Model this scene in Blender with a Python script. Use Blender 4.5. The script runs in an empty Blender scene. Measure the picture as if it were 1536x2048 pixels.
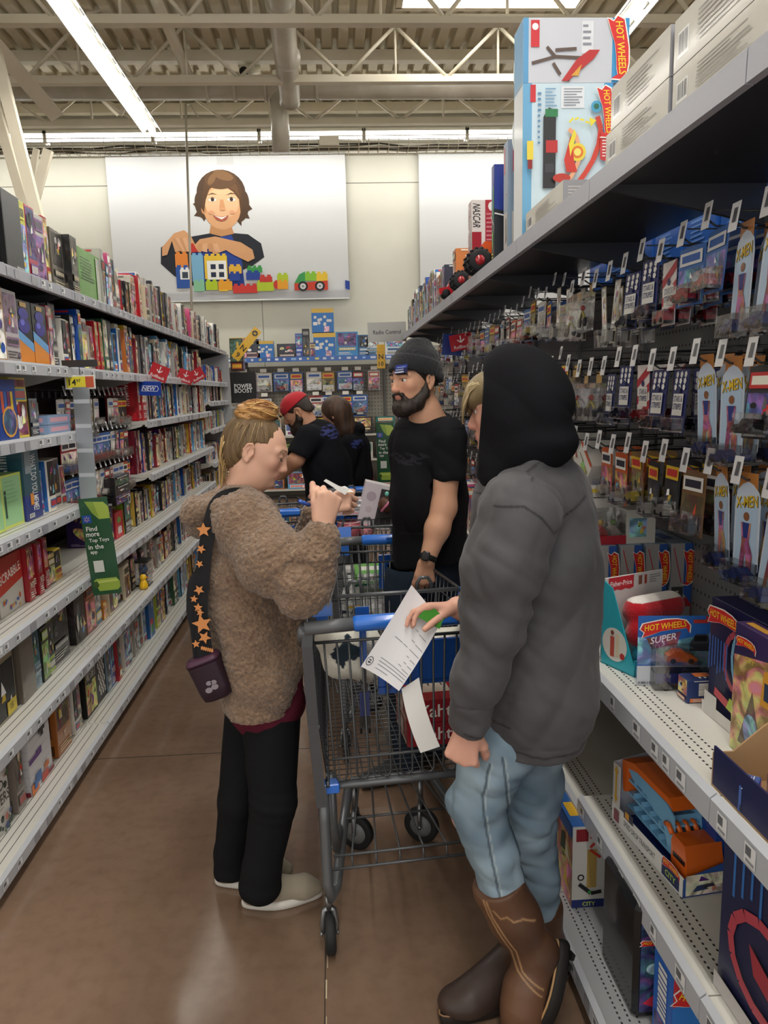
import bpy, math, random
import numpy as np
from mathutils import Vector, Matrix
S = bpy.context.scene
COL = S.collection
PI = math.pi
# ---------------------------------------------------------------- camera
FPX, EYE = 1480.0, 1.65
_p, _y, _r = math.radians(9.2), math.radians(3.0), math.radians(1.5)
_F = Vector((math.sin(_y)*math.cos(_p), math.cos(_y)*math.cos(_p), -math.sin(_p)))
_r0 = Vector((math.cos(_y), -math.sin(_y), 0)); _u0 = _r0.cross(_F)
_R = _r0*math.cos(_r) - _u0*math.sin(_r); _U = _u0*math.cos(_r) + _r0*math.sin(_r)
cam_data = bpy.data.cameras.new('camera'); cam = bpy.data.objects.new('camera', cam_data); COL.objects.link(cam)
mw = Matrix((_R, _U, -_F)).transposed().to_4x4(); mw.translation = (0, 0, EYE); cam.matrix_world = mw
cam_data.sensor_fit = 'VERTICAL'; cam_data.sensor_height = 24; cam_data.lens = FPX/2048*24
cam_data.shift_x = 20/2048; cam_data.clip_start = .02; cam_data.clip_end = 100
S.camera = cam
# ---------------------------------------------------------------- light, exposure
S.view_settings.view_transform = 'Standard'; S.view_settings.look = 'None'
S.view_settings.gamma = 1; S.view_settings.exposure = 0.16
S.cycles.max_bounces = 6; S.cycles.diffuse_bounces = 3; S.cycles.glossy_bounces = 3
S.cycles.transparent_max_bounces = 12; S.cycles.use_denoising = True
S.cycles.caustics_reflective = False; S.cycles.caustics_refractive = False
W = bpy.data.worlds.new('ambient_fill'); S.world = W; W.use_nodes = True  # even warm ambient fill, added to brighten everything from behind the camera
W.node_tree.nodes['Background'].inputs[0].default_value = (1.0, .97, .92, 1)
W.node_tree.nodes['Background'].inputs[1].default_value = 1.1
def area(name, loc, sx, sy, power, parent=None, col=(1, .97, .91)):
    d = bpy.data.lights.new(name, 'AREA'); d.shape = 'RECTANGLE'; d.size = sx; d.size_y = sy
    d.energy = power; d.color = col
    o = bpy.data.objects.new(name, d); COL.objects.link(o); o.location = loc
    if parent: o.parent = parent
    return o
def at(x, y, Y):
    """a point of the place: where the ray through photo pixel x, y meets depth Y"""
    d = _F + _R*((x-748)/FPX) - _U*((y-1024)/FPX)
    return Vector((0, 0, EYE)) + d*(Y/d.y)
def atx(x, y, X):
    d = _F + _R*((x-748)/FPX) - _U*((y-1024)/FPX)
    return Vector((0, 0, EYE)) + d*(X/d.x)
def atz(x, y, Z):
    d = _F + _R*((x-748)/FPX) - _U*((y-1024)/FPX)
    return Vector((0, 0, EYE)) + d*((Z-EYE)/d.z)
# ---------------------------------------------------------------- materials
MATS = {}
def newmat(name):
    m = bpy.data.materials.new(name); m.use_nodes = True
    nt = m.node_tree; b = nt.nodes['Principled BSDF']; MATS[name] = m
    return m, nt, b
def N(nt, t, **kw):
    n = nt.nodes.new(t)
    for k, v in kw.items():
        if k[0] == 'i' and k[1:].isdigit(): n.inputs[int(k[1:])].default_value = v
        elif k in n.inputs and not hasattr(n, k): n.inputs[k].default_value = v
        else: setattr(n, k, v)
    return n
def colmat(name, rough=.5, metal=0, coat=0, bump=None, spec=.5, sheen=0, sss=0):
    """a surface whose own colours come from the 'Col' attribute"""
    m, nt, b = newmat(name); L = nt.links
    a = N(nt, 'ShaderNodeAttribute', attribute_name='Col')
    L.new(a.outputs['Color'], b.inputs['Base Color'])
    b.inputs['Roughness'].default_value = rough; b.inputs['Metallic'].default_value = metal
    b.inputs['Specular IOR Level'].default_value = spec
    b.inputs['Coat Weight'].default_value = coat; b.inputs['Coat Roughness'].default_value = .08
    if sheen: b.inputs['Sheen Weight'].default_value = sheen; b.inputs['Sheen Roughness'].default_value = .5
    if sss:
        b.inputs['Subsurface Weight'].default_value = sss; b.inputs['Subsurface Radius'].default_value = (.01, .004, .002)
        b.inputs['Subsurface Scale'].default_value = .5
    if bump:
        tc = N(nt, 'ShaderNodeTexCoord')
        bp = N(nt, 'ShaderNodeBump'); bp.inputs['Strength'].default_value = bump[1]; bp.inputs['Distance'].default_value = bump[2]
        if bump[0] == 'noise': t = N(nt, 'ShaderNodeTexNoise'); t.inputs['Scale'].default_value = bump[3]; t.inputs['Detail'].default_value = 3
        elif bump[0] == 'vor': t = N(nt, 'ShaderNodeTexVoronoi'); t.inputs['Scale'].default_value = bump[3]
        else: t = N(nt, 'ShaderNodeTexWave'); t.inputs['Scale'].default_value = bump[3]; t.inputs['Distortion'].default_value = 2
        if len(bump) > 4:
            mp = N(nt, 'ShaderNodeMapping'); mp.inputs['Scale'].default_value = bump[4]
            L.new(tc.outputs['Object'], mp.inputs[0]); L.new(mp.outputs[0], t.inputs['Vector'])
        else: L.new(tc.outputs['Object'], t.inputs['Vector'])
        L.new(t.outputs[0], bp.inputs['Height']); L.new(bp.outputs[0], b.inputs['Normal'])
    return m
colmat('print', .42, coat=.12)
colmat('matte', .8)
colmat('gloss', .25, coat=.3)
colmat('paper', .75)
colmat('paint', .38)
colmat('metal', .32, metal=.85)
colmat('darkmetal', .35, metal=.45)
colmat('chrome', .15, metal=1)
colmat('rubber', .6, spec=.3)
colmat('shrink', .22, coat=.45, bump=('noise', .35, .004, 22))
colmat('skin', .48, spec=.35, sss=.12, bump=('noise', .08, .001, 300))
colmat('knit', .95, bump=('wave', .5, .002, 90), sheen=.15, spec=.2)
colmat('jersey', .9, bump=('noise', .2, .001, 250), spec=.15)
colmat('canvas', .72, bump=('noise', .25, .0008, 500), spec=.3, sheen=.1)
colmat('denim', .85, bump=('noise', .4, .0008, 700), spec=.2)
colmat('leather', .45, bump=('noise', .3, .002, 60), spec=.4)
colmat('fleece', .95, bump=('noise', .7, .004, 130), sheen=.4, spec=.1)
colmat('hair', .5, bump=('noise', .7, .003, 60, (5, 5, .35)), spec=.4)
colmat('sherpa', 1.0, bump=('noise', 1.0, .012, 95), sheen=.35, spec=.1)
# printed pictures: the colour of the patch broken into areas of its neighbours' hues
m, nt, b = newmat('art'); L = nt.links
a = N(nt, 'ShaderNodeAttribute', attribute_name='Col'); tc = N(nt, 'ShaderNodeTexCoord')
oi = N(nt, 'ShaderNodeObjectInfo'); ad = N(nt, 'ShaderNodeVectorMath', operation='ADD')
L.new(tc.outputs['Object'], ad.inputs[0]); L.new(oi.outputs['Location'], ad.inputs[1])
n1 = N(nt, 'ShaderNodeTexNoise'); n1.inputs['Scale'].default_value = 16; n1.inputs['Detail'].default_value = 2.5; n1.inputs['Distortion'].default_value = 1.2
v1 = N(nt, 'ShaderNodeTexVoronoi'); v1.inputs['Scale'].default_value = 34
L.new(ad.outputs[0], n1.inputs['Vector']); L.new(n1.outputs['Color'], v1.inputs['Vector'])
sp = N(nt, 'ShaderNodeSeparateColor'); L.new(n1.outputs['Color'], sp.inputs[0])
mr = N(nt, 'ShaderNodeMapRange'); mr.inputs[1].default_value = .38; mr.inputs[2].default_value = .62; mr.inputs[3].default_value = .36; mr.inputs[4].default_value = .64
L.new(sp.outputs[0], mr.inputs[0])
mr2 = N(nt, 'ShaderNodeMapRange'); mr2.inputs[1].default_value = .4; mr2.inputs[2].default_value = .6; mr2.inputs[3].default_value = .35; mr2.inputs[4].default_value = 1.7
L.new(sp.outputs[1], mr2.inputs[0])
hs = N(nt, 'ShaderNodeHueSaturation'); hs.inputs['Saturation'].default_value = .7; L.new(mr.outputs[0], hs.inputs['Hue']); L.new(mr2.outputs[0], hs.inputs['Value']); L.new(a.outputs['Color'], hs.inputs['Color'])
mx = N(nt, 'ShaderNodeMix', data_type='RGBA'); mx.inputs['Factor'].default_value = .72
L.new(a.outputs['Color'], mx.inputs['A']); L.new(hs.outputs[0], mx.inputs['B'])
L.new(mx.outputs['Result'], b.inputs['Base Color']); b.inputs['Roughness'].default_value = .4; b.inputs['Coat Weight'].default_value = .12
# clear plastic: thin sheet
m, nt, b = newmat('clear'); L = nt.links
tr = N(nt, 'ShaderNodeBsdfTransparent'); gl = N(nt, 'ShaderNodeBsdfGlossy'); gl.inputs['Roughness'].default_value = .12
lw = N(nt, 'ShaderNodeLayerWeight'); lw.inputs[0].default_value = .35
ma = N(nt, 'ShaderNodeMath', operation='MULTIPLY_ADD'); ma.inputs[1].default_value = .6; ma.inputs[2].default_value = .2
L.new(lw.outputs['Fresnel'], ma.inputs[0]); ms = N(nt, 'ShaderNodeMixShader')
tcc = N(nt, 'ShaderNodeTexCoord'); nn = N(nt, 'ShaderNodeTexNoise'); nn.inputs['Scale'].default_value = 30; bpp = N(nt, 'ShaderNodeBump'); bpp.inputs['Distance'].default_value = .004; bpp.inputs['Strength'].default_value = .6
L.new(tcc.outputs['Object'], nn.inputs['Vector']); L.new(nn.outputs[0], bpp.inputs['Height']); L.new(bpp.outputs[0], gl.inputs['Normal'])
L.new(ma.outputs[0], ms.inputs[0]); L.new(tr.outputs[0], ms.inputs[1]); L.new(gl.outputs[0], ms.inputs[2])
L.new(ms.outputs[0], nt.nodes['Material Output'].inputs['Surface'])
def emat(name, col, st):
    m, nt, b = newmat(name); b.inputs['Base Color'].default_value = (.9, .9, .9, 1)
    b.inputs['Emission Color'].default_value = (*col, 1); b.inputs['Emission Strength'].default_value = st
emat('tube', (1, .98, .94), 9)
# ---------------------------------------------------------------- text outlines as mesh data
_txt = {}
def textdata(s):
    if s in _txt: return _txt[s]
    c = bpy.data.curves.new('t', 'FONT'); c.body = s; c.size = 1; c.resolution_u = 2; c.offset = .012
    o = bpy.data.objects.new('t', c); me = bpy.data.meshes.new_from_object(o)
    v = np.array([tuple(x.co)[:2] for x in me.vertices]) if len(me.vertices) else np.zeros((0, 2))
    f = [tuple(p.vertices) for p in me.polygons]
    bpy.data.objects.remove(o); bpy.data.curves.remove(c); bpy.data.meshes.remove(me)
    if len(v):
        v = v - [v[:, 0].min(), v[:, 1].min()]; w, h = v.max(axis=0)
    else: w = h = 1
    _txt[s] = (v, f, float(w), float(h)); return _txt[s]
def hx(s): # sRGB hex to linear
    out = []
    for i in (0, 2, 4):
        c = int(s[i:i+2], 16)/255; out.append(c/12.92 if c <= .04045 else ((c+.055)/1.055)**2.4)
    return tuple(out)
def C3(c): return hx(c) if isinstance(c, str) else c
# ---------------------------------------------------------------- mesh builder
class MB:
    def __init__(s): s.v = []; s.f = []; s.c = []; s.m = []; s.M = None; s.mat = 'print'; s.col = (.5, .5, .5); s.sm = []; s.smooth = False
    def set(s, col=None, mat=None, smooth=None):
        if col is not None: s.col = C3(col)
        if mat is not None: s.mat = mat
        if smooth is not None: s.smooth = smooth
        return s
    def add(s, vs, fs, col=None, mat=None, smooth=None):
        n = len(s.v)
        if s.M is not None: vs = [tuple(s.M @ Vector(v)) for v in vs]
        s.v.extend([tuple(v) for v in vs]); c = C3(col) if col is not None else s.col; mt = mat or s.mat
        sm = s.smooth if smooth is None else smooth
        for f in fs: s.f.append(tuple(i+n for i in f)); s.c.append(c); s.m.append(mt); s.sm.append(sm)
    def box(s, x0, y0, z0, x1, y1, z1, col=None, mat=None, bev=0):
        if bev > 0:
            b = bev
            rings = []
            for z, e in ((z0, b), (z0+b, 0), (z1-b, 0), (z1, b)):
                rings.append([(x0+e, y0+b if e == 0 else y0+2*b, z), (x0+b if e == 0 else x0+2*b, y0+e, z), (x1-b if e == 0 else x1-2*b, y0+e, z), (x1-e, y0+b if e == 0 else y0+2*b, z),
                              (x1-e, y1-b if e == 0 else y1-2*b, z), (x1-b if e == 0 else x1-2*b, y1-e, z), (x0+b if e == 0 else x0+2*b, y1-e, z), (x0+e, y1-b if e == 0 else y1-2*b, z)])
            s.loft(rings, col, mat); return s
        s.add([(x0, y0, z0), (x1, y0, z0), (x1, y1, z0), (x0, y1, z0), (x0, y0, z1), (x1, y0, z1), (x1, y1, z1), (x0, y1, z1)],
              [(0, 3, 2, 1), (4, 5, 6, 7), (0, 1, 5, 4), (1, 2, 6, 5), (2, 3, 7, 6), (3, 0, 4, 7)], col, mat, False); return s
    def loft(s, rings, col=None, mat=None, cap=True, smooth=None, closed=True):
        n = len(rings[0]); vs = [p for r in rings for p in r]; fs = []
        for i in range(len(rings)-1):
            for j in range(n if closed else n-1):
                k = (j+1) % n; fs.append((i*n+j, i*n+k, (i+1)*n+k, (i+1)*n+j))
        if cap: fs.append(tuple(reversed(range(n)))); fs.append(tuple((len(rings)-1)*n+j for j in range(n)))
        s.add(vs, fs, col, mat, smooth)
    def tube(s, pts, r, n=8, col=None, mat=None, cap=True, closed=False):
        pts = [Vector(p) for p in pts]; m = len(pts); rs = r if isinstance(r, (list, tuple)) else [r]*m
        rings = []; ref = None
        for i in range(m):
            if closed: t = pts[(i+1) % m] - pts[i-1]
            else: t = pts[min(i+1, m-1)] - pts[max(i-1, 0)]
            t = t.normalized() if t.length > 1e-9 else Vector((0, 0, 1))
            if ref is None:
                ref = t.cross(Vector((0, 0, 1)))
                if ref.length < .1: ref = t.cross(Vector((1, 0, 0)))
            else: ref = ref - t*ref.dot(t)
            if ref.length < 1e-6: ref = t.orthogonal()
            ref.normalize(); q = t.cross(ref)
            rings.append([pts[i] + (ref*math.cos(2*PI*j/n) + q*math.sin(2*PI*j/n))*rs[i] for j in range(n)])
        if closed: rings.append(rings[0])
        s.loft(rings, col, mat, cap and not closed, True)
        return s
    def cyl(s, p, q, r0, r1=None, n=12, col=None, mat=None): return s.tube([p, q], [r0, r0 if r1 is None else r1], n, col, mat)
    def lathe(s, prof, n=24, c=(0, 0, 0), ax='z', col=None, mat=None, smooth=True):
        rings = []
        for r, h in prof:
            ring = []
            for j in range(n):
                a, b = r*math.cos(2*PI*j/n), r*math.sin(2*PI*j/n)
                p = {'z': (a, b, h), 'x': (h, a, b), 'y': (b, h, a)}[ax]; ring.append((c[0]+p[0], c[1]+p[1], c[2]+p[2]))
            rings.append(ring)
        s.loft(rings, col, mat, True, smooth)
    def ball(s, c, r, n=12, col=None, mat=None, rz=None):
        rz = rz or r; prof = [(max(1e-4, r*math.sin(PI*i/n)), -rz*math.cos(PI*i/n)) for i in range(n+1)]
        s.lathe(prof, n*2, c, 'z', col, mat)
    def prism(s, poly, y0, y1, col=None, mat=None): # poly of (x,z), extruded along y
        n = len(poly); s.add([(x, y0, z) for x, z in poly]+[(x, y1, z) for x, z in poly],
            [tuple(range(n)), tuple(reversed(range(n, 2*n)))]+[(i, i+n, (i+1) % n+n, (i+1) % n) for i in range(n)], col, mat, False)
    def prismx(s, poly, x0, x1, col=None, mat=None): # poly of (y,z), extruded along x
        n = len(poly); s.add([(x0, y, z) for y, z in poly]+[(x1, y, z) for y, z in poly],
            [tuple(range(n)), tuple(reversed(range(n, 2*n)))]+[(i, i+n, (i+1) % n+n, (i+1) % n) for i in range(n)], col, mat, False)
    def mesh(s, name='m'):
        me = bpy.data.meshes.new(name); me.from_pydata(s.v, [], s.f)
        ms = []
        for x in s.m:
            if x not in ms: ms.append(x)
        for x in ms: me.materials.append(MATS[x])
        ix = {x: i for i, x in enumerate(ms)}
        me.polygons.foreach_set('material_index', [ix[x] for x in s.m])
        me.polygons.foreach_set('use_smooth', s.sm)
        ca = me.color_attributes.new('Col', 'FLOAT_COLOR', 'CORNER')
        cnt = [len(f) for f in s.f]
        cc = np.repeat(np.array([(*c, 1) for c in s.c], dtype=np.float32), cnt, axis=0)
        ca.data.foreach_set('color', cc.ravel()); me.update(); return me
    def build(s, name, parent=None, loc=None):
        o = bpy.data.objects.new(name, s.mesh(name)); COL.objects.link(o)
        if parent is not None: o.parent = parent
        if loc is not None: o.location = loc
        return o
class Face:
    """draws flat print on one face of a carton: origin, u and v directions, outward normal"""
    def __init__(s, mb, o, u, v): s.mb = mb; s.o = Vector(o); s.u = Vector(u); s.v = Vector(v); s.w = s.u.length; s.h = s.v.length; s.un = s.u.normalized(); s.vn = s.v.normalized(); s.n = s.un.cross(s.vn); s.k = 0
    def P(s, a, b): return s.o + s.u*a + s.v*b + s.n*(.00035*s.k)
    def poly(s, pts, col, mat=None):
        s.k += 1; s.mb.add([s.P(a, b) for a, b in pts], [tuple(range(len(pts)))], col, mat, False)
    def rect(s, a0, b0, a1, b1, col, mat=None): s.poly([(a0, b0), (a1, b0), (a1, b1), (a0, b1)], col, mat)
    def ell(s, a, b, ra, rb, col, mat=None, n=14, rot=0): # ra in widths, round if rb None
        if rb is None: rb = ra*s.w/s.h
        pts = []
        for i in range(n):
            x, y = ra*s.w*math.cos(2*PI*i/n), rb*s.h*math.sin(2*PI*i/n)
            x, y = x*math.cos(rot)-y*math.sin(rot), x*math.sin(rot)+y*math.cos(rot)
            pts.append((a+x/s.w, b+y/s.h))
        s.poly(pts, col, mat)
    def line(s, a0, b0, a1, b1, t, col):
        d = Vector(((a1-a0)*s.w, (b1-b0)*s.h)); d.normalize(); n = Vector((-d.y, d.x))*t/2
        s.poly([(a0+n.x/s.w, b0+n.y/s.h), (a0-n.x/s.w, b0-n.y/s.h), (a1-n.x/s.w, b1-n.y/s.h), (a1+n.x/s.w, b1+n.y/s.h)], col)
    def text(s, t, a, b, h, col, rot=0, maxw=None, shear=0, warp=0, center=True):
        """h in metres; (a,b) centre of the text in face units; rot in degrees"""
        v, f, w, hh = textdata(t)
        if not len(v): return
        k = h/hh; kx = k
        if maxw and w*k > maxw: kx = maxw/w
        s.k += 1; r = math.radians(rot); cr, sr = math.cos(r), math.sin(r); out = []
        for x, y in v:
            X = x*kx-(w*kx/2 if center else 0); Y = y*k-(h/2 if center else 0); X += shear*Y; Y += warp*X*abs(X)/max(w*kx, 1e-6)
            out.append(s.P(a+(X*cr-Y*sr)/s.w, b+(X*sr+Y*cr)/s.h))
        s.mb.add(out, f, col, None, False)
    def lines(s, a0, b0, a1, b1, n, col, rng=None, th=.4):
        for i in range(n):
            y = b1-(b1-b0)*(i+.5)/n; e = a1 if rng is None else a0+(a1-a0)*rng.uniform(.55, 1)
            t = (b1-b0)/n*th/2
            s.rect(a0, y-t, e, y+t, col)
# ---------------------------------------------------------------- the scene's things
def tag(o, label=None, cat=None, group=None, kind=None):
    if label: o['label'] = label
    if cat: o['category'] = cat
    if group: o['group'] = group
    if kind: o['kind'] = kind
    return o
def thing(name, label, cat, loc=(0, 0, 0), rz=0, group=None):
    o = bpy.data.objects.new(name, None); COL.objects.link(o); o.location = loc; o.rotation_euler = (0, 0, rz)
    o.empty_display_size = .05
    return tag(o, label, cat, group)
def structure(name, mb, lab=None):
    o = mb.build(name); o['kind'] = 'structure'
    if lab: o['label'] = lab
    return o
def dup(o, parent=None):
    c = o.copy(); COL.objects.link(c); c.parent = parent
    for ch in o.children: dup(ch, c)
    return c
# ================================================================ the setting
LX, RX = -1.145, .72
WALLY, ROOF = 12.7, 6.05
def hmix(nt, c1, c2, scale, lo=.4, hi=.6, det=4, vec=None, stretch=None):
    tc = N(nt, 'ShaderNodeTexCoord'); n = N(nt, 'ShaderNodeTexNoise'); n.inputs['Scale'].default_value = scale; n.inputs['Detail'].default_value = det
    if stretch:
        mp = N(nt, 'ShaderNodeMapping'); mp.inputs['Scale'].default_value = stretch
        nt.links.new(tc.outputs['Object'], mp.inputs[0]); nt.links.new(mp.outputs[0], n.inputs['Vector'])
    else: nt.links.new(tc.outputs['Object'], n.inputs['Vector'])
    r = N(nt, 'ShaderNodeMapRange'); r.inputs[1].default_value = lo; r.inputs[2].default_value = hi
    nt.links.new(n.outputs[0], r.inputs[0])
    m = N(nt, 'ShaderNodeMix', data_type='RGBA'); m.inputs['A'].default_value = (*c1, 1); m.inputs['B'].default_value = (*c2, 1)
    nt.links.new(r.outputs[0], m.inputs['Factor']); return m.outputs['Result'], r.outputs[0]
# polished, stained concrete
m, nt, b = newmat('concrete'); L = nt.links
c, f = hmix(nt, hx('735c4b'), hx('8a715e'), 1.3, .35, .65, 6)
c2, f2 = hmix(nt, (1, 1, 1), (.72, .70, .68), 22, .45, .75, 5)
mu = N(nt, 'ShaderNodeMix', data_type='RGBA', blend_type='MULTIPLY'); mu.inputs['Factor'].default_value = .5
L.new(c, mu.inputs['A']); L.new(c2, mu.inputs['B']); L.new(mu.outputs['Result'], b.inputs['Base Color'])
rr = N(nt, 'ShaderNodeMapRange'); rr.inputs[3].default_value = .13; rr.inputs[4].default_value = .24; L.new(f, rr.inputs[0]); L.new(rr.outputs[0], b.inputs['Roughness'])
b.inputs['Specular IOR Level'].default_value = .55; b.inputs['Coat Weight'].default_value = .25; b.inputs['Coat Roughness'].default_value = .1
def flatmat(name, c1, c2, sc, rough, bump=0, lo=.35, hi=.65):
    m, nt, b = newmat(name); c, f = hmix(nt, C3(c1), C3(c2), sc, lo, hi); nt.links.new(c, b.inputs['Base Color']); b.inputs['Roughness'].default_value = rough
    if bump:
        bp = N(nt, 'ShaderNodeBump'); bp.inputs['Distance'].default_value = bump; bp.inputs['Strength'].default_value = .4
        nt.links.new(f, bp.inputs['Height']); nt.links.new(bp.outputs[0], b.inputs['Normal'])
flatmat('wallpaint', 'd8d6c8', 'dedccf', 1.2, .7, .002)
flatmat('steelcream', 'd6cdb6', 'e0d8c4', 1.5, .6)
flatmat('deckcream', 'cfc5aa', 'dad1b8', .8, .65)
flatmat('galv', 'b9b2a0', 'd0cabb', 2.5, .3)
mb = MB().set('7a6c5e', 'concrete'); mb.box(-9, -2.5, -.1, 9, WALLY, 0)
mb.set('2e2822', 'matte')
mb.box(-.0775, -2.5, 0, -.0745, WALLY, .0006); mb.box(-9, 3.279, 0, 9, 3.284, .0006); mb.box(-9, 8.2, 0, 9, 8.205, .0006)
mb.set('c9b998', 'matte')
for i in range(14): mb.box(-.0725-.004*math.sin(i*2.3), 1.7+i*.11, 0, -.0705, 1.75+i*.11+.02*math.sin(i), .0005)
structure('floor', mb)
# back wall of painted panels
mb = MB().set('d8d6c8', 'wallpaint'); mb.box(-9, WALLY, 0, 9, WALLY+.2, 6.4)
mb.set('8d8b80', 'matte')
mb.box(-9, WALLY-.004, 5.0, 9, WALLY, 5.012)
for x in (-5.3, -1.1, 3.1): mb.box(x, WALLY-.004, 0, x+.01, WALLY, 5.4)
mb.set('cfccbb', 'wallpaint'); mb.box(-9, WALLY-.08, 5.42, 9, WALLY, 5.5); mb.box(-9, WALLY-.05, 5.5, 9, WALLY, 5.95)
structure('wall_back', mb)
mb = MB().set('cfcab8', 'wallpaint'); mb.box(-9.2, -2.5, 0, -9, WALLY, 6.4); structure('wall_left', mb)
mb = MB().set('cfcab8', 'wallpaint'); mb.box(9, -2.5, 0, 9.2, WALLY, 6.4); structure('wall_right', mb)
# corrugated roof deck
mb = MB().set('b5aa8e', 'deckcream'); prof = []
x = -9.0
while x < 9: prof += [(x, 0), (x+.12, 0), (x+.14, .07), (x+.19, .07)]; x += .21
vs = [(x, -2.5, ROOF+z) for x, z in prof]+[(x, WALLY, ROOF+z) for x, z in prof]; n = len(prof)
mb.add(vs, [(i, i+n, i+1+n, i+1) for i in range(n-1)]); mb.box(-9, -2.5, ROOF+.09, 9, WALLY, ROOF+.15)
structure('ceiling', mb)
# open web joists
def joist(Y, zt, zb, lab, ph=0):
    mb = MB().set('c6bca2', 'steelcream')
    for z in (zt, zb): mb.box(-8.9, Y-.05, z-.03, 8.9, Y+.05, z+.03)
    mb.box(-8.9, Y-.006, zb+.03, 8.9, Y+.006, zb+.07)
    x = -8.9+ph; up = True
    while x < 8.2:
        a, bb = (x, Y, zb+.03), (x+.62, Y, zt-.03)
        if not up: a, bb = (x, Y, zt-.03), (x+.62, Y, zb+.03)
        mb.tube([a, bb], .022, 6, 'c6bca2', 'steelcream')
        if not up: mb.tube([(x, Y+.02, zt), (x, Y+.02, zb)], .016, 6, 'c6bca2', 'steelcream')
        up = not up; x += .62
    return tag(mb.build('roof_joist'), lab, 'joist', 'open web roof joists')
joist(7.8, 5.96, 5.18, 'cream open web steel roof joist crossing nearest the top edge of the view', .2)
joist(9.55, 5.96, 5.33, 'cream open web steel roof joist just in front of the big horizontal duct', .5)
joist(11.3, 5.96, 5.45, 'cream open web steel roof joist closest to the back wall', .1)
mb = MB().set('b5aa8e', 'steelcream')
for Y in (10.45, 12.2): mb.box(-8.9, Y-.06, 5.9, 8.9, Y+.06, 6.03)
structure('trim_1', mb)
# ducts and pipes
mb = MB().set('c9c1ad', 'galv')
mb.tube([(-4.6, 10.5, 5.6), (8.5, 10.5, 5.58)], .125, 20)
for x in (-1.5, -1.15, -.75, -.08): mb.tube([(x, 10.5, 5.6), (x+.04, 10.5, 5.6)], .15, 20)
mb.tube([(-.56, 10.5, 5.6), (-.56, 10.56, 5.25), (-.56, 10.6, 4.85)], .12, 16)
tag(mb.build('air_duct'), 'long round galvanized duct running straight across below the roof deck', 'duct')
mb = MB().set('cfc9bb', 'galv')
mb.tube([(-.36, 5.5, 5.42), (-.37, 8.0, 5.42), (-.4, 10.2, 5.42), (-.41, 10.3, 5.36)], .135, 20)
for y in (7.9, 9.1): mb.tube([(-.37, y, 5.42), (-.37, y+.05, 5.42)], .15, 20)
tag(mb.build('air_duct'), 'round shiny duct coming along the aisle and elbowing into the cross duct', 'duct')
mb = MB().set('cfc4a8', 'steelcream'); a, b2 = at(312, 0, 8.3), at(378, 152, 10.2)
mb.tube([a, b2], .06, 12); tag(mb.build('conduit_pipe'), 'straight cream pipe slanting across the roof deck near the left lamp', 'pipe')
mb = MB().set('9a917c', 'steelcream'); mb.tube([at(488, 142, 10.3), at(512, 138, 10.9)], .07, 14); mb.tube([at(487, 143, 10.28), at(489, 142, 10.32)], .055, 14, '14120f', 'matte')
tag(mb.build('pipe_end'), 'short open pipe end with a dark mouth beside the shiny duct', 'pipe')
# diagonal bracing
def brace(a, b, w, lab):
    b = a+(b-a)*(1.13 if 'brace' in lab and b.z < 4.6 else 1); mb = MB().set('c9bfa4', 'steelcream'); d = (b-a); t = d.normalized(); s = t.cross(Vector((0, 1, 0))).normalized()*w; q = Vector((0, w*.7, 0))
    mb.loft([[p+s+q, p-s+q, p-s-q, p+s-q] for p in (a, b)]); return tag(mb.build('steel_brace'), lab, 'brace', 'diagonal steel braces at the left')
brace(at(-30, 20, 7.5), at(66, 398, 7.5), .05, 'broad cream steel brace slanting down to the right behind the left shelves')
brace(at(-45, 90, 7.9), at(46, 402, 7.9), .045, 'cream steel brace at the very left edge of the view')
brace(at(73, 298, 8.6), at(56, 405, 8.6), .03, 'thin pale brace leaning left beside the back lamps')
brace(at(97, 300, 8.4), at(68, 405, 8.4), .045, 'bright cream brace standing steeply above the left shelves')
brace(at(-10, 90, 8.0), at(112, 232, 9.2), .08, 'wide cream beam rising away under the roof at the far left')
brace(at(0, 5, 9.4), at(235, 230, 11.6), .02, 'long thin rod brace crossing under the roof behind the left lamp')
brace(at(305, 115, 10.3), at(240, 230, 10.3), .025, 'short thin brace rising right from behind the left lamp')
brace(at(250, 0, 9.5), at(170, 25, 9.5), .03, 'small brace stub at the top left of the roof')
# cable tray
mb = MB().set('a79c84', 'steelcream'); Yt = 11.0
for zz, yy in ((5.02, 0), (5.02, .3), (5.17, 0), (5.17, .3), (5.02, .15), (5.12, 0)): mb.tube([(-6.5, Yt+yy, zz), (7.5, Yt+yy, zz+.02)], .007, 4)
for i in range(100): x = -6.5+i*.14; mb.tube([(x, Yt, 5.17), (x, Yt, 5.02), (x, Yt+.3, 5.02), (x, Yt+.3, 5.17)], .005, 4)
o = tag(mb.build('cable_tray'), 'wire basket cable tray hung across the store above the back lamps', 'cable tray')
rng = random.Random(3); mb = MB().set('4a463e', 'matte')
for k in range(7):
    y = Yt+.05+.035*k; mb.tube([(-6+.4*i, y+rng.uniform(-.03, .03), 5.045+rng.uniform(0, .05)) for i in range(34)], .011, 5, rng.choice(['3d3a34', '8b8677', '6b675c', '2f2d2a']))
tag(mb.build('cable_bundle'), 'loose grey and black cables lying along the wire basket tray', 'cables')
mb = MB().set('cfc9b6', 'steelcream'); mb.box(-.05, 10.93, 5.04, .22, 11.0, 5.16)
tag(mb.build('junction_box'), 'small cream junction box fixed to the cable tray', 'box')
# hanging rod with sign cable
mb = MB().set('b9b3a2', 'galv'); a = at(371, 208, 10.96); bb = at(384, 640, 10.96); mb.tube([a, bb], .017, 8); mb.tube([a, a+Vector((.06, 0, .0)), a+Vector((.16, 0, -.17))], .012, 6)
tag(mb.build('hanging_rod'), 'thin steel rod hanging from the roof in front of the child banner', 'rod')
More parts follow.
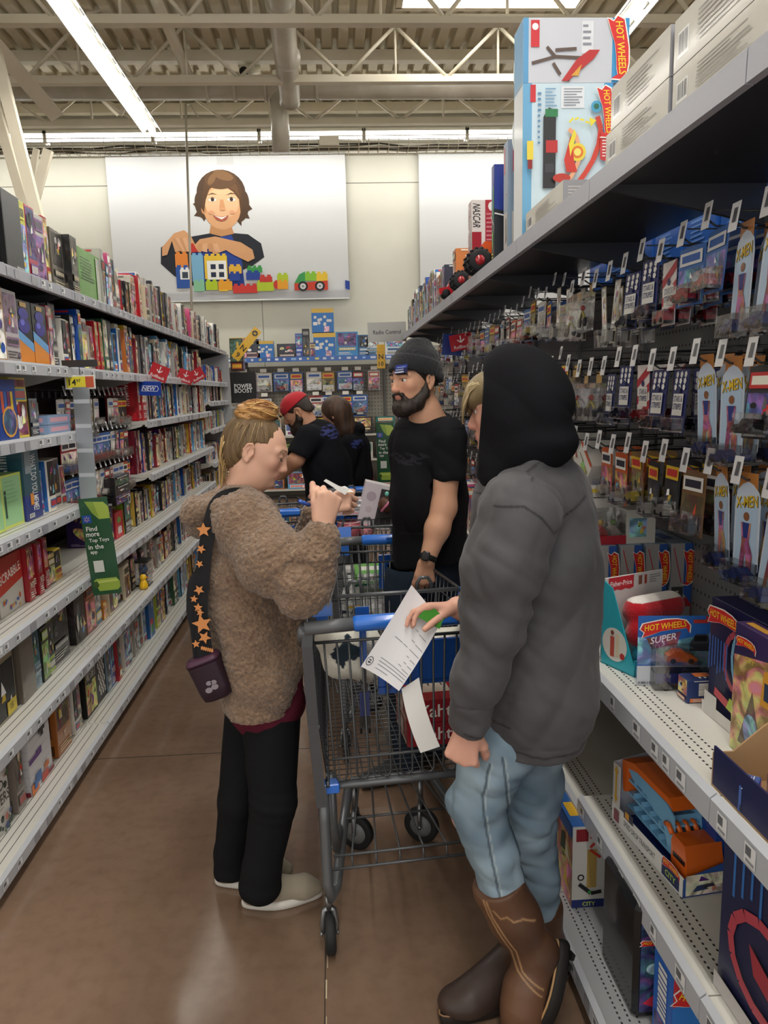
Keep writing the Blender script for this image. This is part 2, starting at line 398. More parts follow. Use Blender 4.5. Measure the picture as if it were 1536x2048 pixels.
# skylight
mb = MB(); mb.set('ffffff', 'tube'); mb.box(.95, 8.05, ROOF-.06, 2.95, 9.18, ROOF-.045); mb.set('d8d3c2', 'steelcream')
mb.box(.88, 9.18, ROOF-.1, 3.0, 9.25, ROOF-.005); mb.box(.88, 8.0, ROOF-.1, .95, 9.2, ROOF-.005); mb.box(2.95, 8.0, ROOF-.1, 3.0, 9.2, ROOF-.005)
tag(mb.build('skylight'), 'bright lit skylight panel in the roof at the top of the view', 'skylight')
# strip lamps
def strip_lamp(x, y0, y1, z, lab, power, w=.24):
    t = thing('strip_lamp', lab, 'lamp', (x, (y0+y1)/2, z), 0, 'fluorescent strip lamps over the aisles'); L = y1-y0
    mb = MB().set('e8e6dc', 'paint')
    mb.prism([(-w/2, 0), (-w/2+.01, .0), (-w*.25, .07), (w*.25, .07), (w/2-.01, 0), (w/2, 0), (w*.28, .09), (-w*.28, .09)], -L/2, L/2)
    mb.box(-.03, -L/2, .03, .03, L/2, .07)
    for i in range(int(L/.3)): mb.box(w*.3, -L/2+.1+i*.3, .03, w*.40, -L/2+.2+i*.3, .05, '3a382f', 'matte')
    h = mb.build('lamp_housing', t)
    mb = MB().set('ffffff', 'tube'); k = max(1, round(L/.61)); prof = []
    for i in range(k):
        a = -L/2+i*L/k; prof += [(.012, a), (.036, a+.012), (.036, a+.035), (.026, a+.04), (.026, a+L/k-.04), (.036, a+L/k-.035), (.036, a+L/k-.012), (.012, a+L/k)]
    mb.lathe(prof, 12, (0, 0, .005), 'y'); mb.build('tube_lamp', t)
    if power:
        l = area('lamp_light', (0, 0, .028), w*.55, L*.97, power); l.parent = t
    return t
strip_lamp(-1.98, 5.0, 9.4, 4.7, 'bright strip lamp running away above the left shelves', 120)
strip_lamp(2.62, 2.2, 7.1, 4.7, 'bright strip lamp running away above the right shelves', 120)
strip_lamp(.3, -2.3, 3.9, 4.7, 'strip lamp over the middle of the aisle overhead', 165)
strip_lamp(-4.6, .5, 6.5, 4.7, 'strip lamp over the neighbouring aisle to the left', 100)
strip_lamp(5.4, .5, 6.5, 4.7, 'strip lamp over the neighbouring aisle to the right', 90)
# lamps along the back wall
names = ['farthest left', 'second from the left', 'third from the left', 'fourth from the left', 'fifth from the left', 'sixth from the left', 'seventh from the left', 'eighth from the left']
for i in range(8):
    x0 = -5.62+i*1.565; t = thing('wall_wash_lamp', 'long glowing lamp washing the back wall, %s in the row' % names[i], 'lamp', (x0+.76, 11.9, 5.46), 0, 'row of lamps along the back wall')
    mb = MB().set('e8e6dc', 'paint'); mb.box(-.775, -.05, .06, .775, .09, .1); mb.box(-.775, .06, -.03, .775, .09, .06)
    for e in (-.775, .755): mb.box(e, -.05, -.07, e+.02, .09, .1)
    mb.build('lamp_housing', t); mb = MB().set('ffffff', 'tube'); mb.tube([(-.75, 0, 0), (.75, 0, 0)], .052, 12); mb.build('tube_lamp', t)
    if i % 2 == 0:
        l = area('lamp_light', (.76, .03, -.065), 2.9, .1, 20); l.parent = t; l.rotation_euler = (math.radians(24), 0, 0)
# ---------------------------------------------------------------- child banner
def banner(x0, z0, x1, z1, name, lab, child):
    t = thing(name, lab, 'banner', ((x0+x1)/2, WALLY-.12, z0)); w = x1-x0; h = z1-z0
    mb = MB().set('d9dbdc', 'paper'); mb.box(-w/2, 0, 0, w/2, .02, h)
    fc = Face(mb, (-w/2, -.0005, 0), (w, 0, 0), (0, 0, h)); A = w/h
    fc.rect(0, 0, 1, .055, 'c3c4c8'); fc.rect(0, .05, 1, .062, 'cfd1d4')
    fc.rect(.46, .93, .53, 1.0, 'cfd0cf')
    if child:
        q = lambda px, py: ((px-455)/(1385-455), (1200-py)/(1200-625))     # photo crop coordinates of the print
        def pl(pts, c): fc.poly([q(*p) for p in pts], c)
        def el(x, y, rx, ry, c, rot=0): a, b_ = q(x, y); fc.ell(a, b_, rx/930, ry/575, c, None, 26, rot)
        # hair behind, torso, apron
        el(893, 775, 96, 92, '4a3320'); el(818, 820, 30, 56, '4d3622', .15); el(968, 825, 32, 64, '4d3622', -.15)
        pl([(815, 800), (780, 815), (800, 840), (782, 862), (812, 868), (820, 885), (836, 860)], '4d3622'); pl([(985, 800), (1012, 838), (990, 850), (1000, 876), (968, 872), (966, 905), (944, 880)], '4d3622')
        pl([(760, 945), (840, 932), (930, 932), (990, 938), (1040, 975), (1050, 1030), (1000, 1065), (940, 1090), (760, 1140), (690, 1100), (640, 1050), (645, 985), (700, 950)], '20242e')
        pl([(845, 900), (925, 900), (935, 935), (885, 945), (838, 932)], 'c58f5e')
        pl([(800, 960), (925, 940), (960, 1040), (968, 1160), (770, 1160), (765, 1010)], '27459b')
        # head
        el(893, 830, 74, 88, 'dba577'); el(893, 815, 66, 60, 'e6b88d'); el(822, 838, 10, 18, 'c98f62')
        pl([(820, 790), (828, 735), (860, 700), (905, 692), (950, 712), (972, 755), (978, 830), (966, 870), (962, 800), (940, 770), (905, 745), (868, 735), (846, 765), (832, 800), (822, 850), (812, 830)], '54391f')
        pl([(868, 735), (905, 742), (945, 765), (968, 795), (955, 745), (920, 712), (880, 706)], '654527')
        el(893, 722, 62, 38, '5a3e24'); el(905, 706, 40, 18, '7a5937', -.3); el(860, 720, 12, 26, '7a5937', -.6)
        for ex in (858, 932):
            el(ex, 800, 15, 7, 'f4efe8'); el(ex, 800, 7, 7, '3a2414'); pl([(ex-17, 798), (ex, 790), (ex+17, 797), (ex, 793)], '3a2414')
            pl([(ex-20, 782), (ex, 773), (ex+20, 780), (ex, 778)], '6a4a2c')
        pl([(888, 800), (900, 800), (905, 836), (895, 843), (883, 836)], 'd1986a'); el(895, 838, 12, 6, 'd99f72')
        pl([(856, 860), (890, 868), (918, 862), (906, 880), (888, 886), (868, 878)], 'b05a4a'); pl([(862, 863), (890, 870), (912, 865), (890, 878)], 'fbf8f2')
        el(850, 850, 10, 8, 'e0a27a'); el(932, 850, 10, 8, 'e0a27a')
        # arms and hands
        pl([(650, 985), (700, 930), (740, 918), (765, 940), (780, 975), (770, 990), (740, 965), (735, 1005), (722, 1000), (700, 1005), (690, 960), (668, 1015), (648, 1020)], 'd9a273')
        for k in range(4): pl([(690+k*14, 950), (705+k*14, 948), (738+k*8, 1000), (724+k*8, 1005)], 'e3b086' if k % 2 else 'd29a6c')
        pl([(770, 985), (800, 955), (860, 945), (960, 970), (1005, 1000), (1012, 1035), (985, 1048), (930, 1020), (900, 1000), (850, 1018), (838, 990), (800, 1005), (786, 1000)], 'd9a273')
        for k in range(4): pl([(790+k*20, 975), (808+k*20, 972), (800+k*26, 1008), (784+k*24, 1004)], 'e3b086' if k % 2 else 'd29a6c')
        pl([(755, 975), (772, 970), (790, 1005), (762, 1008)], 'c8352e')
        # building bricks
        def brick(x0, y0, x1, y1, c, studs=2):
            pl([(x0, y1), (x1, y1), (x1, y0), (x0, y0)], c); w_ = (x1-x0)/studs
            for k in range(studs): pl([(x0+w_*(k+.2), y0+1), (x0+w_*(k+.8), y0+1), (x0+w_*(k+.8), y0-8), (x0+w_*(k+.2), y0-8)], c)
        brick(698, 1012, 748, 1065, 'e88b3a'); brick(698, 1065, 750, 1150, '2d58a8'); brick(762, 1018, 808, 1125, '7fb6d8'); brick(714, 1075, 752, 1115, 'f4f4f0'); pl([(722, 1110), (745, 1110), (745, 1085), (722, 1085)], '3a4756')
        brick(812, 1022, 902, 1115, 'ecc63c', 4); pl([(822, 1118), (898, 1118), (898, 1042), (822, 1042)], 'f6f6f2')
        for a_ in (836, 868):
            for b_ in (1056, 1088): pl([(a_, b_+20), (a_+20, b_+20), (a_+20, b_), (a_, b_)], '243048')
        brick(812, 1125, 860, 1160, 'b8d02e'); brick(862, 1125, 918, 1162, 'eda52e'); brick(765, 1125, 808, 1165, '8cc8a0'); brick(908, 1066, 958, 1095, 'e8b53c'); brick(908, 1095, 952, 1125, '27459b')
        brick(980, 1072, 1040, 1092, '3f9a4c', 3); brick(975, 1092, 1030, 1122, '27459b'); brick(920, 1145, 1018, 1175, 'cf3a34', 4); brick(1016, 1132, 1084, 1168, 'b6cc34', 3); brick(1028, 1110, 1078, 1132, 'c83a34'); el(1096, 1143, 14, 18, 'cf3a34')
        brick(1098, 1104, 1142, 1132, 'b6cc34'); brick(1098, 1132, 1140, 1162, 'eda52e'); pl([(866, 1166), (900, 1166), (900, 1160), (866, 1160)], 'ecc63c')
        pl([(1166, 1140), (1186, 1104), (1210, 1092), (1210, 1140)], '3f9a55'); brick(1210, 1100, 1255, 1130, '8cc63c', 2); brick(1255, 1102, 1300, 1132, 'ecc63c', 2); pl([(1166, 1168), (1300, 1168), (1300, 1130), (1166, 1140)], 'd0432f')
        for a_ in (1200, 1268): el(a_, 1152, 20, 20, '22242a'); el(a_, 1152, 12, 12, 'd8d8d8'); el(a_, 1152, 5, 5, '888888')
        pl([(1370, 1165), (1388, 1170), (1388, 1135), (1370, 1130)], '27459b')
    mb.build('printed_sheet', t)
    mb = MB().set('b5b7b2', 'metal'); mb.box(-w/2-.01, -.01, h, w/2+.01, .03, h+.03); mb.box(-w/2-.01, -.01, -.02, w/2+.01, .03, 0); mb.build('hanging_rail', t)
    return t
p1, p2 = at(233, 604, WALLY-.12), at(690, 312, WALLY-.12)
banner(p1.x, p1.z, p2.x, p2.z+.04, 'wall_banner', 'large white wall banner printed with a smiling child stacking toy bricks', True)
p1, p2 = at(842, 640, WALLY-.12), at(1300, 305, WALLY-.12)
banner(p1.x, p1.z-.2, p2.x, p2.z, 'wall_banner', 'blank white wall banner partly hidden behind the right top shelf', False)
# ================================================================ shelving
GREY, LGREY, DARK = 'b9b7b2', 'd2d0c8', '45464a'
def rail(L, h, rng, tags=True, col='b4b6ba', slope=.012, s=1, every=.12):
    """sloped price channel seen from the aisle, centred on y, hanging below z=0; s=+1 faces +X"""
    mb = MB().set(col, 'paint')
    mb.add([(0, -L/2, .006), (0, L/2, .006), (s*slope, L/2, -.004), (s*slope, -L/2, -.004), (s*slope*1.1, L/2, -h), (s*slope*1.1, -L/2, -h), (0, L/2, -h-.002), (0, -L/2, -h-.002)],
           [(0, 1, 2, 3), (3, 2, 4, 5), (5, 4, 6, 7), (7, 6, 1, 0), (0, 3, 5, 7), (1, 6, 4, 2)], None, None, False)
    if tags:
        fc = Face(mb, (s*slope*1.1+s*.0008, -L/2 if s > 0 else L/2, -h), (0, L*s, 0), (0, 0, h-.004))
        if s > 0: pass
        y = .03
        while y < L-.06:
            w = rng.uniform(.03, .045); k = y/L
            if rng.random() < .75:
                k0 = fc.k; fc.rect(k, .12, k+w/L, .9, 'eceef0'); fc.rect(k+.1*w/L, .45, k+.6*w/L, .8, '6a6c70'); fc.rect(k+.15*w/L, .2, k+.9*w/L, .32, '9a9ca0'); fc.k = k0
            else:
                k0 = fc.k; fc.rect(k, .08, k+w/L*1.2, .94, 'a2a4aa', 'gloss'); fc.k = k0
            y += w+rng.uniform(.01, every)
    return mb
def deck(L, D, s, col, slots, mat='paint', th=.022):
    """shelf board running from x=0 back to x=-s*D"""
    mb = MB().set(col, mat); x0, x1 = sorted((0, -s*D)); mb.box(x0, -L/2, -th, x1, L/2, 0, None, None)
    mb.box(*sorted((-.0*s, -s*.012))[:1], -L/2, -th-.012, sorted((0, -s*.012))[1], L/2, -th)
    if slots == 'lines':
        for k in range(4): a = -s*(.035+.028*k); mb.box(a-.0012, -L/2+.01, 0, a+.0012, L/2-.01, .0006, '3a3a38', 'matte')
    elif slots == 'holes':
        for k in range(3):
            a = -s*(.04+.022*k); y = -L/2+.02+.006*(k % 2)
            while y < L/2-.02: mb.box(a-.0022, y, 0, a+.0022, y+.0065, .0005, '242424', 'matte'); y += .0155
    return mb
def shelf_unit(s, ya, yb, levels, lab, group, panel, D=.43, base_x=None, panel_col='2c2b2a', holes=False, basecol=LGREY):
    """levels: (z, front x, colour, slots, rail height)"""
    fx = LX if s > 0 else RX; yc, L = (ya+yb)/2, yb-ya-.004; rng = random.Random(int(ya*100)+5*s)
    px = fx-s*(D+.02)
    t = thing('shelf_unit', lab, 'shelves', (px, yc, 0), 0, group)
    for z, x, col, slots, rh in levels:
        d = deck(L, abs(x-px)-.005, s, col, slots, 'darkmetal' if col == DARK else 'paint').build('shelf', t, (x-px, 0, z))
        r = rail(L, rh, rng, not (s < 0 and z > 2), 'b9bcc2' if col != DARK else 'a4a6b0', .014, s); r.build('price_rail', d, (.0005*s, 0, 0))
        if z > .2:
            for e in (-L/2+.004, L/2-.004):
                mb = MB().set(col, 'paint'); mb.prism([(-s*.02, -.022), (-s*(abs(x-px)-.01), -.022), (-s*(abs(x-px)-.01), -.13), (-s*(abs(x-px)*.62), -.09), (-s*.04, -.035)], e-.002, e+.002)
                mb.build('bracket', d)
    bz, bx = levels[-1][0], levels[-1][1]
    mb = MB().set('5c5c5c', 'paint'); x0, x1 = sorted((bx-px-s*.05, 0)); mb.box(x0, -L/2, 0, x1, L/2, bz-.024); mb.build('plinth', t)
    mb = MB().set(panel_col, 'paint'); mb.box(-.012, -L/2, panel[0], .0, L/2, panel[1]) if s > 0 else mb.box(0, -L/2, panel[0], .012, L/2, panel[1])
    if holes:
        z = panel[0]+.1
        while z < panel[1]-.03:
            y = -L/2+.03
            while y < L/2-.02: mb.add([(s*.0006, y, z), (s*.0006, y+.006, z), (s*.0006, y+.006, z+.009), (s*.0006, y, z+.009)], [(0, 1, 2, 3)], '1d1d1e', 'matte'); y += .0254
            z += .0508
    mb.build('back_panel', t)
    mb = MB().set('77787a', 'paint'); x0, x1 = sorted((-.03*s, .014*s)); mb.box(x0, L/2-.03, 0, x1, L/2, panel[1]+.06)
    z = .3
    while z < panel[1]: mb.add([(s*.0146, L/2-.018, z), (s*.0146, L/2-.012, z), (s*.0146, L/2-.012, z+.02), (s*.0146, L/2-.018, z+.02)], [(0, 1, 2, 3)], '222222', 'matte'); z += .05
    mb.build('upright', t)
    return t
LZ = [2.13, 1.79, 1.51, 1.18, .85, .49, .1]
def lv(zs): return [(z, LX, DARK if z > 2 else LGREY, 'lines' if z < 1.3 else None, .042) for z in zs]
LSEC = [(2.23, 3.45), (3.45, 4.67), (4.67, 5.89), (5.89, 7.11), (7.11, 8.33)]
gl_ = 'board game shelving along the left of the aisle'
shelf_unit(1, 2.23, 3.45, lv(LZ), 'left game shelf section nearest the camera, in front of the silver strip', gl_, (0, 2.2))
shelf_unit(1, 3.45, 4.67, lv([2.13, 1.79, .85, .49, .1]), 'left game shelf section with rows of peg hooks just past the silver strip', gl_, (0, 2.2), holes=True)
shelf_unit(1, 4.67, 5.89, lv(LZ), 'left game shelf section directly behind the peg hook section', gl_, (0, 2.2))
shelf_unit(1, 5.89, 7.11, lv(LZ), 'left game shelf section beside the hair bun of the woman', gl_, (0, 2.2))
shelf_unit(1, 7.11, 8.33, lv([2.13, 1.79, 1.6, 1.34, 1.02, .72, .4, .1]), 'left game shelf section at the far end with closely spaced shelves', gl_, (0, 2.2))
RM = [.52, 1.29, 2.05, 2.84, 3.6, 4.36, 5.12, 5.88, 6.64, 7.3]
gr_ = 'toy vehicle shelving along the right of the aisle'
ords = ['closest to the camera, cut by the right edge', 'with the loop track boxes and the cardboard tray', 'behind the hooded person\'s elbow, with the four kart boxes', 'right behind the black hood', 'between the hooded person and the man in the beanie', 'just past the shoulder of the man in the beanie', 'behind the red discount sign', 'second from the far end', 'at the far end under the aisle ten sign']
for i in range(9):
    ya, yb = RM[i], RM[i+1]
    z1, z2 = (.86, .42) if i < 2 else (.82, .38)
    lvl = [(2.2, RX, DARK, None, .06), (z1, RX, LGREY, 'holes' if i < 4 else None, .055), (z2, RX, LGREY, 'holes' if i < 4 else None, .055), (.1, .62, 'a3a4a6', 'holes' if i < 4 else None, .05)]
    shelf_unit(-1, ya, yb, lvl, 'right toy shelf section '+ords[i], gr_, (.1, 2.06), D=.46, panel_col='727375', holes=i < 4)
# ================================================================ soft bodies: a distance field turned into one mesh
def vnoise(p, sc, seed=0):
    q = np.asarray(p, dtype=np.float64)*sc+seed*17.31; i = np.floor(q).astype(np.int64); f = q-i; f = f*f*(3-2*f)
    def h(a, b, c):
        n = (a*374761393+b*668265263+c*2147483647+seed*974634777) & 0x7fffffff; n = ((n ^ (n >> 13))*1274126177) & 0x7fffffff
        n = n ^ (n >> 16); return (n & 0xffff)/32767.5-1
    x, y, z = i[:, 0], i[:, 1], i[:, 2]; u, v, w = f[:, 0], f[:, 1], f[:, 2]
    r = 0
    for a in (0, 1):
        for b in (0, 1):
            for c in (0, 1): r = r+h(x+a, y+b, z+c)*(u if a else 1-u)*(v if b else 1-v)*(w if c else 1-w)
    return r
class Fld:
    RF = 1.0
    def __init__(s, lo, hi, h=.004):
        s.lo = np.array(lo, float); s.h = h; s.n = np.ceil((np.array(hi, float)-s.lo)/h).astype(int)+1
        s.d = np.full(s.n, 9.0, np.float32); s.ax = [(s.lo[k]+h*np.arange(s.n[k])).astype(np.float32) for k in range(3)]
    def sub(s, lo, hi):
        a = np.clip(np.floor((np.array(lo)-s.lo)/s.h).astype(int), 0, s.n); b = np.clip(np.ceil((np.array(hi)-s.lo)/s.h).astype(int)+1, 0, s.n)
        sl = tuple(slice(a[k], b[k]) for k in range(3)); return sl, s.ax[0][sl[0]][:, None, None], s.ax[1][sl[1]][None, :, None], s.ax[2][sl[2]][None, None, :]
    def put(s, sl, d, k, op):
        o = s.d[sl]
        if op == '+': h = np.maximum(k-np.abs(o-d), 0)/max(k, 1e-6); s.d[sl] = np.minimum(o, d)-h*h*k*.25
        elif op == '-': d = -d; h = np.maximum(k-np.abs(o-d), 0)/max(k, 1e-6); s.d[sl] = np.maximum(o, d)+h*h*k*.25
    def cap(s, a, b, ra, rb=None, k=.02, op='+', sq=None):
        """tapered capsule; sq=(axis vector, factor) flattens the section along the axis"""
        rb = (ra if rb is None else rb)*Fld.RF; ra = ra*Fld.RF; a = np.array(a, float); b = np.array(b, float); R = max(ra, rb)+k+.012
        sl, X, Y, Z = s.sub(np.minimum(a, b)-R, np.maximum(a, b)+R); ba = b-a; L2 = max((ba*ba).sum(), 1e-9)
        px, py, pz = X-a[0], Y-a[1], Z-a[2]; t = np.clip((px*ba[0]+py*ba[1]+pz*ba[2])/L2, 0, 1)
        dx, dy, dz = px-ba[0]*t, py-ba[1]*t, pz-ba[2]*t; f = 1
        if sq is not None:
            n = np.array(sq[0], float); n /= np.linalg.norm(n); f = sq[1]; c = dx*n[0]+dy*n[1]+dz*n[2]; g = c*(1/f-1); dx, dy, dz = dx+n[0]*g, dy+n[1]*g, dz+n[2]*g
        d = np.sqrt(dx*dx+dy*dy+dz*dz)-(ra+(rb-ra)*t)
        if sq is not None: d = d*max(f, .5)
        s.put(sl, d, k, op); return s
    def ell(s, c, r, rot=None, k=.02, op='+'):
        """ellipsoid; rot = 3x3 (columns are its axes)"""
        c = np.array(c, float); r = np.array(r, float)*np.ones(3); R = r.max()+k+.012; sl, X, Y, Z = s.sub(c-R, c+R)
        px, py, pz = X-c[0], Y-c[1], Z-c[2]
        if rot is not None:
            M = np.array(rot, float); px, py, pz = (px*M[0, 0]+py*M[1, 0]+pz*M[2, 0], px*M[0, 1]+py*M[1, 1]+pz*M[2, 1], px*M[0, 2]+py*M[1, 2]+pz*M[2, 2])
        k0 = np.sqrt((px/r[0])**2+(py/r[1])**2+(pz/r[2])**2); k1 = np.sqrt((px/r[0]**2)**2+(py/r[1]**2)**2+(pz/r[2]**2)**2)+1e-6
        s.put(sl, k0*(k0-1)/k1, k, op); return s
    def chain(s, pts, rs, k=.02, op='+', sq=None):
        for i in range(len(pts)-1): s.cap(pts[i], pts[i+1], rs[i], rs[i+1], k, op, sq)
        return s
    def cut(s, p, n):
        """keep what lies behind the plane through p with outward normal n"""
        n = np.array(n, float); n /= np.linalg.norm(n); X, Y, Z = s.ax[0][:, None, None], s.ax[1][None, :, None], s.ax[2][None, None, :]
        s.d = np.maximum(s.d, ((X-p[0])*n[0]+(Y-p[1])*n[1]+(Z-p[2])*n[2]).astype(np.float32)); return s
    def fold(s, lo, hi, fn):
        """add fn(points) to the field in a box (folds, wrinkles)"""
        sl, X, Y, Z = s.sub(lo, hi); sh = np.broadcast(X, Y, Z).shape; m = np.abs(s.d[sl]) < .04
        P_ = np.stack([np.broadcast_to(X, sh)[m], np.broadcast_to(Y, sh)[m], np.broadcast_to(Z, sh)[m]], -1)
        o = s.d[sl].copy(); o[m] += fn(P_).astype(np.float32); s.d[sl] = o; return s
    def cutfn(s, fn):
        X, Y, Z = s.ax[0][:, None, None], s.ax[1][None, :, None], s.ax[2][None, None, :]
        s.d = np.maximum(s.d, fn(X, Y, Z).astype(np.float32)); return s
    def mesh(s, smooth=1):
        d = s.d; ins = d < 0; h = s.h
        c = [ins[i:ins.shape[0]-1+i, j:ins.shape[1]-1+j, k:ins.shape[2]-1+k] for i in (0, 1) for j in (0, 1) for k in (0, 1)]
        al = c[0].copy(); an = c[0].copy()
        for x in c[1:]: al &= x; an |= x
        act = an & ~al; I = np.argwhere(act); idx = np.full(act.shape, -1, np.int32); idx[act] = np.arange(len(I))
        acc = np.zeros((len(I), 3)); cnt = np.zeros(len(I))
        for ax in range(3):
            for u in (0, 1):
                for v in (0, 1):
                    o = np.zeros(3, int); o[(ax+1) % 3] = u; o[(ax+2) % 3] = v; e = o.copy(); e[ax] = 1
                    A = d[tuple((I+o).T)]; B = d[tuple((I+e).T)]; m = (A < 0) != (B < 0); t = np.where(m, A/np.where(m, A-B, 1), 0)
                    P_ = I+o+0.0; P_[:, ax] += t; acc[m] += P_[m]; cnt[m] += 1
        V = acc/np.maximum(cnt, 1)[:, None]; F = []
        for ax in range(3):
            b, c_ = (ax+1) % 3, (ax+2) % 3
            s0 = [slice(1, -1)]*3; s0[ax] = slice(0, -1); s1 = list(s0); s1[ax] = slice(1, None)
            A = ins[tuple(s0)]; B = ins[tuple(s1)]; m = np.argwhere(A != B); base = m.copy(); base[:, b] += 1; base[:, c_] += 1
            sg = A[tuple(m.T)]; q = []
            for u, v in ((1, 1), (0, 1), (0, 0), (1, 0)):
                k = base.copy(); k[:, b] -= u; k[:, c_] -= v; q.append(idx[tuple(k.T)])
            q = np.stack(q, 1); q[~sg] = q[~sg][:, ::-1]; F.append(q)
        F = np.concatenate(F); F = F[(F >= 0).all(1)]
        E = np.concatenate([F[:, [0, 1]], F[:, [1, 2]], F[:, [2, 3]], F[:, [3, 0]]])
        for _ in range(smooth):
            n = np.bincount(E[:, 0], minlength=len(V))+np.bincount(E[:, 1], minlength=len(V)); W_ = np.zeros_like(V)
            for k in range(3): W_[:, k] = np.bincount(E[:, 0], V[E[:, 1], k], len(V))+np.bincount(E[:, 1], V[E[:, 0], k], len(V))
            V = V*.5+.5*W_/np.maximum(n, 1)[:, None]
        return V*h+s.lo, F
def vnormals(V, F):
    n = np.cross(V[F[:, 2]]-V[F[:, 0]], V[F[:, 3]]-V[F[:, 1]]); N_ = np.zeros_like(V)
    for j in range(4):
        for k in range(3): N_[:, k] += np.bincount(F[:, j], n[:, k], len(V))
    return N_/np.maximum(np.linalg.norm(N_, axis=1), 1e-12)[:, None]
def skinmesh(name, V, F, col, mat, parent=None, origin=(0, 0, 0)):
    """col: (n,3) array or one colour"""
    V = V-np.array(origin); me = bpy.data.meshes.new(name); me.vertices.add(len(V)); me.vertices.foreach_set('co', V.ravel().astype(np.float32))
    k = F.shape[1]; me.loops.add(len(F)*k); me.loops.foreach_set('vertex_index', F.ravel().astype(np.int32)); me.polygons.add(len(F))
    me.polygons.foreach_set('loop_start', (np.arange(len(F))*k).astype(np.int32)); me.polygons.foreach_set('loop_total', np.full(len(F), k, np.int32))
    me.polygons.foreach_set('use_smooth', np.ones(len(F), bool)); me.update(calc_edges=True); me.validate()
    ca = me.color_attributes.new('Col', 'FLOAT_COLOR', 'POINT'); c = np.ones((len(V), 4), np.float32); c[:, :3] = np.array(C3(col) if isinstance(col, str) else col); ca.data.foreach_set('color', c.ravel())
    me.materials.append(MATS[mat]); o = bpy.data.objects.new(name, me); COL.objects.link(o)
    if parent is not None: o.parent = parent
    return o
def fold_dirs(amp, sc, dirs, seed=0):
    """cloth folds: ridged noise stretched along a direction"""
    d = np.array(dirs, float); d /= np.linalg.norm(d); 
    def fn(p):
        q = p-np.outer(p@d, d)*.8
        return amp*(1-2*np.abs(vnoise(q, sc, seed)))+amp*.4*vnoise(q, sc*2.3, seed+1)
    return fn
def V3(*a): return np.array(a, float)
def unit(v): v = np.array(v, float); return v/np.linalg.norm(v)
def hand(f, wrist, d, back, thumb, size=1.0, curl=(.3, .5, .6, .7), spread=.12, tcurl=.3, tdir=None, r0=.0088, k=.006, fdir=None):
    """palm from the wrist along d; back = normal of the back of the hand; thumb = side the thumb leaves"""
    d, back = unit(d), unit(back); back = unit(back-d*(back@d)); th = unit(np.cross(d, back)); 
    if th@np.array(thumb, float) < 0: th = -th
    S_ = size; w = np.array(wrist, float); L = .088*S_; tips = []
    offs = [.030, .0105, -.0105, -.030]; ln = [.078, .086, .080, .062]; R_ = [1, 1.03, .98, .86]
    for i in range(4):
        b0 = w+th*offs[i]*.55*S_+d*.012*S_; kn = w+th*offs[i]*S_+d*(L-.006*abs(i-1)*S_)+back*(.002*S_)
        f.cap(b0, kn, .0135*S_, .0105*S_, k*2.2); dd = unit(d+th*spread*(1.2-i*.8)); 
        if fdir is not None: dd = unit(fdir+th*spread*(1.2-i*.8))
        bk = unit(back-dd*(back@dd)); p = kn; c = curl[i]; seg = [ln[i]*.47*S_, ln[i]*.30*S_, ln[i]*.25*S_]; ang = 0; rr = r0*R_[i]*S_
        for j in range(3):
            ang += c*(1.0, 1.25, .8)[j]; q = p+(dd*math.cos(ang)-bk*math.sin(ang))*seg[j]; f.cap(p, q, rr*(1-.07*j), rr*(.93-.07*j), k*.5 if j else k); p = q
        tips.append(p)
    f.cap(w+d*.03*S_, w+d*.07*S_, .018*S_, .017*S_, k*2, sq=(back, .75))
    td = unit(th*.75+d*.75-back*.25) if tdir is None else unit(tdir); p = w+th*.020*S_+d*.018*S_-back*.006*S_; tb = unit(-back*.6-th*.2+d*.3)
    q = p+td*.042*S_; f.cap(p, q, .0165*S_, .0125*S_, k*2); t2 = unit(td+tb*tcurl); q2 = q+t2*.034*S_; f.cap(q, q2, .0115*S_, .0105*S_, k)
    t3 = unit(t2+tb*tcurl); q3 = q2+t3*.024*S_; f.cap(q2, q3, .0105*S_, .009*S_, k*.6); tips.append(q3)
    return tips
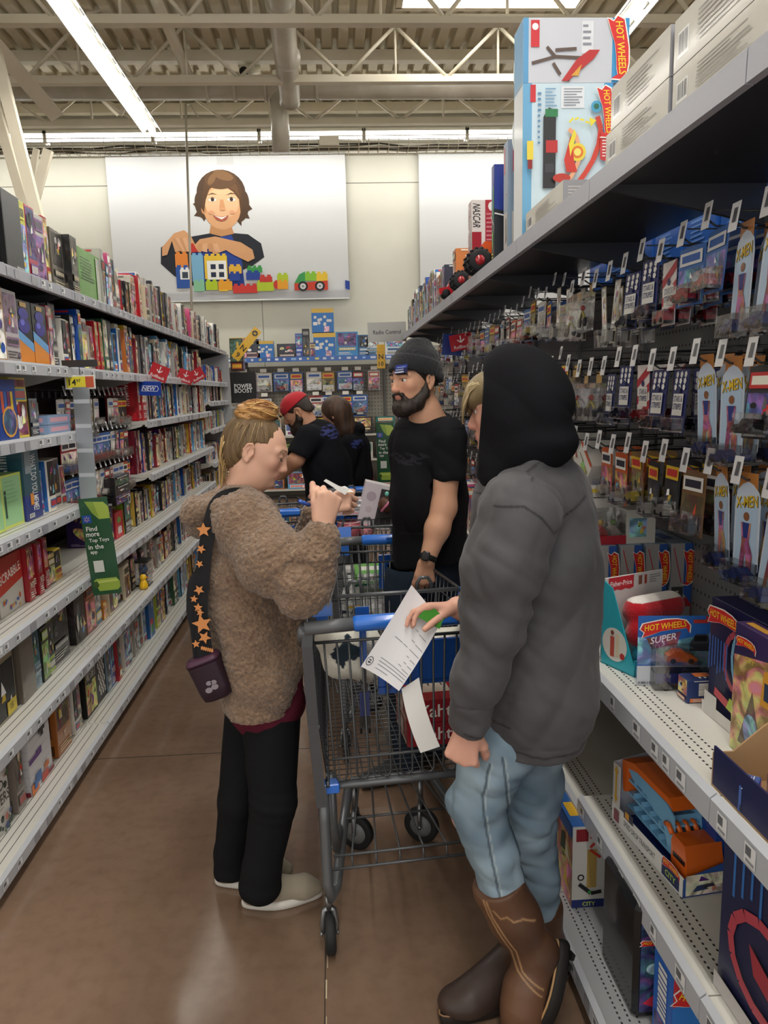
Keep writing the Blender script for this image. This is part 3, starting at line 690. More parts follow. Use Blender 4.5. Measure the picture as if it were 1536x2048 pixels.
def head(f, c, fw, up, size=1.0, female=False, k=.012, ears=True, lid=0):
    """head with face: c centre of the skull, fw face direction, up crown direction; height .225*size"""
    fw = unit(fw); up = unit(np.array(up)-fw*(np.array(up)@fw)); sd = np.cross(up, fw); s = size; c = np.array(c, float)
    R = np.stack([fw, sd, up], 1); P_ = lambda x, y, z: c+(fw*x+sd*y+up*z)*s      # x forward, y to its left, z up
    f.ell(P_(-.004, 0, .022), (.088*s, .073*s, .088*s), R, k)                    # cranium
    f.ell(P_(.035, 0, -.012), (.058*s, .063*s, .085*s), R, .03)                 # face mass
    f.ell(P_(.048, 0, -.062), (.040*s, (.036 if female else .043)*s, .040*s), R, .03)     # jaw front
    for y in (-1, 1):
        f.cap(P_(.0, .050*y, -.048), P_(.055, .022*y, -.088), .018*s, .014*s, .018)  # jaw line
        f.ell(P_(.064, .036*y, -.012), (.018*s, .022*s, .018*s), R, .02)          # cheek
        f.cap(P_(.086, .012*y, .032), P_(.070, .048*y, .030), .010*s, .009*s, .012)   # brow
        f.ell(P_(.093, .031*y, .012), (.013*s, .017*s, .011*s), R, .012, '-')     # eye socket
        f.ell(P_(.0765, .0305*y, .011), ((.0125-lid)*s,)*3, R, .002)                     # eyeball
        f.ell(P_(.0815, .0305*y, .0165+lid*2.4), (.011*s, .0155*s, .0075*s), R, .004)           # upper lid
        f.ell(P_(.0815, .0305*y, .004-lid*1.6), (.0095*s, .014*s, .005*s), R, .004)             # lower lid
        f.ell(P_(.100, .0105*y, -.026), (.010*s, .0075*s, .0075*s), R, .005)        # nostril wing
        if ears:
            f.ell(P_(-.012, .079*y, -.006), (.019*s, .0085*s, .031*s), R, .004); f.ell(P_(-.008, .090*y, -.003), (.0115*s, .0095*s, .020*s), R, .002, '-')
            f.chain([P_(.003, .086*y, .010), P_(-.008, .0875*y, .0235), P_(-.022, .088*y, .016), P_(-.028, .087*y, -.004), P_(-.018, .085*y, -.024)], [.0028*s, .0032*s, .0034*s, .003*s, .003*s], .002); f.ell(P_(-.006, .081*y, -.033), (.008*s, .006*s, .009*s), R, .004)
            f.chain([P_(-.012, .084*y, .006), P_(-.017, .085*y, -.008), P_(-.008, .083*y, -.018)], [.0022*s]*3, .002); f.ell(P_(.004, .084*y, -.008), (.004*s, .004*s, .007*s), R, .003)
    nz = .0085 if female else .0105; f.cap(P_(.084, 0, .030), P_(.110, 0, -.021), .008*s, nz*s, .012); f.ell(P_(.110, 0, -.023), (nz*s,)*3, R, .006)  # nose
    f.ell(P_(.103, 0, -.033), (.008*s, .006*s, .004*s), R, .004)
    f.ell(P_(.083, 0, -.049), (.016*s, .022*s, .011*s), R, .012)                  # mouth mass
    f.ell(P_(.0965, 0, -.0475), (.007*s, .019*s, .0052*s), R, .004); f.ell(P_(.0955, 0, -.0575), (.0075*s, .017*s, .006*s), R, .004)
    f.cap(P_(.105, -.018, -.0527), P_(.105, .018, -.0527), .0016*s, .0016*s, .002, '-')
    f.ell(P_(.083, 0, -.083), (.016*s, .018*s, .015*s), R, .014)                  # chin
    return P_, R
def facecol(V, P_, s, base, lip='b06a62', brow='3a2a1e', browth=1.0, blush='d59a88', lid=0):
    """paint brows, lips, lids and blush as they grow on the skin"""
    c = np.tile(np.array(C3(base)), (len(V), 1)); o = P_(0, 0, 0); ax = [(P_(1, 0, 0)-o)/s, (P_(0, 1, 0)-o)/s, (P_(0, 0, 1)-o)/s]
    q = V-o; x, y, z = [(q@a)/s for a in ax]; x, y, z = x/1, y, z; fr = (x > .05)
    def mixin(m, col, a): m = np.clip(m*a, 0, 1)[:, None]; return lambda c_: c_*(1-m)+np.array(C3(col))*m
    ay = np.abs(y)
    near = (np.abs(x) < .14) & (np.abs(z) < .14) & (ay < .1)
    c = mixin(near*fr*np.exp(-(((ay-.038)/.02)**2+((z+.02)/.02)**2)), blush, .55)(c)
    c = mixin(near*np.exp(-(((x-.112)/.012)**2+(y/.013)**2+((z+.026)/.012)**2)), blush, .6)(c)
    bz = .036+.10*(ay-.012)-3.2*np.clip(ay-.036, 0, 1)**1.4
    c = mixin(near*fr*((ay > .012) & (ay < .052))*np.exp(-((z-bz)/(.0042*browth))**4), brow, .9)(c)
    c = mixin(near*(x > .085)*(ay < .021)*np.exp(-((z+.0525)/.0095)**4), lip, .9)(c)
    c = mixin(near*(x > .075)*np.exp(-(((ay-.0305)/.0135)**4+((z-.0105-lid*2.2)/.0022)**2)), '1a1210', .85)(c)
    return c
def eyes(t, P_, s, R, iris='3b2a1a', name='eye'):
    for y in (-1, 1):
        mb = MB().set('ece6e0', 'gloss'); c = P_(.0775, .0305*y, .0105); mb.ball(c, .0122*s, 8)
        f_ = R[:, 0]*.9; q = np.array(c)+R[:, 0]*.0080*s; mb.set(iris); mb.ball(q, .0060*s, 7); mb.set('050505'); mb.ball(q+R[:, 0]*.0038*s, .0030*s, 5)
        mb.build(name, t)
def strands(mb, roots, tips, r, cols, rng, mid=None, n=6, jit=.004):
    """fine hair locks from roots to tips"""
    for i in range(len(roots)):
        a, b = np.array(roots[i]), np.array(tips[i]); pts = []
        off = np.array([rng.uniform(-1, 1) for _ in range(3)])*jit
        for k in range(n+1):
            t = k/n; p = a*(1-t)+b*t+off*math.sin(PI*t)
            if mid is not None: p = p+np.array(mid[i])*math.sin(PI*t)
            pts.append(tuple(p))
        mb.tube(pts, [r*(1-.6*k/n) for k in range(n+1)], 4, rng.choice(cols), 'hair', True)

def seamcol(V, c, pts, Ymax, w, col, a=.85):
    """darken the stitched line whose side view (x,z) follows pts, on the near side only"""
    q = np.array([[p[0], p[2]] for p in pts]); P_ = V[:, [0, 2]]; d = np.full(len(V), 9.)
    for i in range(len(q)-1):
        ba = q[i+1]-q[i]; t = np.clip(((P_-q[i])@ba)/max((ba@ba), 1e-9), 0, 1); d = np.minimum(d, np.linalg.norm(P_-q[i]-t[:, None]*ba, axis=1))
    m = (np.exp(-(d/w)**4)*(V[:, 1] < Ymax)*a)[:, None]; return c*(1-m)+np.array(C3(col))*m
# ================================================================ woman in the brown fleece jacket
A = lambda x, y, Y=2.25: np.array(at(x, y, Y))
def woman():
    t = thing('person', 'woman with a blonde hair bun in a brown fleece hooded jacket, writing on a list', 'person', (-.33, 2.28, 0))
    loc = V3(-.33, 2.28, 0)
    YB = 2.26
    hc = A(512, 900, YB); fw = unit((.90, -.04, -.43)); up = unit((.42, 0, .9))
    f = Fld((-.72, 1.96, -.005), (.12, 2.62, 1.75), .0032)
    P_, R = head(f, hc, fw, up, .93, True)
    neck0 = A(499, 945, YB+.0); neck1 = A(470, 1005, YB+.01)
    f.chain([hc-fw*.02-up*.04, neck0, neck1, A(462, 1040, YB)], [.052, .054, .062, .08], .03)
    # trunk and legs beneath the clothes
    shR, shL = A(480, 1050, YB-.15), A(492, 1045, YB+.17)
    f.cap(shR, shL, .045, .045, .04); f.chain([A(470, 1070, YB), A(485, 1250, YB), A(520, 1400, YB)], [.09, .09, .09], .05)
    elR, wrR = A(600, 1178, 2.03), A(645, 1058, 2.02)
    elL, wrL = A(600, 1140, 2.42), A(640, 1022, 2.30)
    f.chain([shR, elR, wrR], [.048, .04, .027], .02); f.chain([shL, elL, wrL], [.048, .04, .027], .02)
    kR, aR = A(545, 1620, 2.16), A(520, 1765, 2.17); kL, aL = A(478, 1600, 2.30), A(463, 1740, 2.32)
    f.chain([A(535, 1430, 2.20), kR, aR, A(530, 1785, 2.18)], [.07, .045, .03, .03], .03); f.chain([A(505, 1430, 2.33), kL, aL, A(470, 1748, 2.33)], [.07, .045, .03, .03], .03)
    # right hand with the pen, left fist with the slips
    tR = hand(f, wrR+unit(V3(.35, 0, 1))*.012, V3(.22, .12, 1), V3(.35, -1, -.1), V3(-1, 0, .3), .98, (.75, .85, .95, 1.05), .05, .35, tdir=V3(-.15, .15, 1), fdir=V3(.3, .55, .85))
    tL = hand(f, wrL+V3(.01, 0, .01), V3(.95, -.05, .3), V3(.15, -.75, .65), V3(0, .5, .6), .98, (1.0, 1.1, 1.15, 1.2), .05, .5, tdir=V3(.8, .3, .5))
    V, F = f.mesh(1)
    c = facecol(V, P_, .93, 'd9ab93', 'b9786e', '8a6a4c', .7, 'd38f80')
    kn = np.exp(-((V[:, None, :]-np.array([tR[0], tR[1], tR[2], tR[4]])[None])**2).sum(-1)/.012**2).max(1)[:, None]*.4
    c = c*(1-kn)+np.array(hx('cc8878'))*kn
    skinmesh('body', V, F, c, 'skin', t, loc)
    mbx = MB(); eyes_parent = t
    # eyes are downcast: only the lids and lashes show
    mb = MB()
    for y in (-1, 1):
        for k in range(9):
            a = P_(.0885-.0006*abs(k-4), (.0305+.0028*(k-4))*y, .0085); b = P_(.0965-.001*abs(k-4), (.0305+.0034*(k-4))*y, .004); mb.tube([a, (np.array(a)+b)/2+up*-.0008, b], .0006, 4, '241a14', 'hair')
    mb.M = None; o = mb.build('eyelashes', t); o.location = -loc
    # ---- trousers
    f = Fld((-.72, 1.96, .02), (.12, 2.62, .78), .0045)
    f.cap(A(536, 1400, 2.225), A(508, 1400, 2.31), .092, .088, .05)
    f.chain([A(540, 1430, 2.215), A(546, 1600, 2.17), A(523, 1735, 2.16), A(520, 1768, 2.165)], [.094, .074, .058, .068], .02)
    f.chain([A(500, 1430, 2.34), A(476, 1600, 2.31), A(458, 1705, 2.32), A(458, 1740, 2.32)], [.086, .068, .050, .054], .02)
    f.cut((0, 0, .035), (0, 0, -1))
    f.fold((-.8, 1.9, 0), (.2, 2.7, .8), fold_dirs(.0035, 14, (.15, 0, 1), 3)); kz = A(545, 1600, 2.16)
    f.fold(kz-.12, kz+.12, lambda p: .004*np.sin((p[:, 2]-kz[2])*160+p[:, 0]*30)*np.exp(-((p-kz)**2).sum(1)/.004))
    V, F = f.mesh(2); skinmesh('trousers', V, F, '17181a', 'jersey', t, loc)
    # ---- maroon top showing under the jacket
    f = Fld((-.72, 1.96, .6), (.12, 2.62, 1.1), .005)
    f.chain([A(525, 1290, YB), A(533, 1400, YB)], [.105, .118], .03, '+', (V3(0, 1, 0), 1.12)); f.ell(A(533, 1405, YB), (.122, .15, .08), None, .03)
    f.cut(A(540, 1442, YB), (.12, 0, -1)); f.cap(A(578, 1340, 2.2), A(582, 1390, 2.2), .045, .035, .04)
    f.fold((-.8, 1.9, .5), (.2, 2.7, 1.1), fold_dirs(.004, 18, (0, 0, 1), 5))
    V, F = f.mesh(2); skinmesh('top', V, F, '5c1f30', 'jersey', t, loc)
    # ---- fleece jacket
    f = Fld((-.76, 1.9, .68), (.16, 2.66, 1.6), .0042)
    f.chain([A(478, 1040, YB), A(486, 1130, YB), A(502, 1230, YB), A(515, 1330, YB), A(526, 1385, YB)], [.112, .126, .130, .136, .128], .05, '+', (V3(0, 1, 0), 1.28))
    f.cap(A(486, 1040, YB-.13), A(492, 1038, YB+.14), .085, .085, .06)
    f.ell(A(520, 1396, YB), (.108, .175, .07), None, .05); f.cap(A(580, 1180, 2.22), A(580, 1310, 2.20), .06, .05, .05); f.ell(A(555, 1345, 2.2), (.07, .15, .09), None, .05)
    f.chain([A(497, 1052, YB-.13), A(545, 1125, 2.06), A(600, 1170, 2.02), A(628, 1118, 2.02), A(645, 1072, 2.02)], [.098, .095, .083, .066, .054], .035)
    f.chain([A(500, 1050, YB+.14), A(570, 1120, 2.42), A(600, 1110, 2.42), A(634, 1030, 2.31)], [.08, .072, .065, .05], .03)
    for a, b in (((645, 1066), 2.02), ((637, 1022), 2.305)): p = A(*a, b); f.ell(p, (.022, .026, .010), None, .004, '-')
    # hood lying on the shoulders
    pts = []
    for i in range(15):
        th = PI*(.02+.96*i/14); pts.append(A(468, 1036, YB)+V3(-.105*math.sin(th)+.085*(abs(math.cos(th))), -.115*math.cos(th), -.01+.015*math.cos(th*2)+.03*abs(math.cos(th))))
    f.chain(pts, [.026+.014*math.sin(PI*i/14) for i in range(15)], .012)
    hb = A(408, 1012, YB); f.ell(hb, (.060, .115, .048), None, .02); f.ell(hb+V3(.012, 0, .045), (.035, .08, .025), None, .02, '-')
    f.cap(hb+V3(-.02, -.08, -.01), hb+V3(.06, -.13, .02), .034, .03, .02); f.cap(hb+V3(-.02, .08, -.01), hb+V3(.06, .13, .02), .034, .03, .02)
    n0 = A(486, 985, YB); f.cap(n0+V3(.02, 0, .12), n0+V3(-.01, 0, -.08), .072, .064, .012, '-')
    el = A(600, 1170, 2.02); ctr = A(560, 1215, 2.05)
    def creases(p):
        q = p-el; r = np.sqrt((q**2).sum(1)); w = np.exp(-(r/.11)**2); return .0065*np.sin(r*110+4*vnoise(p, 9, 2))*w
    f.fold((-.8, 1.85, .9), (.2, 2.2, 1.45), creases)
    f.fold((-.8, 1.85, .6), (.2, 2.7, 1.5), fold_dirs(.008, 9, (1, 0, .75), 7)); f.fold((-.8, 1.85, .6), (.2, 2.7, 1.2), fold_dirs(.006, 12, (-.9, 0, .55), 9))
    f.cut(A(500, 1436, YB), (-.02, 0, -1))
    V, F = f.mesh(1); Nn = vnormals(V, F)
    V = V+Nn*(.0032*vnoise(V, 110, 4)+.0024*vnoise(V, 230, 5))[:, None]
    sh = (.5+.5*vnoise(V, 170, 8))[:, None]; c = np.array(hx('6b5444'))*(1-sh)+np.array(hx('98806a'))*sh
    skinmesh('fleece_jacket', V, F, c, 'sherpa', t, loc)
    # ---- hair
    f = Fld(hc-.28, hc+.28, .003); s = .93
    f.ell(P_(-.020, 0, .030), (.096*s, .080*s, .088*s), R, .02); f.ell(P_(-.052, 0, -.012), (.058, .070, .07), R, .03); f.ell(P_(-.062, 0, -.06), (.03, .045, .04), R, .03)
    HX = [-.15, -.05, -.03, -.018, .0, .02, .045, .069, .086, .11]; HZ = [-.105, -.085, -.061, .0, .030, .034, .032, .046, .074, .088]
    def hairline(X, Y, Z):
        x = ((X-hc[0])*fw[0]+(Y-hc[1])*fw[1]+(Z-hc[2])*fw[2])/s; u_ = R[:, 2]; z = ((X-hc[0])*u_[0]+(Y-hc[1])*u_[1]+(Z-hc[2])*u_[2])/s
        return (np.interp(x.ravel(), HX, HZ).reshape(x.shape)-z)*s*.7
    f.cutfn(hairline)
    bun = A(514, 824, YB)
    q_ = lambda p: vnoise(np.stack([np.arctan2(p[:, 1]-hc[1], p[:, 0]-bun[0])*2.2, (p[:, 2])*2, p[:, 0]*0], -1), 9, 3)
    f.fold(hc-.28, hc+.28, lambda p: .0018*q_(p)+.0012*vnoise(np.stack([np.arctan2(p[:, 1]-hc[1], p[:, 0]-bun[0])*3, p[:, 2]*.5, 0*p[:, 0]], -1), 22, 5))
    V, F = f.mesh(3); g = (.5+.5*vnoise(np.stack([np.arctan2(V[:, 1]-hc[1], V[:, 0]-bun[0])*6, V[:, 2]*2, V[:, 1]*2], -1), 6, 2))[:, None]
    c = np.array(hx('4c3b29'))*(1-g)+np.array(hx('806746'))*g
    h_ = skinmesh('hair', V, F, c, 'hair', t, loc)
    rng = random.Random(5); mb = MB()
    cols = ['c79b5c', 'b07c40', 'd8b478', '9c6a38', 'e0c08a', '8a5a30']
    # the bun: wrapped locks
    f = Fld(bun-.1, bun+.1, .003); f.ell(bun, (.064, .052, .037), None, .01); f.ell(bun+V3(-.022, 0, -.012), (.040, .04, .030), None, .02)
    f.fold(bun-.1, bun+.1, lambda p: .0022*np.sin((p[:, 2]-bun[2])*260+(p[:, 0]-bun[0])*120+3*vnoise(p, 22, 6)))
    V, F = f.mesh(1); g = (.5+.5*vnoise(V*V3(1, 1, 2.5), 55, 2))[:, None]; c = np.array(hx('9a6a3a'))*(1-g)+np.array(hx('cfa268'))*g
    skinmesh('hair_bun', V, F, c, 'hair', t, loc)
    for i in range(90):
        a0 = rng.uniform(0, 2*PI); tl = rng.uniform(-1.0, 1.0); rr = rng.uniform(.955, 1.0); pts = []
        ax1 = unit(V3(rng.uniform(-.9, .9), rng.uniform(-.5, .5), .8)); u = unit(np.cross(ax1, V3(0, 1, .2))); v = np.cross(ax1, u); L_ = rng.uniform(1, 2.6)
        for k in range(9):
            a = a0+L_*k/8; pp = (u*math.cos(a)+v*math.sin(a))*math.cos(tl)+ax1*math.sin(tl+.15*math.sin(a)); pts.append(bun+pp*V3(.0655, .053, .0385)*rr)
        mb.tube(pts, [.0006+.0017*math.sin(PI*k/8) for k in range(9)], 4, rng.choice(cols), 'hair')
    for i in range(9): # loose ends beside the bun
        a = bun+V3(.04, rng.uniform(-.02, .02), rng.uniform(-.02, .01)); mb.tube([a, a+V3(.02, -.005, rng.uniform(-.012, .012)), a+V3(rng.uniform(.03, .05), 0, rng.uniform(-.03, .018))], [.0012, .001, .0005], 4, rng.choice(cols), 'hair')
    o = mb.build('bun_strands', t); o.location = -loc
    mb = MB(); cols = ['a58a5e', '8a7048', 'b59a6c', '776040']
    for i in range(64): # locks swept up to the bun
        ang = rng.uniform(-2.9, 2.9); 
        a = P_(-.025+.088*math.cos(ang)*.86, .079*math.sin(ang), -.01+.05*math.cos(ang) if math.cos(ang) > 0 else -.03+.02*math.cos(ang)); b = bun+V3(0, rng.uniform(-.02, .02), -.025); m_ = (np.array(a)+b)/2; o_ = m_-np.array(P_(-.02, 0, .0)); o_ = unit(o_); rr = .094
        m2 = np.array(P_(-.02, 0, .02))+o_*rr*.93; mb.tube([a, (np.array(a)*.6+m2*.4)+o_*.010, m2, (m2*.5+b*.5)+o_*.004, b], [.0006, .0012, .0014, .001, .0008], 4, rng.choice(cols), 'hair')
    nape = A(455, 900, YB)
    for i in range(46): # long loose lock down the back of the neck
        a = nape+V3(rng.uniform(-.01, .035), rng.uniform(-.06, .06), rng.uniform(-.01, .06)); e = A(448+rng.uniform(-4, 6), 965+rng.uniform(-30, 32), YB-.03+rng.uniform(-.03, .03))
        mb.tube([a, (a*.6+e*.4)+V3(-.012, 0, 0), (a*.3+e*.7)+V3(-.010, 0, 0), e], [.002, .0022, .0016, .0005], 4, rng.choice(['c2a26a', 'a98a58', 'd2b682', '8d7048']), 'hair')
    o = mb.build('loose_strands', t); o.location = -loc
    mb = MB().set('d8c8a0', 'chrome'); p = A(457, 944, YB-.06); mb.ball(p, .0032, 5); mb.ball(p+V3(0, 0, -.008), .0024, 5); o = mb.build('earring', t); o.location = -loc
    # ---- shoes
    for (hx_, hy, tx, ty, yy, lab) in ((487, 1796, 640, 1772, 2.17, 'R'), (433, 1752, 588, 1722, 2.34, 'L')):
        a = np.array(atz(hx_, hy, .03)); d = unit(V3(1, .12 if lab == 'R' else .05, 0)); L_ = .262
        if lab == 'L': a = V3(a[0], 2.33, .03)
        s_ = V3(-d[1], d[0], 0); prof = [(0, .026), (.05, .034), (.12, .036), (.2, .046), (.24, .04), (.262, .018)]
        f = Fld(a-.1, a+V3(.36, .16, .16), .003); f.cap(a+d*.035, a+d*.07, .034, .034, .02); f.chain([a+d*.035+V3(0, 0, .015), a+d*.11+V3(0, 0, .018), a+d*.20+V3(0, 0, .006), a+d*.235], [.036, .040, .041, .026], .02, '+')
        f.cap(a+d*.035+V3(0, 0, .03), a+d*.06+V3(0, 0, .06), .036, .036, .02); f.cap(a+d*.04+V3(0, 0, .075), a+d*.045+V3(0, 0, .12), .024, .028, .01, '-')
        f.cap(a+d*.10+V3(0, 0, .052), a+d*.19+V3(0, 0, .034), .012, .008, .012); f.cut((0, 0, .022), (0, 0, -1)); V, F = f.mesh(1); sh_ = skinmesh('shoe', V, F, '9b917f', 'canvas', t, loc)
        mb = MB().set('d9d5cc', 'rubber'); rings = []
        for z, e in ((0, -.003), (.004, .002), (.016, .003), (.024, .001), (.028, -.004)):
            ring = []
            for k in range(28):
                th = 2*PI*k/28; u = .5-.5*math.cos(th); w = (.036+.011*math.sin(PI*min(1, u*1.1))**2)*math.sin(th); ring.append(tuple(a+d*(-.005+u*L_+e*-math.cos(th))+s_*(w*1.0+e*math.sin(th))+V3(0, 0, z-.03)))
            rings.append(ring)
        mb.loft(rings, smooth=True); mb.set('b5afa3'); 
        o = mb.build('shoe_sole', sh_); o.location = -loc; mb = MB()
    # ---- shoulder strap bag
    tb = thing('shoulder_bag', 'black strap with orange leaves and a small dark purple case hanging behind the woman', 'bag', tuple(A(415, 1372, 2.12)))
    o0 = np.array(A(415, 1372, 2.12)); mb = MB().set('121214', 'canvas')
    path = [A(500, 984, 2.18), A(462, 986, 2.14), A(432, 1010, 2.11), A(414, 1080, 2.10), A(406, 1150, 2.10), A(402, 1200, 2.10), A(404, 1260, 2.10), A(410, 1318, 2.10)]
    w_ = .026; rr = [p-V3(w_, 0, 0) for p in path]; 
    def ribbon(mb, path, w0, col, th=.003, nd=None):
        rings = []
        for i, p in enumerate(path):
            a_ = path[max(i-1, 0)]; b_ = path[min(i+1, len(path)-1)]; w = (w0 if i > 9 else w0*.45+w0*.055*i); tt = unit(b_-a_); sdv = unit(np.cross(tt, nd if nd is not None else V3(0, -1, 0))); n_ = np.cross(sdv, tt)
            rings.append([p+sdv*w+n_*th, p-sdv*w+n_*th, p-sdv*w-n_*th, p+sdv*w-n_*th])
        mb.loft(rings, col)
    def smooth_path(P_, n=5):
        out = []
        for i in range(len(P_)-1):
            p0, p1, p2, p3 = P_[max(i-1, 0)], P_[i], P_[i+1], P_[min(i+2, len(P_)-1)]
            for k in range(n): s = k/n; out.append(.5*((2*p1)+(-p0+p2)*s+(2*p0-5*p1+4*p2-p3)*s*s+(-p0+3*p1-3*p2+p3)*s**3))
        out.append(P_[-1]); return out
    ribbon(mb, smooth_path(path), .020, '131316')
    ribbon(mb, smooth_path([A(404, 1130, 2.13), A(385, 1165, 2.12), A(384, 1220, 2.12), A(392, 1260, 2.12), A(398, 1318, 2.12)]), .016, '17171a')
    ribbon(mb, smooth_path([A(424, 1150, 2.14), A(405, 1190, 2.15), A(412, 1260, 2.14), A(418, 1318, 2.14)]), .012, '0e0e10')
    mb.set('cd8850', 'canvas')
    def leaf(px, py, r, rot, n=5, Y=2.092):
        c_ = A(px, py, Y); pts = []
        for k in range(n*2): a_ = rot+PI*k/n; q = r*(1 if k % 2 == 0 else .45); pts.append(tuple(c_+V3(q*math.cos(a_), 0, q*math.sin(a_))))
        mb.add(pts, [tuple(range(len(pts)))])
    for px, py, r, ro in ((407, 1060, .022, .3), (402, 1098, .014, 1), (399, 1128, .012, 2), (398, 1180, .016, .8), (396, 1215, .014, .2), (388, 1198, .012, 1.4), (404, 1248, .03, .5), (400, 1225, .012, 0), (409, 1275, .02, 1.1), (392, 1288, .013, .4)): leaf(px, py, r, ro, Y=2.088 if py < 1200 else 2.085)
    for k in range(6): q = A(402+k*4, 1300+k, 2.086); mb.add([tuple(q), tuple(q+V3(.007, 0, .002)), tuple(q+V3(.006, 0, .012)), tuple(q+V3(0, 0, .010))], [(0, 1, 2, 3)])
    for v in ('strap',): o = mb.build('strap', tb); o.location = -o0
    mb = MB().set('2b1a26', 'leather'); a1, a2 = A(403, 1312, 2.11), A(428, 1368, 2.11); d = unit(a2-a1); s2 = unit(np.cross(d, V3(0, 1, 0)))
    rings = []
    for tt, wx, wy in ((0, .045, .03), (.012, .052, .035), (.02, .050, .034), (.1, .047, .034), (.13, .043, .03), (.137, .030, .02)):
        rings.append([tuple(a1+d*tt+s2*wx*math.copysign(abs(math.cos(2*PI*k/20))**.5, math.cos(2*PI*k/20))+V3(0, 1, 0)*wy*math.copysign(abs(math.sin(2*PI*k/20))**.5, math.sin(2*PI*k/20))) for k in range(20)])
    mb.loft(rings[1:], smooth=True); mb.set('4a2a3e'); mb.loft([rings[0], rings[1], rings[2]], smooth=True)
    c_ = a1+d*.085-V3(0, .036, 0)
    for (u, v, r) in ((-.010, .01, .011), (.010, .006, .011), (-.002, -.01, .009), (.012, -.008, .009)):
        mb.add([tuple(c_+s2*(u+r*math.cos(k))+d*(v+r*.8*math.sin(k))) for k in [2*PI*j/10 for j in range(10)]], [tuple(range(10))], '8a8088', 'matte')
    o = mb.build('case', tb); o.location = -o0
    # ---- pen, list, slips
    mb = MB(); a, b = A(598, 1002, 2.0), A(640, 1018, 2.05); d = b-a; a0 = a; mb.set('1f4fa8', 'gloss'); mb.tube([a, a+d*.5], [.0052, .0056], 10); mb.set('cfd3dc'); mb.tube([a+d*.5, a+d*1.3], [.0045, .004], 10); mb.tube([a+d*1.3, a+d*1.4], [.004, .001], 10); mb.set('1f4fa8'); mb.tube([a+V3(0, -.006, 0), a+d*.45+V3(0, -.007, 0)], .0015, 6)
    tag(mb.build('pen'), 'blue and white ballpoint pen held in the right hand of the woman', 'pen')
    mb = MB().set('d6d4d0', 'paper')
    def sheet(mb, rows, th=.0008, col=None):
        n = len(rows[0]); vs = [tuple(p) for r in rows for p in r]; m_ = len(rows)
        fs = [(i*n+j, i*n+j+1, (i+1)*n+j+1, (i+1)*n+j) for i in range(m_-1) for j in range(n-1)]
        off = V3(0, th, 0); vs2 = [tuple(np.array(v)+off) for v in vs]; k = len(vs)
        mb.add(vs+vs2, fs+[tuple(reversed([i+k for i in f])) for f in fs], col, None, True)
    rows = [[A(660, 1040, 2.03), A(664, 1045, 2.10), A(672, 1050, 2.2)], [A(655, 1090, 2.02), A(664, 1100, 2.09), A(676, 1100, 2.2)], [A(655, 1120, 2.02), A(662, 1135, 2.08), A(675, 1130, 2.2)], [A(646, 1150, 2.03), A(660, 1170, 2.09), A(673, 1160, 2.2)], [A(654, 1213, 2.05), A(657, 1214, 2.09), A(661, 1206, 2.2)]]
    sheet(mb, rows)
    tag(mb.build('shopping_list'), 'white paper shopping list hanging edge-on below the hand with the pen', 'paper')
    mb = MB().set('e4e2de', 'paper'); sheet(mb, [[A(647, 962, 2.29), A(652, 958, 2.29)], [A(672, 978, 2.27), A(678, 972, 2.27)], [A(690, 990, 2.26), A(700, 978, 2.26)]]); sheet(mb, [[A(668, 976, 2.3), A(690, 972, 2.3)], [A(680, 985, 2.27), A(708, 984, 2.27)]])
    tag(mb.build('paper_slip'), 'folded white paper slips sticking up from the left fist of the woman', 'paper')
    mb = MB().set('15161c', 'rubber'); c_ = wrL+V3(.012, 0, .01); mb.lathe([(.032, -.006), (.034, 0), (.032, .006)], 20, tuple(c_), 'x'); tag(mb.build('hair_tie'), 'dark elastic band around the left wrist of the woman', 'wristband')
woman()
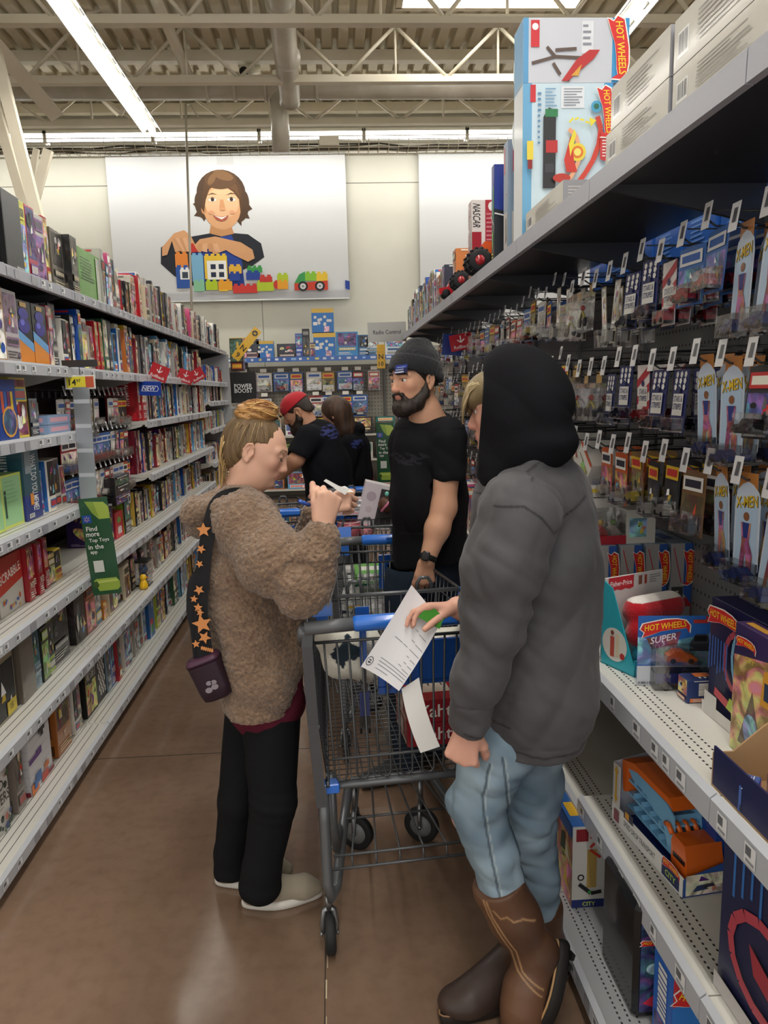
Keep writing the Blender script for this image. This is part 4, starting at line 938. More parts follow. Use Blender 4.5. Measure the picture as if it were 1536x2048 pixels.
# ================================================================ hooded person with boots
def sheet2(mb, rows, nrm, th=.0008):
    n = len(rows[0]); vs = [tuple(p) for r in rows for p in r]; m_ = len(rows)
    fs = [(i*n+j, i*n+j+1, (i+1)*n+j+1, (i+1)*n+j) for i in range(m_-1) for j in range(n-1)]
    vs2 = [tuple(np.array(v)+np.array(nrm)*th) for v in vs]; k = len(vs)
    mb.add(vs+vs2, fs+[tuple(reversed([i+k for i in f])) for f in fs], None, None, True)
def hooded():
    Y = 1.72
    loc = V3(.42, 1.8, 0); t = thing('person', 'person in a black hood, charcoal jacket, faded jeans and brown boots, holding a paper', 'person', tuple(loc))
    hc = A(1027, 824, Y+.06); fw = unit((-.86, .50, -.08)); up = unit((-.08, .02, 1)); s = .98
    f = Fld((.0, 1.30, -.005), (1.0, 2.35, 1.85), .0034)
    P_, R = head(f, hc, fw, up, s, lid=.0022)
    nk = A(1045, 905, Y+.03); f.chain([hc-up*.05, nk, A(1060, 970, Y+.04)], [.055, .058, .07], .03)
    shL, shR = A(1035, 1000, Y-.12), A(1100, 990, Y+.20)
    f.cap(shL, shR, .05, .05, .04); f.chain([A(1062, 1010, Y+.04), A(1070, 1250, Y+.05), A(1050, 1440, Y+.04)], [.10, .10, .09], .05)
    elL, wrL = A(985, 1235, Y-.13), A(940, 1452, Y-.12)
    elR, wrR = A(1000, 1250, Y+.26), A(915, 1215, Y+.12)
    f.chain([shL, elL, wrL], [.05, .042, .029], .02); f.chain([shR, elR, wrR], [.05, .042, .029], .02)
    # front leg steps forward with its heel up, rear leg stands
    kA, aA = A(945, 1625, Y+.02), A(1068, 1880, Y-.03); kB, aB = A(1055, 1640, Y+.17), A(1085, 1905, Y+.17)
    f.chain([A(1010, 1480, Y), kA, aA, A(1045, 1960, Y-.03)], [.07, .05, .035, .03], .03); f.chain([A(1060, 1480, Y+.1), kB, aB], [.07, .05, .035], .03)
    tL = hand(f, wrL+V3(-.004, 0, .0), V3(-.22, .02, -1), V3(-.15, -1, .1), V3(1, .2, 0), 1.0, (.75, .95, .8, .7), .05, .45, tdir=V3(.55, .25, -1), fdir=V3(.30, .10, -1))
    tR = hand(f, wrR+V3(-.012, -.005, 0), V3(-1, -.12, .10), V3(.1, .35, 1), V3(0, -1, -.3), .86, (.5, .45, .55, .75), .0, .1, tdir=V3(-.85, -.5, -.40), fdir=V3(-.90, .45, -.0))
    V, F = f.mesh(1); c = facecol(V, P_, s, 'd8a48f', 'b86a62', '7a6040', .9, 'd67f70')
    skinmesh('body', V, F, c, 'skin', t, loc)
    mb = MB(); eyes(t, [lambda *a: np.array(P_(*a))-loc][0], s, R, '5a6a70')
    # ---- hair fringe
    rng = random.Random(8); mb = MB(); cols = ['8a7858', '9c8a66', '6e5f44', 'b09c74']
    for i in range(260):
        y = rng.uniform(-.068, .07); z = .082-abs(y)*.35; a = P_(.045+rng.uniform(-.02, .02), y, z+.012); m_ = P_(.108-abs(y)*.35, y*1.08, .066+rng.uniform(-.01, .01)); e = P_(.132-abs(y)*.4, y*1.2+rng.uniform(-.006, .006), .022+rng.uniform(-.02, .012)-abs(y)*.3)
        a, m_, e = map(np.array, (a, m_, e)); mb.tube([a, (a+m_)/2+R[:, 2]*.006*s+R[:, 0]*.004, m_, (m_+e)/2+R[:, 0]*.004, e], [.0026, .003, .003, .002, .0005], 4, rng.choice(cols), 'hair')
    o = mb.build('hair', t); o.location = -loc
    f = Fld(hc-.2, hc+.2, .004); f.ell(P_(.045, 0, .060), (.066*s, .078*s, .050*s), R, .01); f.ell(P_(.085, 0, .045), (.030*s, .070*s, .032*s), R, .02); V, F = f.mesh(1); skinmesh('fringe', V, F, '7f6e4e', 'hair', o).location = (0, 0, 0)
    # ---- black hood
    f = Fld((.1, 1.35, 1.25), (.95, 2.2, 1.82), .0038); C_ = A(1062, 818, Y+.04)
    f.ell(A(1040, 808, Y+.04), (.112, .112, .140), None, .02); f.ell(A(1076, 820, Y+.0), (.086, .105, .105), None, .04); f.ell(A(1002, 800, Y+.05), (.070, .105, .126), None, .03)
    f.chain([A(1040, 865, Y+.03), A(1010, 925, Y+.03), A(995, 965, Y+.0)], [.10, .075, .035], .04); f.ell(A(1060, 900, Y+.03), (.09, .11, .05), None, .04)
    f.ell(A(1085, 880, Y), (.085, .11, .05), None, .03)
    dcut = unit(V3(-1, .12, .06)); f.cut(A(961, 800, Y), dcut)
    f.ell(P_(.075, 0, .0), (.10, .080, .125), R, .008, '-')
    f.fold((.1, 1.3, 1.2), (1, 2.2, 1.85), fold_dirs(.006, 9, (.5, 0, -.8), 3)); f.fold((.1, 1.3, 1.2), (1, 2.2, 1.85), lambda p: .006*np.exp(-((p[:, 2]-C_[2]-.03+.6*(p[:, 0]-C_[0]))/.012)**2)*np.clip((p[:, 0]-C_[0])*12, 0, 1))
    V, F = f.mesh(1); skinmesh('hood', V, F, '141418', 'jersey', t, loc)
    # ---- jacket
    f = Fld((.02, 1.28, .58), (1.0, 2.3, 1.56), .0045)
    f.chain([A(1072, 1015, Y+.04), A(1075, 1120, Y+.045), A(1072, 1250, Y+.045), A(1062, 1380, Y+.045), A(1058, 1470, Y+.04)], [.145, .15, .15, .158, .150], .05, '+', (V3(0, 1, 0), 1.15))
    f.cap(A(1040, 1010, Y-.10), A(1110, 990, Y+.2), .085, .085, .07); f.cap(A(1000, 1000, Y+.05), A(1000, 1400, Y+.05), .06, .07, .06)
    f.chain([A(1035, 1030, Y-.13), A(1005, 1130, Y-.15), A(985, 1245, Y-.15), A(958, 1350, Y-.14), A(946, 1436, Y-.125)], [.100, .090, .076, .070, .058], .03)
    f.chain([A(1095, 1020, Y+.22), A(1000, 1250, Y+.27), A(932, 1213, Y+.13)], [.085, .07, .050], .03)
    f.chain([A(1125, 918, Y+.0), A(1070, 925, Y-.06), A(1015, 970, Y-.06), A(988, 1030, Y-.03)], [.030, .034, .030, .02], .02)     # collar
    f.cap(A(1045, 890, Y+.03), A(1052, 945, Y+.04), .085, .075, .01, '-')
    for a, b in (((940, 1462), Y-.12), ((912, 1212), Y+.125)): f.ell(A(*a, b), (.033, .033, .016) if a[0] == 940 else (.014, .033, .033), None, .004, '-')
    elb = A(985, 1240, Y-.15)
    f.fold((.0, 1.2, .6), (1, 2.3, 1.6), fold_dirs(.011, 6, (-.3, 0, 1), 11)); f.fold((.0, 1.2, .6), (1, 2.3, 1.5), fold_dirs(.006, 13, (.5, .1, 1), 15)); f.fold((.0, 1.2, .6), (1, 2.3, 1.6), fold_dirs(.0035, 24, (-.8, 0, .6), 17)); f.fold(elb-.16, elb+.16, lambda p: .006*np.sin((p[:, 2]-elb[2])*70+(p[:, 0]-elb[0])*60+3*vnoise(p, 10, 2))*np.exp(-((p-elb)**2).sum(1)/.009))
    # seams: yoke and cuff
    def seam(f, pts, w=.0022, dp=.003):
        for i in range(len(pts)-1): f.cap(pts[i], pts[i+1], w, w, .006, '-')
    pk = A(1060, 1035, Y-.14)
    cu = A(946, 1400, Y-.13); f.fold(cu-.12, cu+.12, lambda p: .004*np.exp(-((p[:, 2]-cu[2]+.1*(p[:, 0]-cu[0]))/.003)**2))
    hm = A(1060, 1455, Y); f.fold((0, 1.2, .5), (1, 2.3, .9), lambda p: .003*np.exp(-((p[:, 2]-hm[2])/.003)**2)*(p[:, 0] > A(985, 1400, Y)[0]))
    f.cutfn(lambda X, Y_, Z: (hm[2]-.03-.012*np.cos((X-hm[0])*9)-Z)*np.where(X > A(972, 1400, Y)[0], 1., 1.)+0*Y_)
    V, F = f.mesh(2); g = (.5+.5*vnoise(V, 5, 3))[:, None]; c = np.array(hx('454447'))*(1-g)+np.array(hx('525053'))*g
    for pts in ([A(955, 988, Y), A(1000, 985, Y), A(1030, 1005, Y), A(1058, 1036, Y), A(1100, 1015, Y), A(1150, 985, Y)], [A(1110, 905, Y), A(1060, 918, Y), A(1025, 945, Y)], [A(905, 1408, Y), A(945, 1418, Y), A(1000, 1420, Y)], [A(955, 1370, Y), A(957, 1400, Y)], [A(975, 1462, Y), A(1060, 1470, Y), A(1130, 1462, Y), A(1172, 1440, Y)]): c = seamcol(V, c, pts, Y+.12, .0026, '1f1e20')
    skinmesh('work_jacket', V, F, c, 'canvas', t, loc)
    # ---- jeans
    f = Fld((.0, 1.45, .12), (.9, 2.15, .86), .0045)
    f.cap(A(1010, 1470, Y), A(1055, 1470, Y+.1), .095, .105, .05)
    f.chain([A(1000, 1490, Y), A(952, 1610, Y+.01), A(985, 1700, Y), A(1005, 1775, Y-.01)], [.097, .076, .068, .066], .02)
    f.chain([A(1055, 1490, Y+.09), A(1052, 1640, Y+.13), A(1070, 1740, Y+.15), A(1080, 1835, Y+.16)], [.103, .086, .072, .068], .02)
    f.fold((.0, 1.4, .1), (1, 2.2, .9), fold_dirs(.0055, 13, (1, .2, .45), 21)); f.fold((.0, 1.4, .1), (1, 2.2, .9), fold_dirs(.005, 22, (1, .1, -.4), 23))
    def sm(pts, w=.0016):
        for i in range(len(pts)-1): f.cap(pts[i], pts[i+1], w, w, .004)
    V, F = f.mesh(1); g = np.clip(.5+.55*vnoise(V, 7, 3)+.3*vnoise(V, 25, 4), 0, 1)[:, None]; c = np.array(hx('5f7484'))*(1-g)+np.array(hx('98acb9'))*g
    for pts, off in (([A(*q, Y) for q in ((966, 1496), (954, 1560), (957, 1600), (966, 1650), (975, 1700), (988, 1760))], 0), ([A(*q, Y) for q in ((988, 1480), (1000, 1560), (1016, 1630), (1036, 1700), (1050, 1770), (1056, 1820))], 0)):
        c = seamcol(V, c, pts, Y+.1, .0028, '37444d'); c = seamcol(V, c, [p+V3(.006, 0, 0) for p in pts], Y+.1, .0016, 'a8b4b8')
    skinmesh('jeans', V, F, c, 'denim', t, loc)
    # ---- boots
    # standing boot: shaft B, foot flat pointing left
    f = Fld((.1, 1.5, -.002), (.85, 2.15, .42), .0035)
    heelB = atz(1095, 1985, .05); ank = A(1068, 1930, Y+.13); toe = np.array(atz(925, 2002, .045)); hB = V3(ank[0]+.045, toe[1]+.12, .05)
    f.chain([A(1078, 1815, Y+.16), A(1083, 1890, Y+.155), ank+V3(0, 0, -.02)], [.068, .058, .052], .03)
    f.chain([hB+V3(0, 0, .012), toe+V3(.02, 0, .0)], [.044, .048], .04); f.ell(toe+V3(-.005, -.0, .0), (.062, .050, .040), None, .02)
    f.cap(V3(ank[0]-.01, hB[1]*.5+ank[1]*.5, .12), toe+V3(.055, .03, .012), .050, .040, .05); f.cap(ank, V3(ank[0]-.01, hB[1]*.5+ank[1]*.5, .10), .052, .05, .04); f.cut((0, 0, .03), (0, 0, -1))
    V, F = f.mesh(1); tt = np.clip((toe[0]+.16-V[:, 0])/.05, 0, 1)*np.clip((.17-V[:, 2])/.03, 0, 1); g = (.5+.5*vnoise(V, 14, 2))[:, None]
    c = (np.array(hx('4a3226'))*(1-g)+np.array(hx('664832'))*g)*(1-tt[:, None])+np.array(hx('3d2f29'))*tt[:, None]
    bB = skinmesh('boot', V, F, c, 'leather', t, loc); d = unit(toe-hB); d[2] = 0; d = unit(d); sdir = V3(-d[1], d[0], 0)
    mb = MB().set('2a2320', 'rubber'); a0 = hB-d*.05; L_ = np.linalg.norm((toe-hB)[:2])+.115
    rings = []
    for z, e, col in ((0, -.002, 0), (.006, .004, 0), (.026, .006, 0), (.034, .001, 0)):
        ring = []
        for k in range(32):
            th = 2*PI*k/32; u = .5-.5*math.cos(th); w = (.040+.014*math.sin(PI*min(1, u))**2*(1 if u > .4 else .6))*math.sin(th); p = a0+d*(u*L_-e*math.cos(th))+sdir*(w+e*math.sin(th)); ring.append((p[0], p[1], z))
        rings.append(ring)
    mb.loft(rings, smooth=True); mb.set('8a6848', 'leather')
    mb.tube([tuple(V3(q[0], q[1], .037)) for q in rings[2]], .0022, 5, closed=True); o = mb.build('sole', bB); o.location = -loc
    # stepping boot: shaft A, heel raised, sole turned to the right
    f = Fld((.1, 1.3, -.002), (.85, 2.1, .5), .0035)
    top = A(998, 1775, Y-.01); an = A(1062, 1895, Y-.03); hl = A(1082, 1905, Y-.035); ball = V3(an[0]-.035, an[1]-.045, .075); toe2 = V3(an[0]-.055, an[1]-.06, .035)
    f.chain([top+V3(0, 0, .0), top*.5+an*.5, an], [.069, .062, .055], .03, ); f.chain([hl, an*.35+ball*.65, ball, toe2], [.047, .050, .050, .034], .03, '+')
    f.cut((0, 0, .004), (0, 0, -1)); f.cut(top+V3(.0, 0, .018), (-.25, 0, 1))
    V, F = f.mesh(1); g = (.5+.5*vnoise(V, 12, 2))[:, None]; hd = np.exp(-(((V-hl)**2).sum(1))/.055**2)[:, None]; hd = np.clip(hd*2-.5, 0, 1)
    c = (np.array(hx('4a3326'))*(1-g)+np.array(hx('6e4d38'))*g)*(1-hd)+np.array(hx('241f1d'))*hd
    for pts in ([A(958, 1772, Y), A(968, 1800, Y), A(985, 1828, Y), A(1010, 1862, Y), A(1022, 1900, Y), A(1062, 1930, Y)], [A(963, 1772, Y), A(975, 1802, Y), A(992, 1826, Y), A(1018, 1860, Y), A(1030, 1898, Y), A(1066, 1920, Y)], [A(975, 1785, Y), A(988, 1798, Y), A(1000, 1792, Y), A(1012, 1800, Y), A(1030, 1795, Y), A(1056, 1803, Y)]): c = seamcol(V, c, pts, Y+.02, .0022, 'b08a62', .8)
    bA = skinmesh('boot', V, F, c, 'leather', t, loc)
    mb = MB().set('1d1a18', 'rubber'); D_ = unit(toe2-hl); nr = unit(np.cross(D_, V3(0, 1, 0))); nr = nr if nr[0] > 0 else -nr; sd2 = np.cross(D_, nr); Lf = np.linalg.norm(toe2-hl)+.07; a0 = hl-D_*.045+nr*.040
    rings = []
    for z, e in ((-.008, -.002), (0, .004), (.018, .005), (.026, .0)):
        ring = []
        for k in range(30):
            th = 2*PI*k/30; u = .5-.5*math.cos(th); w = (.038+.014*math.sin(PI*u)**2)*math.sin(th); ring.append(tuple(a0+D_*(u*Lf-e*math.cos(th))+sd2*(w+e*math.sin(th))+nr*z))
        rings.append(ring)
    mb.loft(rings, smooth=True)
    for k in range(9):
        q = a0+D_*(.02+k*.026)+nr*.026; 
        for sg in (-1, 1): c0 = q+sd2*sg*.022; mb.add([tuple(c0+D_*a_*.009+sd2*b_*.014+nr*h_) for a_, b_, h_ in ((-1, -1, -.002), (1, -1, -.002), (1, 1, -.002), (-1, 1, -.002), (-.8, -.9, .007), (.8, -.9, .007), (.8, .9, .007), (-.8, .9, .007))], [(0, 3, 2, 1), (4, 5, 6, 7), (0, 1, 5, 4), (1, 2, 6, 5), (2, 3, 7, 6), (3, 0, 4, 7)], '141211')
    mb.set('b08a5e', 'leather'); mb.tube([tuple(p) for p in rings[0]], .003, 5, closed=True); o = mb.build('sole', bA); o.location = -loc
    # ---- pen in the fist, the sheet of paper
    mb = MB().set('a9abad', 'gloss'); a = A(950, 1476, Y-.13); mb.tube([a, A(963, 1466, Y-.14)], .0052, 10); mb.tube([a, a-(A(963, 1466, Y-.14)-a)*1.5], .004, 8); tag(mb.build('marker_pen'), 'grey marker pen clenched in the lower fist of the hooded person', 'pen')
    return tR
HR = hooded()
def bigpaper():
    Yp = 1.86
    c = {k: at(x, y, yy) for k, x, y, yy in (('t', 823, 1170, 1.87), ('l', 722, 1333, 1.82), ('b', 798, 1382, 1.78), ('r', 882, 1245, 1.81))}
    mb = MB().set('d9d8db', 'paper'); n = 8; rows = []
    for i in range(n+1):
        u = i/n; row = []
        for j in range(n+1):
            v = j/n; p = Vector(c['t'])*(1-u)*(1-v)+Vector(c['l'])*u*(1-v)+Vector(c['r'])*(1-u)*v+Vector(c['b'])*u*v
            p.y += .020*math.sin(PI*v)*(1-.4*u)-.01*math.sin(PI*u); row.append(np.array(p))
        rows.append(row)
    sheet2(mb, rows, (0, .6, 0)); 
    ln = Vector((0, -.0012, 0))
    def P_(u, v):
        u_, v_ = u*n, v*n; i, j = min(int(u_), n-1), min(int(v_), n-1); a, b = u_-i, v_-j
        p = rows[i][j]*(1-a)*(1-b)+rows[i+1][j]*a*(1-b)+rows[i][j+1]*(1-a)*b+rows[i+1][j+1]*a*b; return Vector(p)+ln
    def quad(u0, v0, u1, v1, col):
        k = 4
        for q in range(k): a, b = v0+(v1-v0)*q/k, v0+(v1-v0)*(q+1)/k; mb.add([P_(u0, a), P_(u1, a), P_(u1, b), P_(u0, b)], [(0, 1, 2, 3)], col, 'paper')
    for u, v0, v1 in ((.30, .62, .70), (.31, .74, .93), (.42, .66, .74), (.43, .78, .96), (.52, .30, .52), (.52, .55, .66), (.52, .72, .97), (.60, .74, .80), (.61, .84, .97), (.68, .75, .82), (.69, .86, .97), (.74, .68, .76), (.76, .8, .97), (.80, .28, .97), (.84, .28, .97), (.88, .3, .97), (.93, .3, .62)):
        quad(u, v0, u+.005, v1, '55555c')
    # round stamp
    cc = (.90, .10)
    for k in range(16):
        a, b = 2*PI*k/16, 2*PI*(k+1)/16
        mb.add([P_(cc[0]+r*.055*math.cos(t_), cc[1]+r*.08*math.sin(t_)) for r, t_ in ((1, a), (.85, a), (.85, b), (1, b))], [(0, 1, 2, 3)], '2a2a30', 'paper')
    for a, b in ((-.4, 0), (.1, .4), (.2, -.3)): quad(cc[0]+a*.05, cc[1]-.03, cc[0]+a*.05+.012, cc[1]+.03+b*.02, '2a2a30')
    tag(mb.build('order_sheet'), 'large white ruled sheet with a round stamp held out over the cart handle', 'paper')
    mb = MB().set('3c8a22', 'paper'); g = [at(860, 1208, 1.80), at(836, 1234, 1.80), at(879, 1258, 1.785), at(888, 1236, 1.79)]
    mb.add([tuple(p) for p in g]+[tuple(p+Vector((0, .001, 0))) for p in g], [(0, 1, 2, 3), (7, 6, 5, 4), (0, 4, 5, 1), (1, 5, 6, 2), (2, 6, 7, 3), (3, 7, 4, 0)])
    o = tag(mb.build('gift_card'), 'green card corner held under the thumb on the big sheet', 'card')
    mb = MB().set('e2e1de', 'paper'); rows = []
    for i in range(9):
        u = i/8; l = at(803+18*u+20*u*u, 1378+128*u, 1.80-.02*math.sin(2*u)); r = at(838+22*u+20*u*u, 1355+138*u, 1.80-.02*math.sin(2*u)); rows.append([np.array(l), np.array(r)])
    sheet2(mb, rows, (0, 1, 0)); tag(mb.build('paper_strip'), 'blank white paper strip hanging down below the big ruled sheet', 'paper')
bigpaper()
# ================================================================ man in the beanie
def hairshell(P_, R, s, hc, HX, HZ, grow=.008, res=.0035, k=.01, cap_=True):
    f = Fld(hc-.2, hc+.2, res); f.ell(P_(-.004, 0, .024), ((.088+grow/s)*s, (.073+grow/s)*s, (.088+grow/s)*s), R, k)
    f.ell(P_(-.05, 0, -.03), (.045*s, .062*s, .05*s), R, .03)
    f.cutfn(lambda X, Y_, Z: (np.interp((((X-hc[0])*R[0, 0]+(Y_-hc[1])*R[1, 0]+(Z-hc[2])*R[2, 0])/s).ravel(), HX, HZ).reshape(np.broadcast(X, Y_, Z).shape)-((X-hc[0])*R[0, 2]+(Y_-hc[1])*R[1, 2]+(Z-hc[2])*R[2, 2])/s)*s*.7)
    return f
def beard(f, P_, R, s, full=1.0):
    for y in (-1, 1): f.chain([P_(.004, .068*y, -.012), P_(.012, .062*y, -.05), P_(.045, .046*y, -.085), P_(.078, .018*y, -.100)], [.010*s, .020*s, .024*s*full, .026*s*full], .02); f.chain([P_(.098, .004*y, -.040), P_(.094, .024*y, -.044), P_(.084, .031*y, -.066)], [.0055*s, .007*s, .012*s], .008)
    f.ell(P_(.080, 0, -.095), (.030*s, .038*s, .032*s*full), R, .02); f.ell(P_(.097, 0, -.054), (.022*s, .0175*s, .009*s), R, .003, '-')
def emblem(V, c, p, r, col, sc):
    q = ((V-p)/np.array(r)); m = np.clip(3*(1-(q**2).sum(1)), 0, 1)*(vnoise(V*V3(1, .2, 1.8), sc, 9) > -.05); m = m[:, None]*.85
    return c*(1-m)+np.array(hx(col))*m
def beanie_man():
    Y = 2.92; loc = V3(.47, 2.98, 0); t = thing('person', 'bearded man in a dark beanie and black t-shirt with a watch behind the cart', 'person', tuple(loc))
    hc = A(829, 762, Y); fw = unit((-.80, -.58, -.10)); up = unit((-.06, 0, 1)); s = .98
    f = Fld((.05, 2.55, -.005), (.95, 3.45, 1.82), .0036)
    P_, R = head(f, hc, fw, up, s, lid=.0022)
    f.chain([hc-up*.05-fw*.015, A(850, 825, Y+.01), A(862, 855, Y+.02)], [.058, .060, .075], .03)
    sh, sh2 = A(898, 880, Y-.07), A(825, 880, Y+.28); el, wr = A(888, 1015, Y-.10), A(854, 1122, Y-.16)
    f.cap(sh, sh2, .05, .05, .04); f.chain([A(858, 880, Y+.08), A(856, 1120, Y+.08)], [.10, .09], .05)
    f.chain([sh, el], [.055, .046], .03); f.chain([el, el*.6+wr*.4, wr], [.046, .045, .030], .03)
    f.chain([sh2, A(835, 1010, Y+.30), A(840, 1110, Y+.28)], [.05, .042, .03], .03)
    th = hand(f, wr, V3(-.10, -.05, -1), V3(.25, -1, .1), V3(-1, -.1, 0), .98, (.55, .7, .8, .85), .05, .4, tdir=V3(-.45, -.2, -1), fdir=V3(.12, .05, -1))
    hand(f, A(840, 1110, Y+.28), V3(-.2, 0, -1), V3(-1, 0, 0), V3(0, -1, 0), .95, (.5, .6, .7, .8))
    f.chain([A(820, 1180, Y+.02), A(815, 1420, Y+.02), V3(A(815, 1420, Y)[0], Y+.03, .06)], [.06, .05, .04], .03); f.chain([A(885, 1190, Y+.18), A(885, 1420, Y+.18), V3(A(880, 1420, Y)[0], Y+.2, .06)], [.06, .05, .04], .03)
    V, F = f.mesh(1); c = facecol(V, P_, s, 'd2a083', 'b3746a', '241812', 1.5, 'cf8a76', .0022); skinmesh('body', V, F, c, 'skin', t, loc)
    eyes(t, lambda *a: np.array(P_(*a))-loc, s, R, '2c1c12')
    f = Fld(hc-.2, hc+.2, .003); beard(f, P_, R, s, 1.15)
    f.fold(hc-.2, hc+.2, lambda p: .0016*vnoise(p*V3(1, 1, .4), 140, 3)+.0015*vnoise(p, 60, 4))
    V, F = f.mesh(1); g = (.5+.5*vnoise(V*V3(1, 1, .4), 90, 2))[:, None]; skinmesh('beard', V, F, np.array(hx('14100e'))*(1-g)+np.array(hx('3a2e27'))*g, 'hair', t, loc)
    for y in (-1, 1):
        mb = MB().set('1c1310', 'hair'); pts = [np.array(P_(.104-abs(k)*.0-.0022*k*k*.5, (.012+.008*k)*y, .0365+.0018*k-.0007*k*k)) for k in range(5)]; mb.tube(pts, [.0028, .0036, .0036, .003, .0012], 6); o = mb.build('eyebrow', t); o.location = -loc
    f = hairshell(P_, R, s, hc, [-.15, -.04, -.03, .03, .12], [-.03, -.03, -.02, -.02, .09], .004)
    V, F = f.mesh(1); skinmesh('hair', V, F, '1b1512', 'hair', t, loc)
    # beanie
    f = Fld(hc-.22, hc+.28, .0035); f.ell(P_(-.010, 0, .050), (.106*s, .092*s, .085*s), R, .02); f.ell(P_(-.030, .0, .100), (.070*s, .064*s, .058*s), R, .05); f.ell(P_(-.066, 0, .108), (.03, .036, .032), R, .03); f.ell(P_(-.052, 0, .0), (.062, .080, .055), R, .03)
    nb = unit(R[:, 2]*.93+R[:, 0]*-.36+R[:, 1]*0)
    f.cut(P_(-.0, 0, .036)-nb*.010, -nb*1.0)
    base = P_(0, 0, .036)
    def rib(p): return .0016*np.sin(np.arctan2((p-hc)@R[:, 1], (p-hc)@R[:, 0])*110)
    f.fold(hc-.22, hc+.28, rib); 
    cl = lambda p: (p-base)@nb
    f.fold(hc-.22, hc+.28, lambda p: -.0045*(1/(1+np.exp((cl(p)-.046)*900)))); f.fold(hc-.22, hc+.28, lambda p: .006*np.sin(cl(p)*90+((p-hc)@R[:, 0])*20)*np.clip((cl(p)-.06)*14, 0, 1))
    V, F = f.mesh(1); bn = skinmesh('beanie', V, F, '26272a', 'knit', t, loc)
    mb = MB(); # embroidered patch on the turn-up
    th0 = math.radians(22); cdir = R[:, 0]*math.cos(th0)+R[:, 1]*math.sin(th0); tdir = -R[:, 0]*math.sin(th0)+R[:, 1]*math.cos(th0)
    pc = P_(-.0098+.112*math.cos(th0)*.985, .092*math.sin(th0)*1.08, .055)
    fcx = Face(mb, tuple(np.array(pc)+cdir*.0055-tdir*.028-nb*.018), tuple(tdir*.056), tuple(nb*.036)); fcx.n = Vector(cdir)
    fcx.rect(0, 0, 1, 1, '23284e', 'knit'); fcx.rect(.08, .58, .92, .9, '3a4a9a', 'knit'); fcx.rect(.1, .35, .7, .5, '8d93b8', 'knit'); fcx.rect(.05, .08, .75, .24, 'b8bccb', 'knit'); fcx.rect(.2, .64, .8, .70, 'a8b0d8', 'knit')
    o = mb.build('patch', bn); o.location = -loc
    # t-shirt
    f = Fld((.02, 2.55, .72), (.95, 3.5, 1.60), .0045)
    f.chain([A(855, 890, Y+.10), A(858, 1000, Y+.10), A(858, 1120, Y+.10)], [.150, .150, .150], .05, '+', (unit(V3(.6, 1, 0)), 1.25)); f.cap(A(892, 872, Y-.05), A(828, 874, Y+.26), .072, .072, .08); f.ell(A(825, 1000, Y), (.075, .11, .15), None, .05)
    f.chain([A(896, 880, Y-.07), A(900, 945, Y-.09)], [.082, .074], .03); f.chain([sh2, A(828, 985, Y+.30)], [.075, .075], .03)
    f.cut((0, 0, A(850, 1142, Y)[2]), (.05, 0, -1)); f.ell(A(902, 975, Y-.095), (.075, .075, .028), None, .003, '-'); f.ell(A(849, 822, Y+.005), (.088, .085, .038), None, .008, '-')
    f.fold((0, 2.5, .7), (1, 3.5, 1.6), fold_dirs(.0075, 8, (.15, 0, 1), 31)); f.fold((0, 2.5, 1.1), (1, 3.5, 1.5), fold_dirs(.004, 14, (.7, 0, -.7), 33))
    V, F = f.mesh(1); cc = emblem(V, np.tile(np.array(hx('18181b')), (len(V), 1)), A(818, 915, Y), (.085, .5, .028), '2c2c32', 70); ts = skinmesh('t_shirt', V, F, cc, 'jersey', t, loc)
    # faint tone-on-tone print follows the chest
    # jeans
    f = Fld((.02, 2.6, .04), (.95, 3.45, .95), .005); f.cap(A(825, 1150, Y+.02), A(885, 1150, Y+.18), .115, .11, .05)
    f.chain([A(818, 1180, Y+.02), A(815, 1420, Y+.02), V3(A(815, 1420, Y)[0], Y+.03, .08)], [.105, .078, .066], .02); f.chain([A(890, 1180, Y+.18), A(885, 1420, Y+.18), V3(A(880, 1420, Y)[0], Y+.2, .08)], [.105, .078, .066], .02)
    f.fold((0, 2.5, 0), (1, 3.5, 1), fold_dirs(.006, 10, (.1, 0, 1), 37)); V, F = f.mesh(2); g = (.5+.5*vnoise(V, 8, 3))[:, None]; skinmesh('jeans', V, F, np.array(hx('161d29'))*(1-g)+np.array(hx('2c3a4c'))*g, 'denim', t, loc)
    for px_, yy in ((815, Y+.03), (880, Y+.2)):
        x0 = A(px_, 1420, Y)[0]; f = Fld((x0-.28, yy-.1, -.002), (x0+.12, yy+.1, .14), .005); f.chain([V3(x0+.02, yy, .05), V3(x0-.08, yy-.02, .05), V3(x0-.18, yy-.05, .035)], [.045, .045, .035], .02); f.cut((0, 0, .002), (0, 0, -1)); V, F = f.mesh(1); skinmesh('shoe', V, F, '2a2a2c', 'canvas', t, loc)
    # watch
    d = unit(wr-el); c0 = wr-d*.012; wt = thing('wrist_watch', 'black smart watch on the left wrist of the man in the beanie', 'watch', tuple(c0)); mb = MB().set('141517', 'rubber')
    u = unit(np.cross(d, V3(0, 1, 0))); v = np.cross(d, u)
    for k in (0,): mb.loft([[tuple(d*h_+u*r_*math.cos(2*PI*j/24)+v*r_*1.05*math.sin(2*PI*j/24)) for j in range(24)] for h_, r_ in ((-.011, .0325), (-.010, .0345), (.010, .0345), (.011, .0325))], smooth=True)
    mb.build('band', wt); nv = unit(V3(-.5, -1, 0)); nv = unit(nv-d*(nv@d)); uu = np.cross(d, nv); mb = MB().set('1b1d20', 'gloss'); cc = nv*.036
    def rr(e, h_): return [tuple(cc+nv*h_+d*(.019-e)*math.copysign(abs(math.cos(a))**.5, math.cos(a))+uu*(.016-e)*math.copysign(abs(math.sin(a))**.5, math.sin(a))) for a in [2*PI*j/20 for j in range(20)]]
